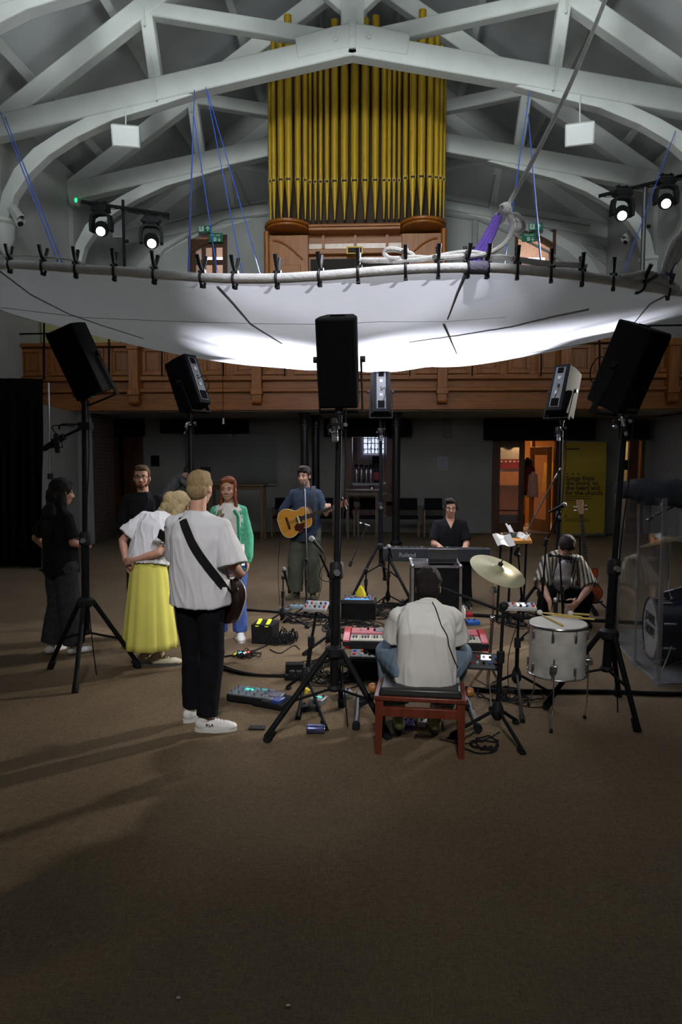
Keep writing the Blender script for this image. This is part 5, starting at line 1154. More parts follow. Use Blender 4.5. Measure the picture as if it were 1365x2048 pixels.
q = MB(); MV = Matrix.Rotation(R(-32), 3, 'X'); q.ell(V((0, .085, .60)), (.095, .07, .19), MV); q.ell(V((0, .075, .50)), (.11, .07, .12), MV); vox(q, 'white_vest', WTEE, fI.e, .01, 3, .006)
fI.trousers(BTROU, .02, upto=.95); fI.shoes(BLKP, BLKM)
fI.hair((.02, .014, .010), [((0, -.02, .10), (.07, .08, .03))], vol=.008, fr=1.2)
MB().tube([fI.j['wrL']+V((.032*cos(a*pi/6)*.9+.03, 0, .032*sin(a*pi/6))) for a in range(12)], .006, n=6, closed=True).build('bracelet', CHR, fI.e)
# J : dim figure bending by the far wall ----------------------------------------
p = at(352, 1000, 13.6)
fJ = Fig('dim distant person in grey bending over a table by the back wall', (p.x, p.y, 0), R(-70), 1.78,
         dict(pelvis=(0, -.25, .98), mid=(0, -.12, 1.25), neck=(0, .12, 1.50), head=(0, .27, 1.60), look=(0, .8, -.6), up=(0, .6, .8), shR=(.18, .10, 1.44), shL=(-.18, .10, 1.44), elR=(.22, .3, 1.22), wrR=(.15, .5, 1.05), elL=(-.22, .3, 1.22), wrL=(-.15, .5, 1.05), hipR=(.09, -.25, .93), hipL=(-.09, -.25, .93)))
fJ.hands = [('R', (-.1, 1, -.5), (0, -.2, -1), -1, dict(curl=.3)), ('L', (.1, 1, -.5), (0, -.2, -1), 1, dict(curl=.3))]
fJ.body(size=.010); fJ.top(mat('dim_grey_shirt', (.10, .10, .10), .95), 'long', hem=-.15, loose=.02, name='shirt'); fJ.trousers(BTROU, .02); fJ.shoes(BLKP, BLKM); fJ.hair((.02, .015, .01))
# ------------------------------------------------------------------ loudspeakers on tripod stands
LBL = mat('spec_label', (.40, .41, .43), .5); SLATE = mat('back_plate', (.055, .058, .062), .5); CABG = mat('cabinet_black', (.007, .007, .008), .8, bump=.1, bscale=200, spec=.1); GRL = mat('grille_black', (.003, .003, .0035), .9, spec=.05)
SPK = V((.2, 7.45, 0))
def loudspeaker(px, py, Y, lab, tilt=20, yaw=None, roll=0):
    c = at(px, py, Y); d = c-SPK; rz = atan2(-d.x, d.y) if yaw is None else R(yaw)
    t = thing('loudspeaker', lab, 'speaker', tuple(c), tuple((Matrix.Rotation(rz, 3, 'Z') @ Matrix.Rotation(R(-tilt), 3, 'X') @ Matrix.Rotation(R(roll), 3, 'Y')).to_euler()), group='loudspeakers facing outwards on tripod stands')
    w, h, dp = .27, .60, .30
    q = MB(); q.prism([(-w/2, dp/2), (w/2, dp/2), (w/2*.98, 0), (w/2*.72, -dp/2), (-w/2*.72, -dp/2), (-w/2*.98, 0)], -h/2, h/2); q.build('cabinet', CABG, t, bevel=.012)
    MB().bb(-w/2+.012, w/2-.012, dp/2, dp/2+.008, -h/2+.015, h/2-.015).build('grille', GRL, t, bevel=.004)
    y = -dp/2; MB().bb(-.062, .062, y-.006, y, -h/2+.04, h/2-.04).build('back_plate', SLATE, t, bevel=.003)
    MB().bb(-.035, .035, y-.012, y-.004, .18, .25).build('vent', GRL, t); MB().bb(-.045, .045, y-.012, y-.004, -.25, -.15).build('connector_bay', GRL, t)
    MB().bb(-.02, .02, y-.010, y-.005, .10, .14).build('label', LBL, t); MB().bb(-.02, .02, y-.010, y-.005, -.09, -.05).build('label', LBL, t)
    for z in (.03, .0): MB().cyl((0, y, z), (0, y-.014, z), .010, n=10).build('dial', BLKP, t)
    MB().box((0, 0, h/2+.004), (.10, .04, .012)).build('handle', GRL, t, bevel=.004)
    q = MB()
    for s in (-1, 1): q.beam((s*(w/2+.016), 0, .02), (s*(w/2+.016), -.03, -h/2-.05), .012, .045, up=(0, 1, 0))
    q.bb(-w/2-.02, w/2+.02, -.06, .0, -h/2-.065, -h/2-.05); q.build('bracket', BLKM, t)
    for s in (-1, 1): MB().cyl((s*(w/2+.01), 0, .01), (s*(w/2+.045), 0, .01), .022, n=12).build('knob', BLKP, t)
    MB().tube([(.0, y-.01, -.19), (.02, y-.07, -.18), (.06, y-.09, -.08), (.05, y-.06, .02), (.01, y-.012, -.0)], .005, n=6, smooth=3).build('lead', BLKM, t)
    return t, c, rz
def speaker_stand(base, c, hubz, feet, lab, rp=.022, rl=.034):
    t = thing('speaker_stand', lab, 'speaker stand', tuple(base), group='black tripod stands under the loudspeakers')
    top = V((c.x, c.y, c.z-.36)); hub = base.lerp(top, hubz/top.z); low = base.lerp(top, max(.12, hubz-.26)/top.z)
    mid = base.lerp(top, .50)
    MB().cyl(low, mid, rl, n=16).build('lower_tube', BLK, t, world=True); MB().cyl(mid, top, rp, n=14).build('pole', BLK, t, world=True)
    MB().lathe([(rl*1.25, -.05), (rl*1.5, -.04), (rl*1.5, .05), (rl*1.1, .07)], mid, n=16).build('clutch', BLKP, t, world=True)
    MB().cyl(mid+V((0, -rl*1.2, 0)), mid+V((.01, -rl*2.2, 0)), .022, n=12).build('knob', mat('knob_grey', (.12, .12, .12), .4), t, world=True)
    MB().lathe([(rl*1.3, -.05), (rl*2.1, -.03), (rl*2.1, .02), (rl*1.3, .04)], hub, n=18).build('leg_hub', BLKP, t, world=True)
    MB().lathe([(rl*1.2, -.02), (rl*1.5, 0), (rl*1.2, .02)], low, n=14).build('brace_collar', BLKP, t, world=True)
    q = MB().cyl(top, top+V((0, 0, .07)), .03, n=12); q.bb(top.x-.07, top.x+.07, top.y-.06, top.y+.06, top.z+.05, top.z+.062); q.build('mount_plate', BLKP, t, world=True)
    for f in feet:
        a = hub+(V((f.x, f.y, hub.z))-hub).normalized()*.06; l = MB().cyl(a, f+V((0, 0, .03)), .021, .019, n=12).build('leg', BLK, t, world=True)
        MB().cyl(f+V((0, 0, .0)), f+(a-f).normalized()*.09, .028, .025, n=12).build('rubber_foot', BLKM, l, world=True)
        m = a.lerp(f, .55); MB().cyl(low, m, .010, n=8).build('brace', BLK, t, world=True)
    # cable hanging along the pole
    pts = [top+V((.05, -.05, .2))]+[top.lerp(base, u)+V((.035+.02*sin(u*9), -.03, 0)) for u in (.08, .2, .4, .6, .8)]+[base+V((.1, -.02, .02))]
    MB().tube(pts, .005, n=5, smooth=2).build('cable', BLKM, t, world=True)
    return t
specs = [((679, 722), 4.95, (668, 1455), .54, [(532, 1484), (778, 1478), (684, 1414)], 'nearest one in the centre', 16, 176, 0),
         ((166, 722), 6.05, (172, 1352), .64, [(100, 1338), (150, 1386), (278, 1336)], 'tilted one at far left', 14, 172, 19),
         ((1254, 735), 5.24, (1207, 1428), .60, [(1090, 1418), (1238, 1393), (1276, 1463)], 'large one at far right', 24, 222, 0),
         ((378, 768), 8.1, (384, 1243), .60, None, 'smaller one behind the bearded person', 22, 62, 0),
         ((762, 786), 9.7, (762, 1187), .66, [(706, 1196), (826, 1212), (770, 1160)], 'farthest one above the kitchen hatch', 12, 2, 0),
         ((1126, 785), 8.75, (1112, 1219), .60, None, 'one right of centre before the corridor doors', 22, -38, 0)]
for (p, Y, b, hz, feet, lb, tilt, yaw, roll) in specs:
    t, c, rz = loudspeaker(p[0], p[1], Y, 'black loudspeaker on a tripod stand, '+lb, tilt, yaw, roll)
    base = G(*b)
    if feet: fs = [G(*f) for f in feet]
    else: fs = [base+V((.52*cos(R(a)), .52*sin(R(a)), 0)) for a in (80, 200, 320)]
    speaker_stand(base, c, hz, fs, 'black tripod stand under the '+lb.replace('one', 'loudspeaker'), rl=.033 if Y < 7 else .026)
# ------------------------------------------------------------------ microphones and stands
BALL = mat('mic_mesh', (.30, .31, .33), .45, .8, bump=.8, bscale=400)
def mic(p, d, lab, ball=BALL, kind='ball', cable=None, sc=1.0):
    p = V(p); d = V(d).normalized(); t = thing('microphone', lab, 'microphone', tuple(p)); M = frame(d); I = V((0, 0, 0))
    if kind == 'ball':
        MB().ell(d*.0, (.026*sc, .026*sc, .028*sc), M, n=18, m=12).build('grille', ball, t); MB().lathe([(.024, -.012), (.025, -.022), (.018, -.04), (.012, -.16), (.010, -.17)], I, M, n=16).build('body', BLKP, t)
    elif kind == 'condenser':
        MB().lathe([(.005, .07), (.022, .065), (.024, .0), (.024, -.005)], I, M, n=16).build('grille', ball, t); MB().lathe([(.024, -.005), (.024, -.08), (.018, -.10)], I, M, n=16).build('body', BLKP, t)
        q = MB()
        for z in (.02, -.05): q.tube([M @ V((.045*cos(a*pi/6), .045*sin(a*pi/6), z)) for a in range(12)], .004, n=5, closed=True)
        for a in range(4): q.cyl(M @ V((.045*cos(a*pi/2), .045*sin(a*pi/2), .02)), M @ V((.045*cos(a*pi/2), .045*sin(a*pi/2), -.05)), .004, n=5)
        q.build('shock_mount', BLKM, t)
    else:
        MB().lathe([(.0, .05), (.011, .048), (.012, -.08), (.009, -.09)], I, M, n=14).build('body', CHR, t); MB().lathe([(.013, -.02), (.016, 0), (.013, .02)], I, M, n=12).build('clip', BLKM, t)
    if cable: MB().tube([V(q_)-p for q_ in cable], .0045, n=5, smooth=3).build('cable', BLKM, t)
    return t
def mic_stand(base, top, lab, boom=None, feet=None, flat=False, r=.011, metal=BLK, tip=None, group=None, fr=.32):
    base = V(base); top = V(top); t = thing('microphone_stand', lab, 'microphone stand', tuple(base), group=group)
    a = base+V((0, 0, .16)); m = a.lerp(top, .5)
    MB().cyl(a-V((0, 0, .08)), m, r*1.25, n=10).build('lower_tube', metal, t, world=True); MB().cyl(m, top, r*.85, n=10).build('upper_tube', metal, t, world=True)
    MB().cyl(m-V((0, 0, .04)), m+V((0, 0, .04)), r*2, n=10).build('clutch', BLKP, t, world=True); MB().lathe([(r*1.6, -.08), (r*3.0, -.05), (r*3.0, .0), (r*1.6, .05)], a, n=12).build('hub', BLKP, t, world=True)
    fs = feet or [base+V((fr*cos(R(x)), fr*sin(R(x)), 0)) for x in (100, 220, 340)]
    for f in fs:
        l = MB().cyl(a, V(f)+V((0, 0, .02)), r*.9, n=8).build('leg', metal, t, world=True); MB().cyl(V(f)+V((0, 0, .0)), V(f).lerp(a, .14)+V((0, 0, .0)), r*1.5, n=8).build('rubber_foot', BLKM, l, world=True)
    if boom:
        b0, b1 = V(boom[0]), V(boom[1]); MB().cyl(b0, b1, r*.75, n=8).build('boom_arm', tip or metal, t, world=True); MB().cyl(b0, b0.lerp(b1, .1), r*1.8, n=10).build('counterweight', BLKM, t, world=True)
        MB().ell(top, (r*2.3,)*3).build('boom_joint', BLKP, t, world=True)
    return t
# guitarist's vocal mic: straight stand with boom rising to his mouth
b = G(614, 1238); h = at(609, 968, 8.9)
mic_stand(b, at(613, 1120, 8.45), 'straight stand with slim chrome boom before the acoustic guitarist', boom=(at(615, 1140, 8.4), at(610, 978, 8.8)), tip=CHR)
mic(h, (-.05, .6, .5), 'black vocal microphone at the acoustic guitarist\'s mouth', ball=mat('black_mesh', (.03, .03, .03), .5, .5))
b = G(566, 1252); mic_stand(b, at(567, 1155, 8.0), 'short stand with a small round-headed microphone left of the olive trousers', boom=(at(580, 1185, 8.1), at(568, 1145, 7.95)))
mic(at(568, 1138, 7.9), (-.2, -.3, 1), 'small microphone on the short stand below the guitarist')
b = G(607, 1405); hb = at(668, 1290, 5.6)
st = mic_stand(G(612, 1385), at(634, 1221, 5.62), 'leaning stand with yellow-banded legs left of the central speaker stand', feet=[G(653, 1462), G(596, 1440), G(575, 1378)], r=.014)
MB().cyl(at(612, 1385, 5.45), at(616, 1378, 5.45), .025, n=10).build('yellow_band', mat('yellow_tape', (.6, .45, .02), .6), st, world=True)
mic_stand(G(662, 1300), at(662, 1150, 6.9), 'stand hidden behind the central pole carrying a large tilted microphone', boom=(at(666, 1165, 6.9), at(640, 1108, 6.7)), r=.016)
mic(at(624, 1078, 6.6), (-.55, -.1, .65), 'large round-headed microphone tilted up left of the central pole', sc=1.15, cable=[at(640, 1100, 6.6), at(655, 1120, 6.6), at(635, 1150, 6.65), at(650, 1165, 6.7), at(668, 1160, 6.8)])
mic(at(778, 1093, 8.4), (-.3, -.4, 1), 'pale microphone at the left end of the stage piano'); mic_stand(G(776, 1215), at(779, 1105, 8.4), 'stand with microphone at the left end of the stage piano')
mic_stand(G(732, 1215), at(733, 1140, 8.6), 'low black stand by the yellow strap', boom=(at(700, 1132, 8.6), at(735, 1050, 8.9)), feet=[G(683, 1205), G(765, 1222), G(725, 1190)], tip=BLK)
mic(at(727, 1048, 8.85), (-1, 0, .3), 'pencil microphone on the low boom behind the central pole', kind='pencil')
tag(MB().lathe([(.05, -.06), (.062, -.03), (.055, .02), (.03, .07), (.012, .10)], at(722, 1188, 8.3), Matrix(((1, 0, 0), (0, .55, 0), (0, 0, 1))), n=14).build('yellow_strap', mat('yellow_cloth', (.7, .6, .02), .8)), 'bright yellow bundle hanging on the stand above the blue mixer box', 'bundle')
# right side stands
mic_stand(G(995, 1462), at(1008, 1212, 4.95), 'black boom stand in front of the cymbal', boom=(at(1046, 1238, 4.9), at(885, 1176, 5.05)), feet=[G(1048, 1510), G(1035, 1447), G(902, 1475)], r=.014)
mic_stand(G(1033, 1385), at(1038, 1222, 5.5), 'black stand between the cymbal and the floor drum, small white mixer on top', feet=[G(1046, 1446), G(1106, 1392), G(985, 1372)], r=.013)
mic_stand(G(1045, 1225), at(1037, 1110, 8.2), 'tall stand with a long slanting boom beside the orange synthesizer', boom=(at(1030, 1110, 8.2), at(1120, 938, 8.0)), tip=mat('boom_silver', (.18, .18, .18), .4, .8))
MB_ = mic(at(1118, 944, 8.0), (.5, 0, .9), 'thin microphone at the tip of the long slanting boom', kind='pencil')
mic_stand(G(1080, 1272), at(1094, 1080, 7.3), 'stand with boom before the crouching person', boom=(at(1090, 1092, 7.3), at(1122, 1018, 7.25)))
mic(at(1129, 1010, 7.25), (.8, 0, .4), 'round-headed microphone at the boom above the crouching person')
mic_stand(G(1128, 1276), at(1120, 1112, 7.2), 'low boom stand in front of the crouching person\'s chest', boom=(at(1098, 1110, 7.2), at(1150, 1117, 7.2)), fr=.22)
mic(at(1146, 1116, 7.17), (1, 0, -.1), 'short thick microphone in front of the striped shirt', kind='condenser')
# clusters on the speaker poles
for (p, Y, lb, d) in (((670, 865), 4.85, 'under the nearest loudspeaker', (.1, -.3, -1)), ((372, 860), 8.0, 'under the loudspeaker behind the bearded person', (-.4, 0, -1)), ((763, 872), 9.6, 'under the farthest loudspeaker', (.1, 0, -1)), ((1118, 870), 8.65, 'under the loudspeaker right of centre', (0, 0, -1)), ((1250, 858), 5.15, 'under the far right loudspeaker', (.3, 0, -1))):
    c = at(*p, Y); pole = at({670: 678, 372: 384, 763: 762, 1118: 1120, 1250: 1240}[p[0]], p[1]-12, Y+.08)
    t = thing('microphone_clamp', 'chrome clamp holding a microphone on the pole '+lb, 'clamp', tuple(pole))
    MB().box(pole, (.09, .08, .05)).build('jaw', BLKM, t, world=True, bevel=.01); MB().tube([pole, pole+V((-.03, -.06, .02)), c+V((0, 0, .06))], .009, n=6, smooth=1).build('arm', CHR, t, world=True)
    for k in range(3): MB().cyl(pole+V((-.05+.05*k, -.04, -.03+.02*k)), pole+V((-.05+.05*k, -.075, -.03+.02*k)), .014, n=10).build('thumb_screw', CHR, t, world=True)
    mic(c, d, 'small microphone clamped on the pole '+lb, kind='pencil' if p[0] in (372, 1250) else 'condenser')
# left boom with condenser mic
pl = at(172, 852, 6.0); a = at(88, 898, 6.1); e = at(115, 872, 6.1)
t = thing('boom_arm', 'thick black boom arm slanting down left from the far left speaker stand', 'boom arm', tuple(pl))
MB().cyl(pl, at(130, 872, 6.05), .012, n=8).build('arm', BLK, t, world=True); MB().cyl(at(128, 873, 6.05), a, .030, .024, n=12).build('thick_sleeve', BLKM, t, world=True); MB().tube([pl+V((0, 0, .02)), at(150, 849, 6.05), at(120, 848, 6.05), at(118, 858, 6.05)], .008, n=6, smooth=1).build('upper_arm', BLK, t, world=True); MB().box(pl, (.10, .10, .06)).build('clamp', BLKM, t, world=True)
mic(at(114, 890, 6.0), (.05, 0, -1), 'black condenser microphone hanging in a shock mount at left', kind='condenser', cable=[at(114, 868, 6.0), at(106, 860, 6.0), at(103, 852, 6.0), at(120, 850, 6.05), at(150, 853, 6.0)], ball=BLKP)
# silver pole and black curtain at far left
yc = 11.6
x0, x1 = at(-90, 900, yc).x, at(92, 900, yc).x; zt = at(50, 759, yc).z
q = MB(); rows = []
for k in range(9):
    z = zt-(zt-.01)*k/8; row = []
    for i in range(81):
        u = i/80; row.append(V((x0+(x1-x0)*u - .12*(k/8)*u, yc+.06*sin(u*55+noise.noise(V((u*6, k*.2, 0)))*2)*(.4+.6*k/8), z+.02*sin(u*3))))
    rows.append(row)
vs = [p for r in rows for p in r]; q.add(vs, [(k*81+i, k*81+i+1, (k+1)*81+i+1, (k+1)*81+i) for k in range(8) for i in range(80)])
o = q.build('black_curtain', mat('black_velvet', (.004, .004, .0045), 1.0, spec=.05)); o.modifiers.new('s', 'SOLIDIFY').thickness = .02; tag(o, 'tall black curtain hanging at the left edge', 'curtain')
pb, pt_ = at(103, 1100, yc-.2), at(97, 765, yc-.2); pb = V((pb.x, pb.y, 0))
t = thing('drape_pole', 'shiny telescopic pole beside the black curtain', 'pole', tuple(pb)); MB().cyl(pb, pb.lerp(pt_, .5), .028, n=12).build('lower_tube', CHR, t, world=True); MB().cyl(pb.lerp(pt_, .5), pt_, .02, n=12).build('upper_tube', CHR, t, world=True); MB().cyl(pb.lerp(pt_, .49), pb.lerp(pt_, .52), .045, n=12).build('clutch', BLKP, t, world=True)
MB().cyl(pb, pb+V((0, 0, .02)), .2, n=24).build('base_plate', BLKM, t, world=True)
# ------------------------------------------------------------------ guitars
def outline(L=.50, W=.40, w2=.29, ws=.235, n=48):
    """guitar body outline, x along the neck (neck side +), closed"""
    key = [(-.50, 0), (-.485, .55), (-.40, .86), (-.25, 1.0), (-.10, .93), (.03, .72), (.10, .62), (.18, .62), (.30, .70), (.40, .68), (.47, .50), (.50, .18), (.50, 0)]
    up = []
    for (a, b), (c, d) in zip(key, key[1:]):
        for k in range(4): u = k/4; up.append((a+(c-a)*u, b+(d-b)*u))
    up.append(key[-1]); pts = [(x*L, y*W/2) for x, y in up]
    for _ in range(3):
        pts = [pts[0]]+[((pts[i-1][0]+2*pts[i][0]+pts[i+1][0])/4, (pts[i-1][1]+2*pts[i][1]+pts[i+1][1])/4) for i in range(1, len(pts)-1)]+[pts[-1]]
    return pts+[(x, -y) for x, y in reversed(pts[1:-1])]
def guitar(name, lab, o, xdir, ndir, top, side, bind, depth=.10, sc=1.0, hole=True, elec=False, bass=False, necklen=.36, body=None, wood_neck=None, head=None):
    """o body centre; xdir toward head; ndir face normal"""
    x = V(xdir).normalized(); z = V(ndir); z = (z-x*z.dot(x)).normalized(); y = z.cross(x); M = Matrix((x, y, z)).transposed()
    t = thing(name, lab, 'guitar', tuple(o), tuple(M.to_euler())); out = body or outline(); out = [(a*sc, b*sc) for a, b in out]; L = max(a for a, b in out)
    NK = wood_neck or mat('neck_maple', (.22, .11, .05), .45); FB = mat('fretboard', (.035, .020, .012), .5)
    q = MB(); q.prism(out, -depth, 0); q.build('body', side, t, bevel=.006); q = MB(); q.prism([(a*.985, b*.985) for a, b in out], 0, .003); q.build('soundboard', top, t)
    MB().tube([V((a, b, .001)) for a, b in out], .0045, n=5, closed=True).build('binding', bind, t)
    nl = necklen*sc+ (.0); ne = L+nl
    q = MB(); q.loft([[V((L-.03, -.028, .0)), V((L-.03, .028, .0)), V((L-.03, .02, -.035)), V((L-.03, -.02, -.035))], [V((ne, -.022, .0)), V((ne, .022, .0)), V((ne, .015, -.02)), V((ne, -.015, -.02))]]); q.build('neck', NK, t, bevel=.004)
    hs = L-.12 if hole else L-.05
    MB().loft([[V((hs, -.028, .004)), V((hs, .028, .004)), V((hs, .028, .012)), V((hs, -.028, .012))], [V((ne, -.021, .002)), V((ne, .021, .002)), V((ne, .021, .009)), V((ne, -.021, .009))]]).build('fingerboard', FB, t)
    q = MB()
    for k in range(16): a = ne-(ne-hs)*(1-.5**(k/10))*1.35; q.bb(a-.0015, a+.0015, -.024, .024, .010, .014)
    f = q.build('fret', STEEL, t)
    HM_ = head or NK
    q = MB(); q.loft([[V((ne, -.024, -.018)), V((ne, .024, -.018)), V((ne, .024, .004)), V((ne, -.024, .004))], [V((ne+.04, -.036, -.03)), V((ne+.04, .036, -.03)), V((ne+.04, .036, -.012)), V((ne+.04, -.036, -.012))], [V((ne+.17, -.040, -.055)), V((ne+.17, .040, -.055)), V((ne+.17, .040, -.037)), V((ne+.17, -.040, -.037))]]); q.build('headstock', HM_, t, bevel=.004)
    for k in range(2 if bass else 3):
        for s in (-1, 1):
            a = ne+.05+k*.045; MB().cyl((a, s*.030, -.022), (a, s*.062, -.028), .005, n=8).build('tuner_post', CHR, t); MB().ell((a, s*.070, -.03), (.010, .012, .008)).build('tuner', CHR, t)
    br = -L*.42
    if hole:
        MB().lathe([(0, .003), (.048, .003), (.048, .0045), (0, .0045)], (L-.17, 0, 0), n=30, caps=False).build('sound_hole', mat('hole_black', (.004, .003, .002), .9), t)
        MB().tube([V((L-.17+.055*cos(a*pi/14), .055*sin(a*pi/14), .004)) for a in range(28)], .0028, n=5, closed=True).build('rosette', mat('rosette', (.35, .25, .10), .5), t)
        MB().prism([(L-.22, -.035), (L-.16, -.060), (L-.11, -.055), (L-.13, -.11), (L-.20, -.155), (L-.27, -.12), (L-.27, -.07)], .003, .006).build('pickguard', mat('tortoise', (.05, .012, .008), .25), t)
        MB().bb(L-.185, L-.160, -.05, .05, .006, .016).build('pickup', mat('ivory', (.62, .58, .28), .4), t); MB().bb(br-.015, br+.015, -.08, .08, .003, .012).build('bridge', FB, t)
    else:
        for a in (L-.12, L-.22): MB().bb(a-.018, a+.018, -.042, .042, .003, .014).build('pickup', BLKP, t, bevel=.003)
        MB().bb(br-.015, br+.015, -.04, .04, .003, .018).build('bridge', CHR, t)
        for a, b in ((br-.02, -.11), (br+.05, -.12), (br-.08, -.08)): MB().cyl((a*.9, b*sc, .003), (a*.9, b*sc, .02), .012, n=12).build('control_knob', CHR if bass else BLKP, t)
    q = MB(); n = 4 if bass else 6
    for k in range(n):
        yy = (-.5+k/(n-1))*.034; q.cyl((br, yy*1.4, .014), (ne+.01, yy, .011), .0009, n=4)
    q.build('strings', STEEL, t)
    return t, M
AMB = wood('amber_spruce', (.62, .30, .045), (.50, .22, .03), axis='X', rough=.25); ROSE = wood('rosewood', (.10, .035, .015), (.05, .018, .008), axis='X', rough=.25)
gF = at(590, 1042, 8.98)
t, M = guitar('acoustic_guitar', 'amber acoustic guitar with red-brown pickguard held by the person in the checked shirt', gF, at(700, 1003, 8.72)-gF, (.05, -1, .12), AMB, ROSE, mat('cream_binding', (.6, .5, .3), .4), sc=.95, head=mat('head_rosewood', (.16, .05, .03), .35))
def strap(name, lab, pts, m, w=.05, ups=None):
    q = MB(); rings = []; P = [V(p) for p in pts]
    for _ in range(2):
        Q = [P[0]]
        for a, b in zip(P, P[1:]): Q += [a*.75+b*.25, a*.25+b*.75]
        P = Q+[P[-1]]
    U = ups
    for i, p in enumerate(P):
        d = (P[min(i+1, len(P)-1)]-P[max(i-1, 0)]).normalized(); c = V(U) if U is not None else V((0, 1, 0)); s = d.cross(c).normalized(); n = s.cross(d)
        rings.append([p-s*w/2-n*.003, p+s*w/2-n*.003, p+s*w/2+n*.003, p-s*w/2+n*.003])
    o = q.loft(rings).build(name, m); tag(o, lab, 'strap'); return o
def L2W(f, p): return wm(f.e) @ V(p)
strap('guitar_strap', 'dark strap over the checked shirt holding the acoustic guitar', [L2W(fF, p) for p in ((-.11, .14, 1.12), (-.115, .155, 1.30), (-.125, .12, 1.43), (-.12, .04, 1.505), (-.10, -.08, 1.47))], mat('strap_navy', (.012, .015, .022), .8), .05)
# guitar of the person seen from behind
bd_ = mat('dark_gloss_body', (.022, .012, .010), .2); rdk = mat('head_black', (.012, .010, .010), .3)
gD = L2W(fD, (.30, .16, .97)); hd = at(322, 1062, 4.75)
gc = at(450, 1184, 4.98); hx_ = at(335, 1072, 5.42)-gc
t, M = guitar('electric_guitar', 'dark round-bodied guitar with pale edge hanging at the hip of the person seen from behind', gc, hx_, (.35, .9, .15), bd_, bd_, mat('pale_binding', (.55, .48, .55), .3), depth=.06, sc=.88, hole=False, necklen=.50, head=rdk, wood_neck=rdk)
def strap_on(o, root, px, w, lab, m, pre=(), post=()):
    P = on_mesh(o, root, px, .007); q = MB(); pts = [(V(a), V(b)) for a, b in pre]+P+[(V(a), V(b)) for a, b in post]
    for _ in range(3): pts = [pts[0]]+[((pts[i-1][0]+pts[i][0]*2+pts[i+1][0])/4, (pts[i-1][1]+pts[i][1]*2+pts[i+1][1]).normalized()) for i in range(1, len(pts)-1)]+[pts[-1]]
    rings = []
    for i, (p, n) in enumerate(pts):
        d = (pts[min(i+1, len(pts)-1)][0]-pts[max(i-1, 0)][0]).normalized(); s_ = d.cross(n).normalized(); n2 = s_.cross(d); rings.append([p-s_*w/2-n2*.004, p+s_*w/2-n2*.004, p+s_*w/2+n2*.004, p-s_*w/2+n2*.004])
    tag(q.loft(rings).build('guitar_strap', m), lab, 'strap')
sh_ = [(L2W(fD, (-.13, .13, 1.40)), (-.2, 1, .2)), (L2W(fD, (-.135, .07, 1.50)), (-.1, .6, .8)), (L2W(fD, (-.135, -.02, 1.525)), (0, -.1, 1))]
strap_on(oD, fD.e, [(366, 1037), (370, 1050), (384, 1085), (400, 1112), (424, 1144), (440, 1165), (455, 1186)], .058, 'wide black strap crossing the back of the white t-shirt', BLKM, sh_, [(at(463, 1196, 4.84), (0, -1, 0)), (at(468, 1206, 4.93), (.3, -1, 0))])
# sunburst bass on its stand
SB = mat('sunburst', (.35, .06, .015), .25, var=.6, scale=3.5); gB = at(1176, 1165, 8.65)
bo = [(-.24, .0), (-.235, .08), (-.20, .14), (-.12, .165), (-.03, .145), (.05, .11), (.11, .115), (.19, .15), (.22, .14), (.19, .10), (.13, .04), (.13, -.03), (.17, -.09), (.16, -.13), (.10, -.13), (.03, -.10), (-.05, -.13), (-.13, -.17), (-.21, -.14), (-.24, -.07)]
for _ in range(2): bo = [p for a, b in zip(bo, bo[1:]+bo[:1]) for p in ((a[0]*.75+b[0]*.25, a[1]*.75+b[1]*.25), (a[0]*.25+b[0]*.75, a[1]*.25+b[1]*.75))]
t, M = guitar('bass_guitar', 'sunburst bass guitar standing upright on a floor stand', gB, V((-.10, .06, 1)), (-.15, -1, .1), SB, SB, BLKM, depth=.04, hole=False, bass=True, necklen=.62, body=bo)
sg = G(1176, 1232); t = thing('guitar_stand', 'black tubular stand holding the sunburst bass', 'guitar stand', tuple(sg))
MB().cyl(sg+V((0, .25, .05)), gB+V((-.08, .10, .55)), .012, n=8).build('upright', BLK, t, world=True)
for dx, dy in ((-.25, -.22), (.3, -.2), (0, .35)): MB().cyl(sg+V((0, .12, .3)), sg+V((dx, dy, .01)), .012, n=8).build('leg', BLK, t, world=True)
MB().tube([gB+V((-.16, -.06, -.22)), gB+V((-.12, .05, -.26)), gB+V((.12, .05, -.26)), gB+V((.16, -.06, -.22))], .012, n=8).build('cradle', BLK, t, world=True)
# ------------------------------------------------------------------ keyboards
IVO = mat('white_key', (.62, .60, .52), .4, var=.04); EBO = mat('black_key', (.012, .012, .012), .3)
def keys(t, x0, x1, y0, y1, z, n, world=False):
    w = (x1-x0)/n; q = MB(); q2 = MB()
    for i in range(n):
        q.bb(x0+i*w+.0008, x0+(i+1)*w-.0008, y0, y1, z-.01, z)
        if i % 7 in (0, 1, 3, 4, 5) and i < n-1: q2.bb(x0+(i+1)*w-w*.28, x0+(i+1)*w+w*.28, y0+(y1-y0)*.38, y1, z, z+.011)
    a = q.build('white_keys', IVO, t, bevel=.0); b = q2.build('black_keys', EBO, t); a['kind'] = 'stuff'; b['kind'] = 'stuff'
RDK = mat('red_lacquer', (.52, .012, .022), .3, var=.05)
c = at(831, 1300, 5.08); zk = .56
t = thing('red_stage_keyboard', 'red stage keyboard in front of the person on the stool', 'keyboard', (c.x, 5.08, zk-.075), R(-1.0))
MB().bb(-.53, .53, 0, .33, 0, .055).build('case', BLKP, t, bevel=.006)
MB().bb(-.475, .475, .165, .325, .055, .082).build('panel', mat('rose_panel', (.50, .10, .13), .35, var=.04), t, bevel=.003)
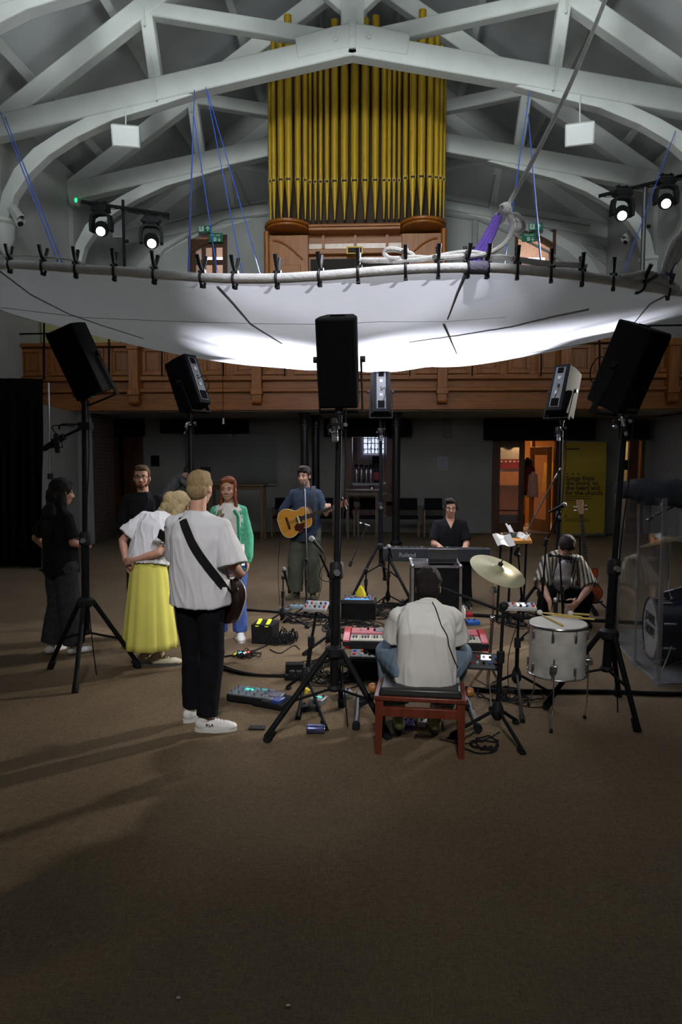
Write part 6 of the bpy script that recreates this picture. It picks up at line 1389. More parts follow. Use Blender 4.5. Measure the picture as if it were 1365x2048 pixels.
for s in (-1, 1): MB().prism([(0, .02), (0, .0), (.33, .0), (.33, .075), (.30, .092), (.14, .085), (.02, .06)], -.025, .025, Matrix(((0, 0, 1), (1, 0, 0), (0, 1, 0))), (s*.505, 0, .0)).build('end_cheek', RDK, t, bevel=.004)
keys(t, -.475, .475, .01, .162, .070, 43)
MB().bb(-.29, .12, .20, .30, .082, .085).build('display_section', mat('grey_panel', (.08, .085, .09), .4), t)
for i in range(16): MB().cyl((-.40+i*.05+(i > 3)*.0, .24+.03*(i % 2), .082), (-.40+i*.05, .24+.03*(i % 2), .098), .009, n=10).build('dial', BLKP if i % 3 else LBL, t)
wmB = wm(t); st = thing('keyboard_stand', 'black X-frame stand under the red keyboard', 'stand', (c.x, 5.2, 0))
for s in (-1, 1):
    for y in (-.02, .06): MB().beam((-s*.42, y, .03), (s*.36, y, zk-.09), .03, .05, up=(0, 1, 0)).build('frame_bar', BLKM, st)
    MB().cyl((s*.42, -.40, .03), (s*.42, .25, .03), .022, n=10).build('foot_tube', mat('grey_tube', (.05, .05, .055), .4), st); MB().cyl((s*.36, -.1, zk-.095), (s*.36, .24, zk-.095), .02, n=10).build('top_arm', BLKM, st); MB().cyl((s*.42, -.43, .03), (s*.42, -.39, .03), .028, n=10).build('end_cap', BLKM, st)
# stage piano at the back
c = at(874, 1100, 8.75); t = thing('stage_piano', 'long black stage piano with ROLAND lettering played by the seated person at the back', 'keyboard', (c.x, 8.75, .63), 0)
t['label'] = 'long black stage piano played by the person seated at the back'
q = MB().bb(-.66, .66, 0, .14, -.045, .118); q.bb(-.66, .66, .14, .32, -.045, .085); q.build('case', mat('blue_black_case', (.025, .030, .038), .4), t, bevel=.008); MB().bb(-.60, .60, .02, .13, .118, .121).build('control_panel', BLKP, t)
keys(t, -.60, .60, .15, .30, .100, 52)
text('Roland', .075, (-.36, -.002, .035), FACE, mat('grey_letter', (.30, .31, .33), .4), t, world=False, bold=.001)
for k in range(10): MB().cyl((-.5+k*.08, .08, .121), (-.5+k*.08, .08, .13), .01, n=8).build('dial', LBL if k % 4 == 0 else BLKP, t)
st = thing('keyboard_stand', 'black folding stand under the stage piano', 'stand', (c.x, 8.9, 0))
for s in (-1, 1): MB().beam((-s*.40, s*.03, .02), (s*.35, s*.03, .62), .03, .04, up=(0, 1, 0)).build('frame_bar', BLKM, st); MB().cyl((s*.40, -.22, .02), (s*.40, .22, .02), .015, n=8).build('foot_tube', BLKM, st); MB().cyl((s*.35, -.12, .615), (s*.35, .15, .615), .015, n=8).build('top_arm', BLKM, st)
# flight case + laptop
yf = 7.75; a, b = at(826, 1150, yf), at(922, 1150, yf); zt = at(870, 1131, yf).z
t = thing('flight_case', 'black flight case with metal edges behind the dark-haired person', 'case', ((a.x+b.x)/2, yf+.25, 0)); w = (b.x-a.x)/2
MB().bb(-w+.01, w-.01, -.24, .24, .09, zt-.01).build('panel_box', BLKM, t); q = MB(); al = mat('aluminium_edge', (.42, .42, .44), .35, .9)
for sx in (-1, 1):
    for sy in (-1, 1): q.bb(sx*w-.014, sx*w+.014, sy*.25-.014, sy*.25+.014, .08, zt)
for z in (.085, zt-.012):
    for s in (-1, 1): q.bb(-w, w, s*.25-.013, s*.25+.013, z-.013, z+.013); q.bb(s*w-.013, s*w+.013, -.25, .25, z-.013, z+.013)
q.build('edge_rail', al, t)
for sx in (-1, 1):
    for sy in (-1, 1): MB().ell((sx*w, sy*.25, zt-.01), (.026,)*3).build('ball_corner', CHR, t); MB().cyl((sx*(w-.08)-.015, sy*.17, .04), (sx*(w-.08)+.015, sy*.17, .04), .04, n=12).build('caster', BLKP, t)
lt = thing('laptop', 'open grey laptop on the flight case, back of the lid towards the camera', 'laptop', (at(886, 1130, yf+.1).x, yf+.12, zt+.005))
MB().bb(-.16, .16, 0, .22, 0, .012).build('keyboard_half', SLATE, lt, bevel=.003); q = MB(); q.add([(-.16, 0, .012), (.16, 0, .012), (.16, -.045, .165), (-.16, -.045, .165), (-.16, .008, .014), (.16, .008, .014), (.16, -.037, .168), (-.16, -.037, .168)], [(0, 1, 2, 3), (7, 6, 5, 4), (0, 4, 5, 1), (3, 2, 6, 7), (0, 3, 7, 4), (1, 5, 6, 2)]); q.build('lid', mat('space_grey', (.10, .10, .11), .35, .6), lt)
# orange wood synthesizer on a stand with papers
ys = 8.0; c = at(1033, 1086, ys); t = thing('synthesizer', 'orange wooden-cased synthesizer on a stand right of the stage piano', 'keyboard', tuple(c), R(8)); t.scale = (.70, .6, .7)
ORW = wood('honey_wood', (.50, .24, .05), (.40, .17, .035), axis='X'); MB().prism([(-.14, 0), (.14, 0), (.14, .05), (.0, .10), (-.14, .16)], -.22, .22, Matrix(((0, 0, 1), (-1, 0, 0), (0, 1, 0)))).build('case', ORW, t, bevel=.006)
MB().add([(-.20, -.03, .093), (.20, -.03, .093), (.20, .12, .155), (-.20, .12, .155), (-.20, -.03, .083), (.20, -.03, .083), (.20, .12, .145), (-.20, .12, .145)], [(0, 1, 2, 3), (7, 6, 5, 4), (0, 4, 5, 1), (1, 5, 6, 2), (2, 6, 7, 3), (3, 7, 4, 0)]).build('panel', BLKP, t)
for k in range(8): MB().cyl((-.17+k*.045, .02+.03*(k % 2), .10), (-.17+k*.045, .01+.03*(k % 2), .135), .010, n=8).build('dial', CHR, t)
st = thing('synthesizer_stand', 'thin black legs under the orange synthesizer', 'stand', (c.x, ys, 0))
for dx in (-.17, -.05, .12): MB().cyl((dx, .02*(dx > 0), c.z), (dx-.02, .05, 0), .014, n=8).build('leg', BLKM, st)
def sheet(p, Y, w, h, rot, lab, m=WPAP, mark=None, sup=0):
    c = at(*p, Y); q = MB(); P = []
    n = 8
    for s in (0, 1):
        for i in range(n+1):
            u = i/n-.5; P += [V((u*w, -h/2, .02*sin(i*.8)+s*.0015)), V((u*w, h/2, .02*sin(i*.8+.4)+s*.0015))]
    f = []
    for i in range(n): a = 2*i; f += [(a, a+2, a+3, a+1), (a+2*(n+1), a+1+2*(n+1), a+3+2*(n+1), a+2+2*(n+1))]
    m1 = 2*(n+1); f += [(0, 1, m1+1, m1), (2*n, m1+2*n, m1+2*n+1, 2*n+1)]
    for i in range(n): f += [(2*i, m1+2*i, m1+2*i+2, 2*i+2), (2*i+1, 2*i+3, m1+2*i+3, m1+2*i+1)]
    E = Euler([R(a) for a in rot]).to_matrix(); q.add([c+E @ v for v in P], f); o = q.build('paper_sheet', m, org=c); tag(o, lab, 'paper'); return o
sheet((1008, 1080), 7.85, .22, .17, (40, 0, 20), 'curling white sheet over the left edge of the orange synthesizer'); sheet((1046, 1072), 8.0, .16, .10, (30, 0, -40), 'small white card on the right of the orange synthesizer')
sheet((1020, 1058), 8.1, .07, .14, (40, 10, 30), 'rolled white paper standing on the orange synthesizer')
sheet((482, 1108), 6.95, .10, .22, (75, 15, 60), 'folded white paper held by the person in the green cardigan')
# ------------------------------------------------------------------ stool
MAH = wood('mahogany', (.17, .035, .018), (.09, .018, .010), axis='Z', rough=.35); sx_ = at(842, 1385, 4.52).x
t = thing('piano_stool', 'red-brown wooden piano stool with black padded seat', 'stool', (sx_, 4.53, 0), R(-5))
for sx in (-1, 1):
    for sy in (-1, 1):
        MB().loft([[V((sx*.255+a*.026, sy*.145+b*.026, .36)) for a, b in ((-1, -1), (1, -1), (1, 1), (-1, 1))], [V((sx*.262+a*.018, sy*.15+b*.018, 0)) for a, b in ((-1, -1), (1, -1), (1, 1), (-1, 1))]]).build('leg', MAH, t, smooth=False)
MB().bb(-.29, .29, -.18, .18, .355, .385).build('seat_frame', MAH, t, bevel=.006)
for s in (-1, 1): MB().bb(-.24, .24, s*.15-.014, s*.15+.014, .25, .31).build('apron', MAH, t, bevel=.003); MB().bb(s*.255-.014, s*.255+.014, -.14, .14, .27, .33).build('side_rail', MAH, t, bevel=.003)
MB().box((0, 0, .408), (.53, .34, .055), taper=.94).build('seat', mat('black_vinyl', (.012, .012, .012), .4), t, bevel=.015)
for s in (-1, 1): MB().lathe([(.008, 0), (.012, .02), (.030, .03), (.034, .05), (.024, .07), (0, .075)], (s*.27, .02, .37), frame((s, 0, 0)), n=16).build('height_knob', wood('amber_knob', (.35, .14, .03), (.22, .08, .02)), t)
# seat for the back player
t = thing('keyboard_bench', 'black bench under the person at the stage piano', 'stool', (fG.e.location.x, 9.38, 0)); MB().box((0, 0, .40), (.5, .3, .06)).build('seat', BLKM, t, bevel=.02)
for s in (-1, 1): MB().beam((-s*.18, 0, .01), (s*.18, 0, .37), .03, .03, up=(0, 1, 0)).build('leg', BLKM, t)
# ------------------------------------------------------------------ floor tom, sticks, cymbal
yd = 5.1; c = at(1117, 1243, yd); zt = .70
PRL = mat('white_pearl', (.42, .41, .38), .35, var=.22, scale=9, stretch=(1, 1, 1.2)); HEAD = mat('drum_head', (.72, .70, .66), .5, var=.03)
t = thing('floor_tom', 'white pearl floor drum on three bent chrome legs with drumsticks on it', 'drum', (c.x, yd, 0)); z0 = .325
MB().lathe([(.19, z0), (.198, z0+.01), (.198, zt-.01), (.19, zt)], n=48).build('shell', PRL, t)
MB().lathe([(0, zt+.004), (.195, zt+.004), (.2, zt-.002)], n=48, caps=False).build('drum_head', HEAD, t)
for z in (zt-.008, z0+.008): MB().tube([V((.204*cos(a*pi/24), .204*sin(a*pi/24), z)) for a in range(48)], .008, n=8, closed=True).build('hoop', CHR, t)
for k in range(8):
    a = R(22+k*45); u = V((cos(a), sin(a), 0)); 
    for zz, s in ((zt-.07, 1), (z0+.07, -1)): MB().cap(u*.204+V((0, 0, zz-.022)), u*.204+V((0, 0, zz+.022)), .010, .010).build('lug', STEEL, t); MB().cyl(u*.212+V((0, 0, zz)), u*.212+V((0, 0, zz+s*.065)), .0035, n=6).build('tension_rod', CHR, t)
for f in (G(1103, 1466), G(1170, 1438), G(1058, 1412)):
    f = f-V((c.x, yd, 0)); u = V((f.x, f.y, 0)).normalized(); p = u*.215
    MB().box(p+V((0, 0, z0+.10)), (.045, .045, .06), frame(u)).build('leg_bracket', CHR, t, bevel=.006); MB().tube([p+V((0, 0, z0+.16)), p+V((0, 0, .14)), p.lerp(V((f.x, f.y, 0)), .5)+V((0, 0, .09)), f+V((0, 0, .015))], .0055, n=8, smooth=1).build('leg', CHR, t); MB().ell(f+V((0, 0, .014)), (.013, .013, .016)).build('rubber_foot', BLKM, t)
STK = wood('hickory', (.55, .42, .12), (.45, .33, .08)); 
def stick(a, b, lab, tip=None):
    A, B = V(a), V(b); t = thing('drumstick' if not tip else 'mallet', lab, 'drumstick', tuple(A)); d = B-A
    MB().loft([[A+frame(d) @ V((r*cos(k*pi/4), r*sin(k*pi/4), 0))+d*u for k in range(8)] for u, r in ((0, .005), (.01, .0075), (.75, .0075), (.97, .0035), (1, .002))]).build('shaft', STK, t, world=True)
    if tip: MB().ell(B, (.022, .022, .02)).build('felt_head', mat('felt_white', (.6, .58, .55), 1), t, world=True)
    else: MB().ell(B, (.006, .006, .006)).build('tip', STK, t, world=True)
def drumtop(px, py): return G(px, py, zt+.014)
stick(drumtop(1127, 1251), drumtop(1085, 1230), 'pale drumstick lying across the left of the drum'); stick(drumtop(1190, 1243)+V((0, 0, .015)), drumtop(1105, 1232)+V((0, 0, .005)), 'drumstick lying across the back of the drum, butt past the rim')
stick(drumtop(1165, 1240)+V((0, 0, .02)), drumtop(1080, 1228)+V((0, 0, .012)), 'mallet with left-hand white felt head on the drum', 1); stick(drumtop(1180, 1238)+V((0, 0, .03)), drumtop(1142, 1230)+V((0, 0, .012)), 'mallet with right-hand white felt head on the drum', 1)
def cymbal(c, r, nrm, lab, stand=None, m=None):
    c = V(c); M = frame(nrm); t = thing('cymbal', lab, 'cymbal', tuple(c)); m = m or mat('brass_cymbal', (.50, .47, .30), .38, .7, var=.12, scale=3, stretch=(1, 1, 1))
    MB().lathe([(.006, .032), (.03, .028), (.045, .012), (.06, .004), (r*.6, -.006), (r, -.022), (r, -.024), (r*.6, -.008), (.06, .002), (.045, .010), (.03, .026), (.006, .030)], V((0, 0, 0)), M, n=56, caps=False).build('disc', m, t)
    MB().lathe([(.018, .03), (.02, .045), (.016, .055), (.005, .06), (.004, .085), (0, .086)], V((0, 0, 0)), M, n=14).build('wing_nut', BLKP, t); return t
cc = at(998, 1137, 5.45)
cymbal(cc, .222, (.30, -.35, .9), 'large pale brass cymbal tilted on a chrome stand'); cbz = G(975, 1392)
t = thing('cymbal_stand', 'chrome tripod stand holding the large pale cymbal', 'cymbal stand', tuple(cbz)); a = V((cbz.x, cbz.y, .28))
jn = at(988, 1180, 5.45); MB().cyl(V((cbz.x, cbz.y, .06)), V((cbz.x+.03, cbz.y, .62)), .014, n=12).build('lower_tube', CHR, t, world=True); MB().cyl(V((cbz.x+.03, cbz.y, .62)), jn, .009, n=10).build('upper_tube', CHR, t, world=True); MB().cyl(jn, cc-V((.0, 0, .0)), .006, n=8).build('tilter_rod', CHR, t, world=True); MB().lathe([(.012, -.03), (.028, -.02), (.028, .0), (.016, .03)], jn, n=12).build('tilter', CHR, t, world=True); MB().box(V((cbz.x+.03, cbz.y, .62)), (.04, .05, .05)).build('clutch', CHR, t, world=True, bevel=.01)
for f in (G(937, 1382), G(1010, 1392), G(983, 1422)): MB().beam(a, f+V((0, 0, .02)), .006, .02).build('leg', CHR, t, world=True); MB().beam(V((cbz.x, cbz.y, .08)), a.lerp(f, .6), .005, .015).build('brace', CHR, t, world=True); MB().ell(f+V((0, 0, .018)), (.02, .02, .02)).build('rubber_foot', BLKM, t, world=True)
# ------------------------------------------------------------------ drum kit behind clear screen, at right edge
def on(px, py, Y): return at(px, py, Y)
kc = on(1303, 1251, 6.6); kd = V((-.99, .13, 0)).normalized(); M = frame(kd); kc.z = .30
t = thing('kick_drum', 'black kick drum with white lettered front head behind the clear screen', 'drum', (kc.x, kc.y, 0)); KB = mat('blue_black_shell', (.008, .010, .030), .2); k0 = V((0, 0, .30))
MB().lathe([(.27, -.40), (.28, -.39), (.28, -.01), (.27, 0)], k0, M, n=48).build('shell', KB, t); MB().lathe([(0, .006), (.262, .006), (.262, .0)], k0, M, n=48, caps=False).build('front_head', HEAD, t)
for z in (0, -.40): MB().tube([k0+M @ V((.283*cos(a*pi/24), .283*sin(a*pi/24), z)) for a in range(48)], .014, n=8, closed=True).build('hoop', KB, t)
for k in range(8):
    a = R(22+45*k); p = M @ V((.285*cos(a), .285*sin(a), -.05)); MB().cap(k0+p, k0+p-kd*.09, .012, .012).build('lug', CHR, t)
TX = V((0, 0, 1)).cross(kd).normalized(); MT = Matrix((TX, V((0, 0, 1)), kd)).transposed(); BLET = mat('black_lettering', (.012, .012, .014), .6)
text('JOYFUL', .105, k0+kd*.010+V((0, 0, .10)), MT, BLET, t, world=False, bold=.004); text('NOISE', .115, k0+kd*.010+V((0, 0, -.02)), MT, BLET, t, world=False, bold=.004)
for s in (-1, 1): MB().cyl(k0+M @ V((s*.25*(1 if s > 0 else 1), 0, -.12))*1 + V((0, 0, -.08)), V((TX.x*s*.36, TX.y*s*.36, .01))-kd*.02, .008, n=8).build('spur', CHR, t)
def tom(px, py, Y, r, h, nrm, lab):
    c = on(px, py, Y); M = frame(nrm); t = thing('tom_drum', lab, 'drum', tuple(c)); MB().lathe([(r, -h), (r, 0)], V((0, 0, 0)), M, n=36).build('shell', KB, t); MB().lathe([(0, .003), (r*.98, .003), (r, 0)], V((0, 0, 0)), M, n=36, caps=False).build('drum_head', HEAD, t)
    for z in (0, -h): MB().tube([M @ V((r*1.03*cos(a*pi/18), r*1.03*sin(a*pi/18), z)) for a in range(36)], .007, n=6, closed=True).build('hoop', CHR, t)
    for k in range(6): u = M @ V((r*1.03*cos(k*pi/3), r*1.03*sin(k*pi/3), 0)); n_ = V(nrm).normalized(); MB().cyl(u, u-n_*h, .004, n=6).build('tension_rod', CHR, t); MB().cap(u-n_*h*.35, u-n_*h*.65, .012, .012).build('lug', CHR, t)
tom(1352, 1178, 6.75, .14, .18, (-.3, .3, 1), 'black rack drum with chrome lugs above the kick drum'); tom(1385, 1225, 7.2, .19, .30, (0, 0, 1), 'larger black drum behind the kick drum at the picture edge')
cymbal(on(1332, 1078, 6.9), .25, (-.25, .15, 1), 'dark gold cymbal behind the clear screen', m=mat('dark_cymbal', (.20, .17, .08), .35, .8)); 
def kstand(px, pz, Y, lab, top=None):
    tp_ = on(px, pz, Y); b = V((tp_.x, tp_.y, 0)); t = thing('cymbal_stand', lab, 'cymbal stand', tuple(b)); MB().cyl((b.x, b.y, .05), tp_, .011, n=8).build('tube', CHR, t, world=True)
    for an in (90, 210, 330): MB().cyl((b.x, b.y, .3), (b.x+.28*cos(R(an)), b.y+.28*sin(R(an)), .012), .010, n=8).build('leg', CHR, t, world=True)
kstand(1341, 1080, 6.92, 'chrome stand under the dark gold cymbal'); mic_stand(V((on(1372, 1200, 6.6).x, 6.6, 0)), on(1372, 1010, 6.6), 'microphone stand at the picture edge over the drum kit', boom=(on(1375, 1000, 6.6), on(1308, 1032, 6.7))); mic(on(1303, 1036, 6.7), (-.8, 0, -.5), 'thin microphone over the dark gold cymbal', kind='pencil')
pd = thing('kick_pedal', 'chrome pedal in front of the drummer\'s place behind the screen', 'pedal', tuple(G(1340, 1335))); MB().beam((-.1, 0, .01), (.16, .1, .06), .09, .012).build('footboard', CHR, pd); MB().cyl((.14, .05, .02), (.2, .1, .30), .008, n=8).build('beater_rod', CHR, pd); MB().ell((.2, .1, .31), (.03, .03, .03)).build('beater', mat('felt_white', None), pd)
RUG = mat('pale_rug', (.24, .24, .24), .95, var=.5, scale=2.5)
g0, g1, g2 = G(1234, 1288), G(1270, 1328), G(1317, 1368); 
tag(MB().prism([(g0.x, g0.y), (g1.x, g1.y), (g2.x, g2.y), (g2.x+2.0, g2.y+.1), (g2.x+2.0, g0.y+.5), (g0.x+.1, g0.y+.6)], .002, .010).build('drum_rug', RUG), 'patchy grey and white rug under the drum kit', 'rug')
PX = bpy.data.materials.new('clear_acrylic'); PX.use_nodes = True; N = PX.node_tree.nodes; L = PX.node_tree.links; N.remove(N['Principled BSDF'])
tr = N.new('ShaderNodeBsdfTransparent'); gl = N.new('ShaderNodeBsdfGlossy'); df = N.new('ShaderNodeBsdfDiffuse'); tr.inputs[0].default_value = (.93, .94, .95, 1); gl.inputs['Roughness'].default_value = .05; df.inputs[0].default_value = (.5, .5, .52, 1)
fr_ = N.new('ShaderNodeLayerWeight'); fr_.inputs[0].default_value = .12; m1 = N.new('ShaderNodeMixShader'); m2 = N.new('ShaderNodeMixShader'); m1.inputs[0].default_value = .03; L.new(tr.outputs[0], m1.inputs[1]); L.new(df.outputs[0], m1.inputs[2]); mm_ = N.new('ShaderNodeMath'); mm_.operation = 'MULTIPLY'; mm_.inputs[1].default_value = .35; L.new(fr_.outputs[0], mm_.inputs[0]); L.new(mm_.outputs[0], m2.inputs[0]); L.new(m1.outputs[0], m2.inputs[1]); L.new(gl.outputs[0], m2.inputs[2]); L.new(m2.outputs[0], N['Material Output'].inputs[0])
EDG = mat('acrylic_edge', (.36, .37, .39), .25, alpha=.45)
t = thing('drum_screen', 'clear acrylic drum screen of folding panels at right', 'screen', tuple(g2)); t['label'] = 'clear folding acrylic screen around the drum kit at the right edge'
gg = [G(1226, 1262), g0, g1, g2, V((g2.x+.75, g2.y+.02, 0))]
for a, b in zip(gg, gg[1:]):
    MB().box(((a.x+b.x)/2, (a.y+b.y)/2, .78), ((b-a).length, .008, 1.52), Matrix.Rotation(atan2(b.y-a.y, b.x-a.x), 3, 'Z')).build('panel', PX, t, world=True, smooth=False)
for k, a in enumerate(gg[:4]): MB().box((a.x, a.y, .78), (.018 if k < 3 else .035, .02, 1.54), ).build('hinge_post', EDG, t, world=True); MB().box((a.x, a.y-.02, .012), (.08, .12, .02)).build('foot', EDG, t, world=True)
q = MB()
rr = []
A, B = at(1238, 978, 6.7), at(1385, 985, 5.75)
for k in range(25):
    u = k/24; p = A.lerp(B, u); hh = .055+.045*min(1, u*4)+.015*noise.noise(V((u*9, 0, 0))); rr.append([p+V((0, .16*cos(a*pi/8), hh*sin(a*pi/8)+.02*noise.noise(V((u*7, a*.7, 2)))+ (-.03 if (a > 9 and u > .3) else 0))) for a in range(16)])
q.loft(rr); tag(q.build('black_drape', mat('black_cloth', (.010, .012, .016), .9, bump=.5, bscale=14)), 'bunched black cloth lying along the top of the clear screen', 'cloth')
# ------------------------------------------------------------------ banner
yb = 16.9; a, b = at(1122, 1072, yb), at(1209, 1072, yb); zt, z0 = at(1165, 884, yb).z, .06; w = b.x-a.x
BY = mat('banner_yellow', (.36, .25, .012), .6, var=.02); t = thing('roll_up_banner', 'yellow roll-up banner with dark lettering beside the corridor doors', 'banner', ((a.x+b.x)/2, yb, 0))
MB().bb(-w/2, w/2, 0, .008, z0, zt).build('sheet', BY, t); MB().bb(-w/2-.02, w/2+.02, -.08, .1, 0, z0).build('base', STEEL, t, bevel=.01); MB().bb(-w/2-.01, w/2+.01, -.01, .02, zt, zt+.025).build('top_rail', STEEL, t); MB().cyl((0, .04, .05), (0, .04, zt), .012, n=8).build('pole', STEEL, t)
DL = mat('banner_ink', (.06, .04, .005), .7); sx0 = -w/2+.09
def zz(p): return at(1165, p, yb).z
for s, p, sz in (('Songs from', 957, .145), ('the word, to', 966.5, .145), ('the heart and', 976, .145), ('for the church.', 986, .145)): text(s, sz, (sx0, -.004, zz(p)), FACE, DL, t, align='LEFT', world=False, bold=.005)
text('no one here', .07, (sx0+.0, -.004, zz(898)), FACE, DL, t, align='LEFT', world=False) if False else None
q = MB()
for k in range(3): q.ell((sx0+.03+k*.13, -.004, zz(948)), (.022, .003, .022), n=10, m=6)
q.build('printed_dots', DL, t)
for p, ww in ((993, .62), (997, .6), (1001, .3), (1038, .55), (1042, .6)): MB().bb(sx0, sx0+ww, -.005, 0, zz(p)-.007, zz(p)+.007).build('small_print', DL, t)
MB().bb(sx0, sx0+.30, -.005, 0, zz(898)-.02, zz(898)+.02).build('small_print', DL, t); MB().ell((sx0+.02, -.004, zz(1033)), (.02, .003, .025)).build('printed_mark', DL, t)
# ------------------------------------------------------------------ chairs and tables by the wall
BEE = wood('beech', (.20, .13, .07), (.14, .09, .045)); UPH = mat('black_upholstery', (.010, .010, .014), .95)
def chair():
    t = thing('stacking_chair', '', 'chair', group='black upholstered wood-framed chairs along the back wall')
    MB().box((0, -.02, .44), (.44, .42, .06)).build('seat', UPH, t, bevel=.02); MB().box((0, .20, .74), (.42, .05, .28), Matrix.Rotation(R(-8), 3, 'X')).build('backrest', UPH, t, bevel=.02)
    for s in (-1, 1):
        MB().beam((s*.23, .24, 0), (s*.23, .19, .66), .03, .035, up=(0, 1, 0)).build('leg', BEE, t); MB().beam((s*.23, -.22, 0), (s*.23, -.20, .62), .03, .035, up=(0, 1, 0)).build('leg', BEE, t)
        MB().beam((s*.23, -.24, .62), (s*.23, .20, .64), .035, .025).build('armrest', BEE, t)
    return t
ch0 = chair(); pos = [(566, 'first black chair from the left, behind the guitarist'), (648, 'black chair just left of the central pole'), (690, 'black chair under the left of the serving table'), (737, 'black chair under the serving table'), (818, 'black chair right of the iron column by the hatch'), (868, 'black chair furthest right, behind the seated pianist')]
for i, (p, lb) in enumerate(pos):
    c = at(p, 1050, 16.7)
    if i == 0: ch0.location = (c.x, 16.7, 0); ch0['label'] = lb
    else: dup(ch0, (c.x, 16.7, 0), 0, lb)
def table(px0, px1, Y, z, lab, d=.6, m=BEE):
    a, b = at(px0, 1000, Y).x, at(px1, 1000, Y).x; t = thing('table', lab, 'table', ((a+b)/2, Y, 0)); w = (b-a)/2
    MB().bb(-w, w, -d/2, d/2, z-.035, z).build('tabletop', m, t, bevel=.005); MB().bb(-w+.05, w-.05, -d/2+.05, -d/2+.07, z-.12, z-.035).build('apron', m, t)
    for sx in (-1, 1):
        for sy in (-1, 1): MB().bb(sx*(w-.07)-.03, sx*(w-.07)+.03, sy*(d/2-.07)-.03, sy*(d/2-.07)+.03, 0, z-.035).build('leg', m, t)
table(690, 760, 16.2, at(700, 979, 16.2).z, 'tall table standing before the kitchen hatch', .5, wood('grey_beech', (.10, .075, .05), (.07, .05, .03)))
table(418, 533, 15.6, at(500, 968, 15.6).z, 'wooden table under the glossy board', .6, wood('brown_table', (.12, .07, .035), (.08, .045, .02)))
# camera on tripod by the bent figure
b = at(412, 1000, 13.2); t = thing('camera_tripod', 'small dark camera on a tripod between the bearded and cardigan persons', 'camera', (b.x, 13.2, 0)); zc_ = at(412, 940, 13.2).z
MB().box((0, 0, zc_), (.17, .14, .12)).build('camera_body', BLKM, t, bevel=.015); MB().cyl((-.05, 0, zc_), (-.05, -.15, zc_), .045, n=14).build('lens', BLKM, t); MB().cyl((0, 0, .9), (0, 0, zc_), .02, n=8).build('column', BLKM, t)
for an in (90, 210, 330): MB().cyl((0, 0, .95), (.4*cos(R(an)), .4*sin(R(an)), .01), .014, n=8).build('leg', BLKM, t)
b = at(322, 1000, 14.5); t = thing('work_table', 'dark covered table beneath the bending figure', 'table', (b.x+.3, 14.3, 0)); MB().box((0, 0, .4), (1.1, .6, .8)).build('cloth_cover', BLKM, t, bevel=.03)
# ------------------------------------------------------------------ floor gear
def place(px, py, dz=0): p = G(px, py); return (p.x, p.y, dz)
# mixers
def mixer(name, lab, loc, rot, w, d, m, rows=3, cols=8, screen=None, sx=None, parent_rot=None):
    t = thing(name, lab, 'mixer', loc, rot); MB().bb(-w/2, w/2, -d/2, d/2, 0, .03).build('case', m, t, bevel=.006)
    cs = [mat('cap_red', (.45, .03, .02), .5), LBL, BLKP, mat('cap_blue', (.03, .10, .4), .5)]
    for r in range(rows):
        for c in range(cols): x = -w/2+w*(c+.5)/cols; y = -d/2+d*(r+.6)/(rows+.6); MB().cyl((x, y, .03), (x, y, .046), min(w/cols, d/rows)*.22, n=8).build('dial', cs[(r*3+c) % 4], t)
    if screen: MB().bb(sx[0], sx[1], sx[2], sx[3], .03, .034).build('screen', screen, t)
    return t
BLUEG = mat('blue_glow', (.02, .1, .4), emit=(.06, .3, 1), estr=1.6); TEALG = mat('teal_screen', (.02, .3, .25), emit=(.05, .9, .6), estr=1.2); WG2 = mat('white_screen', (.7, .7, .7), emit=(.9, .92, 1), estr=1.5); GRG = mat('green_glow', (.02, .4, .05), emit=(.1, .9, .15), estr=1.2); YLG = mat('yellow_tag', (.6, .7, .02), .6, emit=(.5, .65, .0), estr=.25)
c = G(717, 1240); t = thing('equipment_box', 'black box carrying a blue-lit mixer behind the central pole', 'box', tuple(c), R(-2)); MB().bb(-.20, .20, 0, .34, 0, .20).build('shell', BLKM, t, bevel=.008)
MB().bb(-.19, .19, -.005, .01, .185, .20).build('rim', BLKP, t)
mx_ = mixer('mixer', 'small mixer glowing blue on top of the black box', (c.x, c.y+.17, .20), 0, .36, .26, SLATE, 3, 9, BLUEG, (-.16, .12, -.128, -.095))
for k in range(6): MB().cyl((-.12+k*.04, .08, .03), (-.13+k*.045, .09, .085), .006, n=6).build('jack_plug', CHR, mx_)
c = G(748, 1362); t = thing('equipment_box', 'black box of green-lit pedals under the red keyboard', 'box', tuple(c), R(-3)); MB().bb(-.21, .21, 0, .30, 0, .17).build('shell', BLKM, t, bevel=.008)
gm = mixer('pedal_tray', 'green-lit tray of effects on the box under the red keyboard', (c.x, c.y+.15, .17), R(-3), .40, .24, SLATE, 2, 6, GRG, (0, .18, -.10, -.06))
for k in range(5): MB().cyl((-.02+k*.05, .02, .03), (-.02+k*.052, .02, .10), .012, n=8).build('jack_plug', [CHR, YLG, BLKM][k % 3], gm)
c = G(527, 1290); t = thing('cable_bag', 'black open bag with neon yellow tabs and coiled cables', 'bag', tuple(c), R(-8)); MB().box((-.02, .14, .10), (.22, .24, .20), taper=1.05).build('shell', BLKM, t, bevel=.012)
for s in (-.07, .03): MB().box((s, .08, .205), (.035, .14, .012), Matrix.Rotation(R(18), 3, 'X')).build('neon_tab', YLG, t)
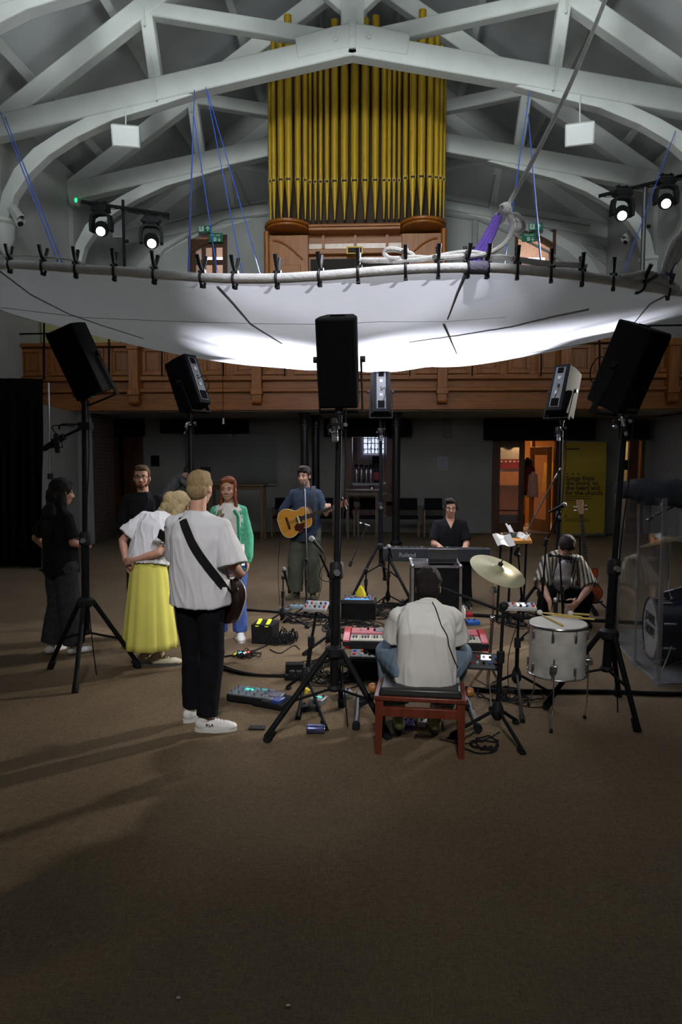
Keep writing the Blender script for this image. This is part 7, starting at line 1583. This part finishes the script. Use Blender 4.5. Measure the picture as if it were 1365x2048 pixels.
def cables(name, lab, c, rad, n, seed, h=.05, cat='cable', r=.005, kind='stuff', sq=1.0, m=BLKM):
    random.seed(seed); q = MB()
    for k in range(n):
        a0 = random.random()*6.28; rr_ = rad*random.uniform(.45, 1); cx, cy = random.uniform(-.3, .3)*rad, random.uniform(-.3, .3)*rad*sq; L_ = random.uniform(4, 9); pts = []
        for i in range(22): a = a0+L_*i/21; w = rr_*(1+.25*sin(a*1.7+k)); pts.append(V((c[0]+cx+w*cos(a), c[1]+cy+w*sin(a)*sq, .008+h*random.random()*(i % 3 == 1))))
        q.tube(pts, r, n=5, smooth=2)
    o = q.build(name, m); tag(o, lab, cat, kind=kind); return o
cables('cable_coil', 'heap of black cables spilling right of the bag with yellow tabs', G(562, 1282), .16, 12, 1, .14)
cables('cable_tangle', 'tangle of black cables around the foot of the central stand', G(672, 1345), .30, 16, 2, .06, sq=1.3); cables('cable_tangle', 'tangle of cables between the boxes behind the central pole', G(700, 1255), .30, 12, 4, .05); cables('cable_tangle', 'tangle of cables under the stage piano', G(800, 1225), .40, 12, 5, .04)
cables('cable_tangle', 'cables on the floor left of the acoustic guitarist\'s stands', G(610, 1240), .30, 7, 6, .03); cables('cable_loops', 'loose cable loops at the foot of the cymbal stands', G(1020, 1392), .22, 6, 7, .03); cables('cable_loops', 'thin cable loops on the floor by the boom stand base', G(970, 1490), .14, 4, 8, .02); cables('cable_tangle', 'cables and pedals heap before the crouching person', G(1060, 1245), .30, 10, 9, .05); cables('cable_tangle', 'small wires around the coloured plugs by the seen-from-behind legs', G(492, 1312), .12, 7, 10, .04, r=.004)
def run(pts, lab, r=.008, m=BLKM, name='floor_cable'):
    P = [G(*p)+V((0, 0, r+.001)) for p in pts]; tag(MB().tube(P, r, n=6, smooth=3).build(name, m), lab, 'cable')
run([(445, 1213), (480, 1221), (540, 1225), (575, 1228), (620, 1237), (680, 1235)], 'dark trunk cable from the guitar player\'s hip towards the small stands', .014)
run([(395, 1328), (440, 1338), (480, 1350), (540, 1355), (600, 1352)], 'thick cable running from the trousers to the power strip', .012); run([(420, 1322), (470, 1344), (520, 1352), (590, 1357)], 'second cable alongside the thick one to the power strip', .008)
run([(430, 1318), (480, 1310), (520, 1300), (545, 1285)], 'cable from the coloured plugs to the bag'); run([(640, 1355), (700, 1360), (760, 1358), (800, 1352)], 'cable running from the power strip under the stool', .010); run([(560, 1200), (548, 1150), (546, 1110), (546, 1080)], 'x', .003) if False else None
run([(925, 1380), (1000, 1387), (1100, 1387), (1240, 1388), (1300, 1392), (1400, 1392)], 'flat black cable strip crossing the floor at right', .018); run([(930, 1232), (990, 1236), (1100, 1240), (1230, 1246), (1290, 1250)], 'cable strip behind the floor drum', .02); run([(1010, 1390), (1040, 1412), (1075, 1418), (1100, 1408), (1118, 1385)], 'thin cable looping under the floor drum', .004)
run([(540, 1300), (560, 1310), (575, 1300), (590, 1290), (600, 1300)], 'short cable lying right of the cable heap', .005); run([(880, 1480), (930, 1492), (980, 1478), (1000, 1465)], 'thin cable along the foot of the boom stand', .004)
def dropcable(a, Ya, g, lab, r=.0035, sag=.06):
    A = at(*a, Ya); B = G(*g)+V((0, 0, .006)); P = [A.lerp(B, k/10)+V((sag*sin(pi*k/10), .02, 0)) for k in range(11)]; tag(MB().tube(P, r, n=5).build('hanging_cable', BLKM), lab, 'cable')
dropcable((562, 1068), 8.9, (560, 1212), 'cable dropping from the acoustic guitar body to the floor', sag=-.03); dropcable((637, 1120), 8.6, (630, 1215), 'cable dropping beside the olive trousers'); dropcable((1040, 1240), 5.5, (1022, 1400), 'cable hanging from the small white mixer', sag=-.05)
# pedal boards
PB = mat('board_grey', (.12, .15, .17), .35, .3)
t = thing('effects_board', 'grey multi-effects floor board with teal displays', 'pedal board', place(504, 1400), R(-17)); MB().box((0, 0, .035), (.33, .22, .05)).build('case', BLKM, t, bevel=.008); MB().box((0, .0, .063), (.33, .21, .012)).build('top_plate', PB, t, bevel=.004)
for r in range(3):
    for k in range(5): MB().cyl((-.135+k*.065, -.075+r*.06, .069), (-.135+k*.065, -.075+r*.06, .088), .008, n=10).build('foot_switch', CHR, t)
MB().bb(-.07, .0, .02, .05, .069, .072).build('screen', TEALG, t); MB().bb(.03, .10, .045, .08, .069, .072).build('screen', mat('dim_teal', (.02, .15, .15), emit=(.02, .25, .3), estr=.7), t)
t = thing('effects_board', 'low black pedal board right of the grey one', 'pedal board', place(550, 1408), R(-24)); MB().box((0, 0, .025), (.26, .24, .04)).build('frame', BLKM, t, bevel=.008)
MB().box((-.03, .03, .055), (.16, .12, .03)).build('wah_pedal', mat('purple_grey', (.07, .06, .10), .4), t, bevel=.006); MB().box((.06, -.05, .055), (.07, .11, .03)).build('stomp_box', mat('blue_box', (.02, .04, .20), .35), t, bevel=.006); MB().box((-.02, -.07, .055), (.08, .06, .03)).build('stomp_box', SLATE, t, bevel=.006)
def stomp(p, lab, m, rot=0, w=.075, d=.12, led=None):
    t = thing('stomp_pedal', lab, 'pedal', place(*p), R(rot)); MB().box((0, 0, .02), (w, d, .04)).build('case', m, t, bevel=.006); MB().cyl((0, -d*.28, .04), (0, -d*.28, .055), .010, n=12).build('foot_switch', CHR, t)
    for s in (-1, 1): MB().cyl((s*w*.25, d*.28, .04), (s*w*.25, d*.28, .052), .008, n=10).build('dial', BLKP, t)
    if led: MB().bb(-w*.2, w*.2, 0, .02, .04, .042).build('led', led, t)
SG = mat('silver_grey', (.22, .24, .26), .35, .5); stomp((818, 1455), 'blue-violet pedal between the shoes under the stool', mat('violet_box', (.06, .05, .28), .35)); stomp((637, 1405), 'grey pedal with display at the leaning stand', SG, -20, .11, .12, TEALG); stomp((692, 1392), 'silver pedal right of the central stand foot', SG, 15, .10, .12); stomp((620, 1420), 'flat black pedal under the central stand leg', BLKP, 10, .16, .08); stomp((845, 1450), 'white pedal by the right shoe under the stool', WPAP, -10, .06, .10)
stomp((946, 1248), 'bright blue pedal left of the crouching person', mat('bright_blue_box', (.02, .12, .5), .35), 10, .14, .12); stomp((925, 1232), 'red pedal by the flight case', mat('dark_red_box', (.25, .01, .015), .35), 0, .24, .12); stomp((598, 1216), 'pale teal pedal before the olive trousers', mat('pale_teal', (.25, .35, .4), .4), 10, .22, .12); stomp((570, 1222), 'grey pedal at the left of the guitarist\'s feet', SG, -12, .14, .10); stomp((1080, 1262), 'small blue pedal behind the floor drum', mat('blue_box', None), 0, .12, .1)
# power strip, adapters, phone, can
t = thing('power_strip', 'long black power strip left of the central stand', 'power strip', place(598, 1360), R(-4)); MB().box((0, 0, .02), (.24, .06, .04)).build('case', BLKM, t, bevel=.008)
for k in range(3): MB().box((-.06+k*.06, .0, .055), (.045, .05, .05)).build('plug', BLKP, t, bevel=.008)
t = thing('stage_box', 'black connector box beside the power strip', 'box', place(590, 1345), R(5)); MB().box((0, 0, .05), (.16, .10, .07)).build('case', BLKM, t, bevel=.006)
tag(MB().box(V(place(515, 1457))+V((0, 0, .006)), (.115, .065, .012), Matrix.Rotation(R(2), 3, 'Z')).build('phone', BLKP, bevel=.003), 'black phone lying on the carpet left of the stand leg', 'phone')
cp = V(place(632, 1467)); t = thing('drink_can', 'blue can lying on its side at the front of the carpet', 'can', tuple(cp)); MX = frame((1, .0, 0)); MB().lathe([(.0, -.062), (.025, -.062), (.031, -.055), (.031, .050), (.024, .060)], V((0, 0, .032)), MX, n=20).build('body', mat('can_blue', (.10, .11, .26), .3, .7, var=.5, scale=20), t); MB().lathe([(.024, .060), (.024, .063), (0, .063)], V((0, 0, .032)), MX, n=20).build('lid', CHR, t)
q = thing('coloured_plugs', 'red, yellow and blue plugs on a small lead near the bag', 'cable', place(486, 1312), R(20))
for k, m_ in enumerate((mat('plug_yellow', (.6, .5, .05), .5), mat('plug_cyan', (.05, .4, .5), .5), mat('plug_white', (.6, .6, .6), .5), mat('plug_red', (.6, .04, .03), .5))): MB().cyl((-.09+k*.045, .02*(k % 2), .02), (-.055+k*.045, .02*(k % 2)+.03, .022), .012, n=8).build('plug', m_, q)
tt = thing('crouching_hand_microphone', 'silver-headed microphone held by the crouching person', 'microphone', tuple(at(1112, 1206, 7.50))); tt.name = 'microphone'; MB().ell((0, 0, .03), (.026, .026, .03)).build('grille', mat('silver_mesh', (.5, .5, .52), .4, .8), tt); MB().lathe([(.02, .0), (.024, .01), (.022, -.10), (.035, -.12), (.035, -.2)], n=14).build('body', BLKP, tt)
for p, lb in (((357, 1998), 'small pale fleck on the carpet at the lower left'), ((577, 2013), 'small pale fleck on the carpet at the bottom')):
    tag(MB().ell(G(*p)+V((0, 0, .004)), (.008, .006, .004), n=8, m=5).build('paper_fleck', WPAP), lb, 'litter')
# trays on stands
def tilted_tray(p, Y, w, d, tilt, lab, screen, sx, rz=0, m=SLATE):
    c = at(*p, Y); t = mixer('stand_mixer', lab, tuple(c), tuple((Matrix.Rotation(R(rz), 3, 'Z') @ Matrix.Rotation(R(tilt), 3, 'X')).to_euler()), w, d, m, 2, 5, screen, sx); return t
tilted_tray((633, 1216), 5.62, .19, .14, 18, 'pale mixer tray on the leaning stand left of the central pole', None, None, -10, mat('pale_tray', (.32, .33, .34), .4))
tilted_tray((968, 1326), 5.05, .22, .16, 25, 'black tablet mixer with lit display right of the red keyboard', WG2, (-.02, .05, .0, .05), -8, SLATE)
tilted_tray((1040, 1217), 5.5, .24, .12, 10, 'small white mixer with two lit screens by the floor drum', WG2, (-.02, .06, -.02, .03), 0, mat('white_mixer', (.45, .45, .45), .4))
MB_ = MB().cyl(at(968, 1328, 5.05), at(1003, 1330, 4.96), .010, n=8); tag(MB_.build('mixer_bracket', BLKM), 'short bracket joining the tablet mixer to the boom stand', 'bracket')
pw = thing('bottle', 'small white bottle standing right of the flight case', 'bottle', place(926, 1236)); MB().lathe([(.03, 0), (.032, .01), (.032, .10), (.014, .13), (.012, .16)], n=14).build('body', WPAP, pw); MB().cyl((0, 0, .155), (0, 0, .18), .014, n=10).build('cap', CHR, pw)
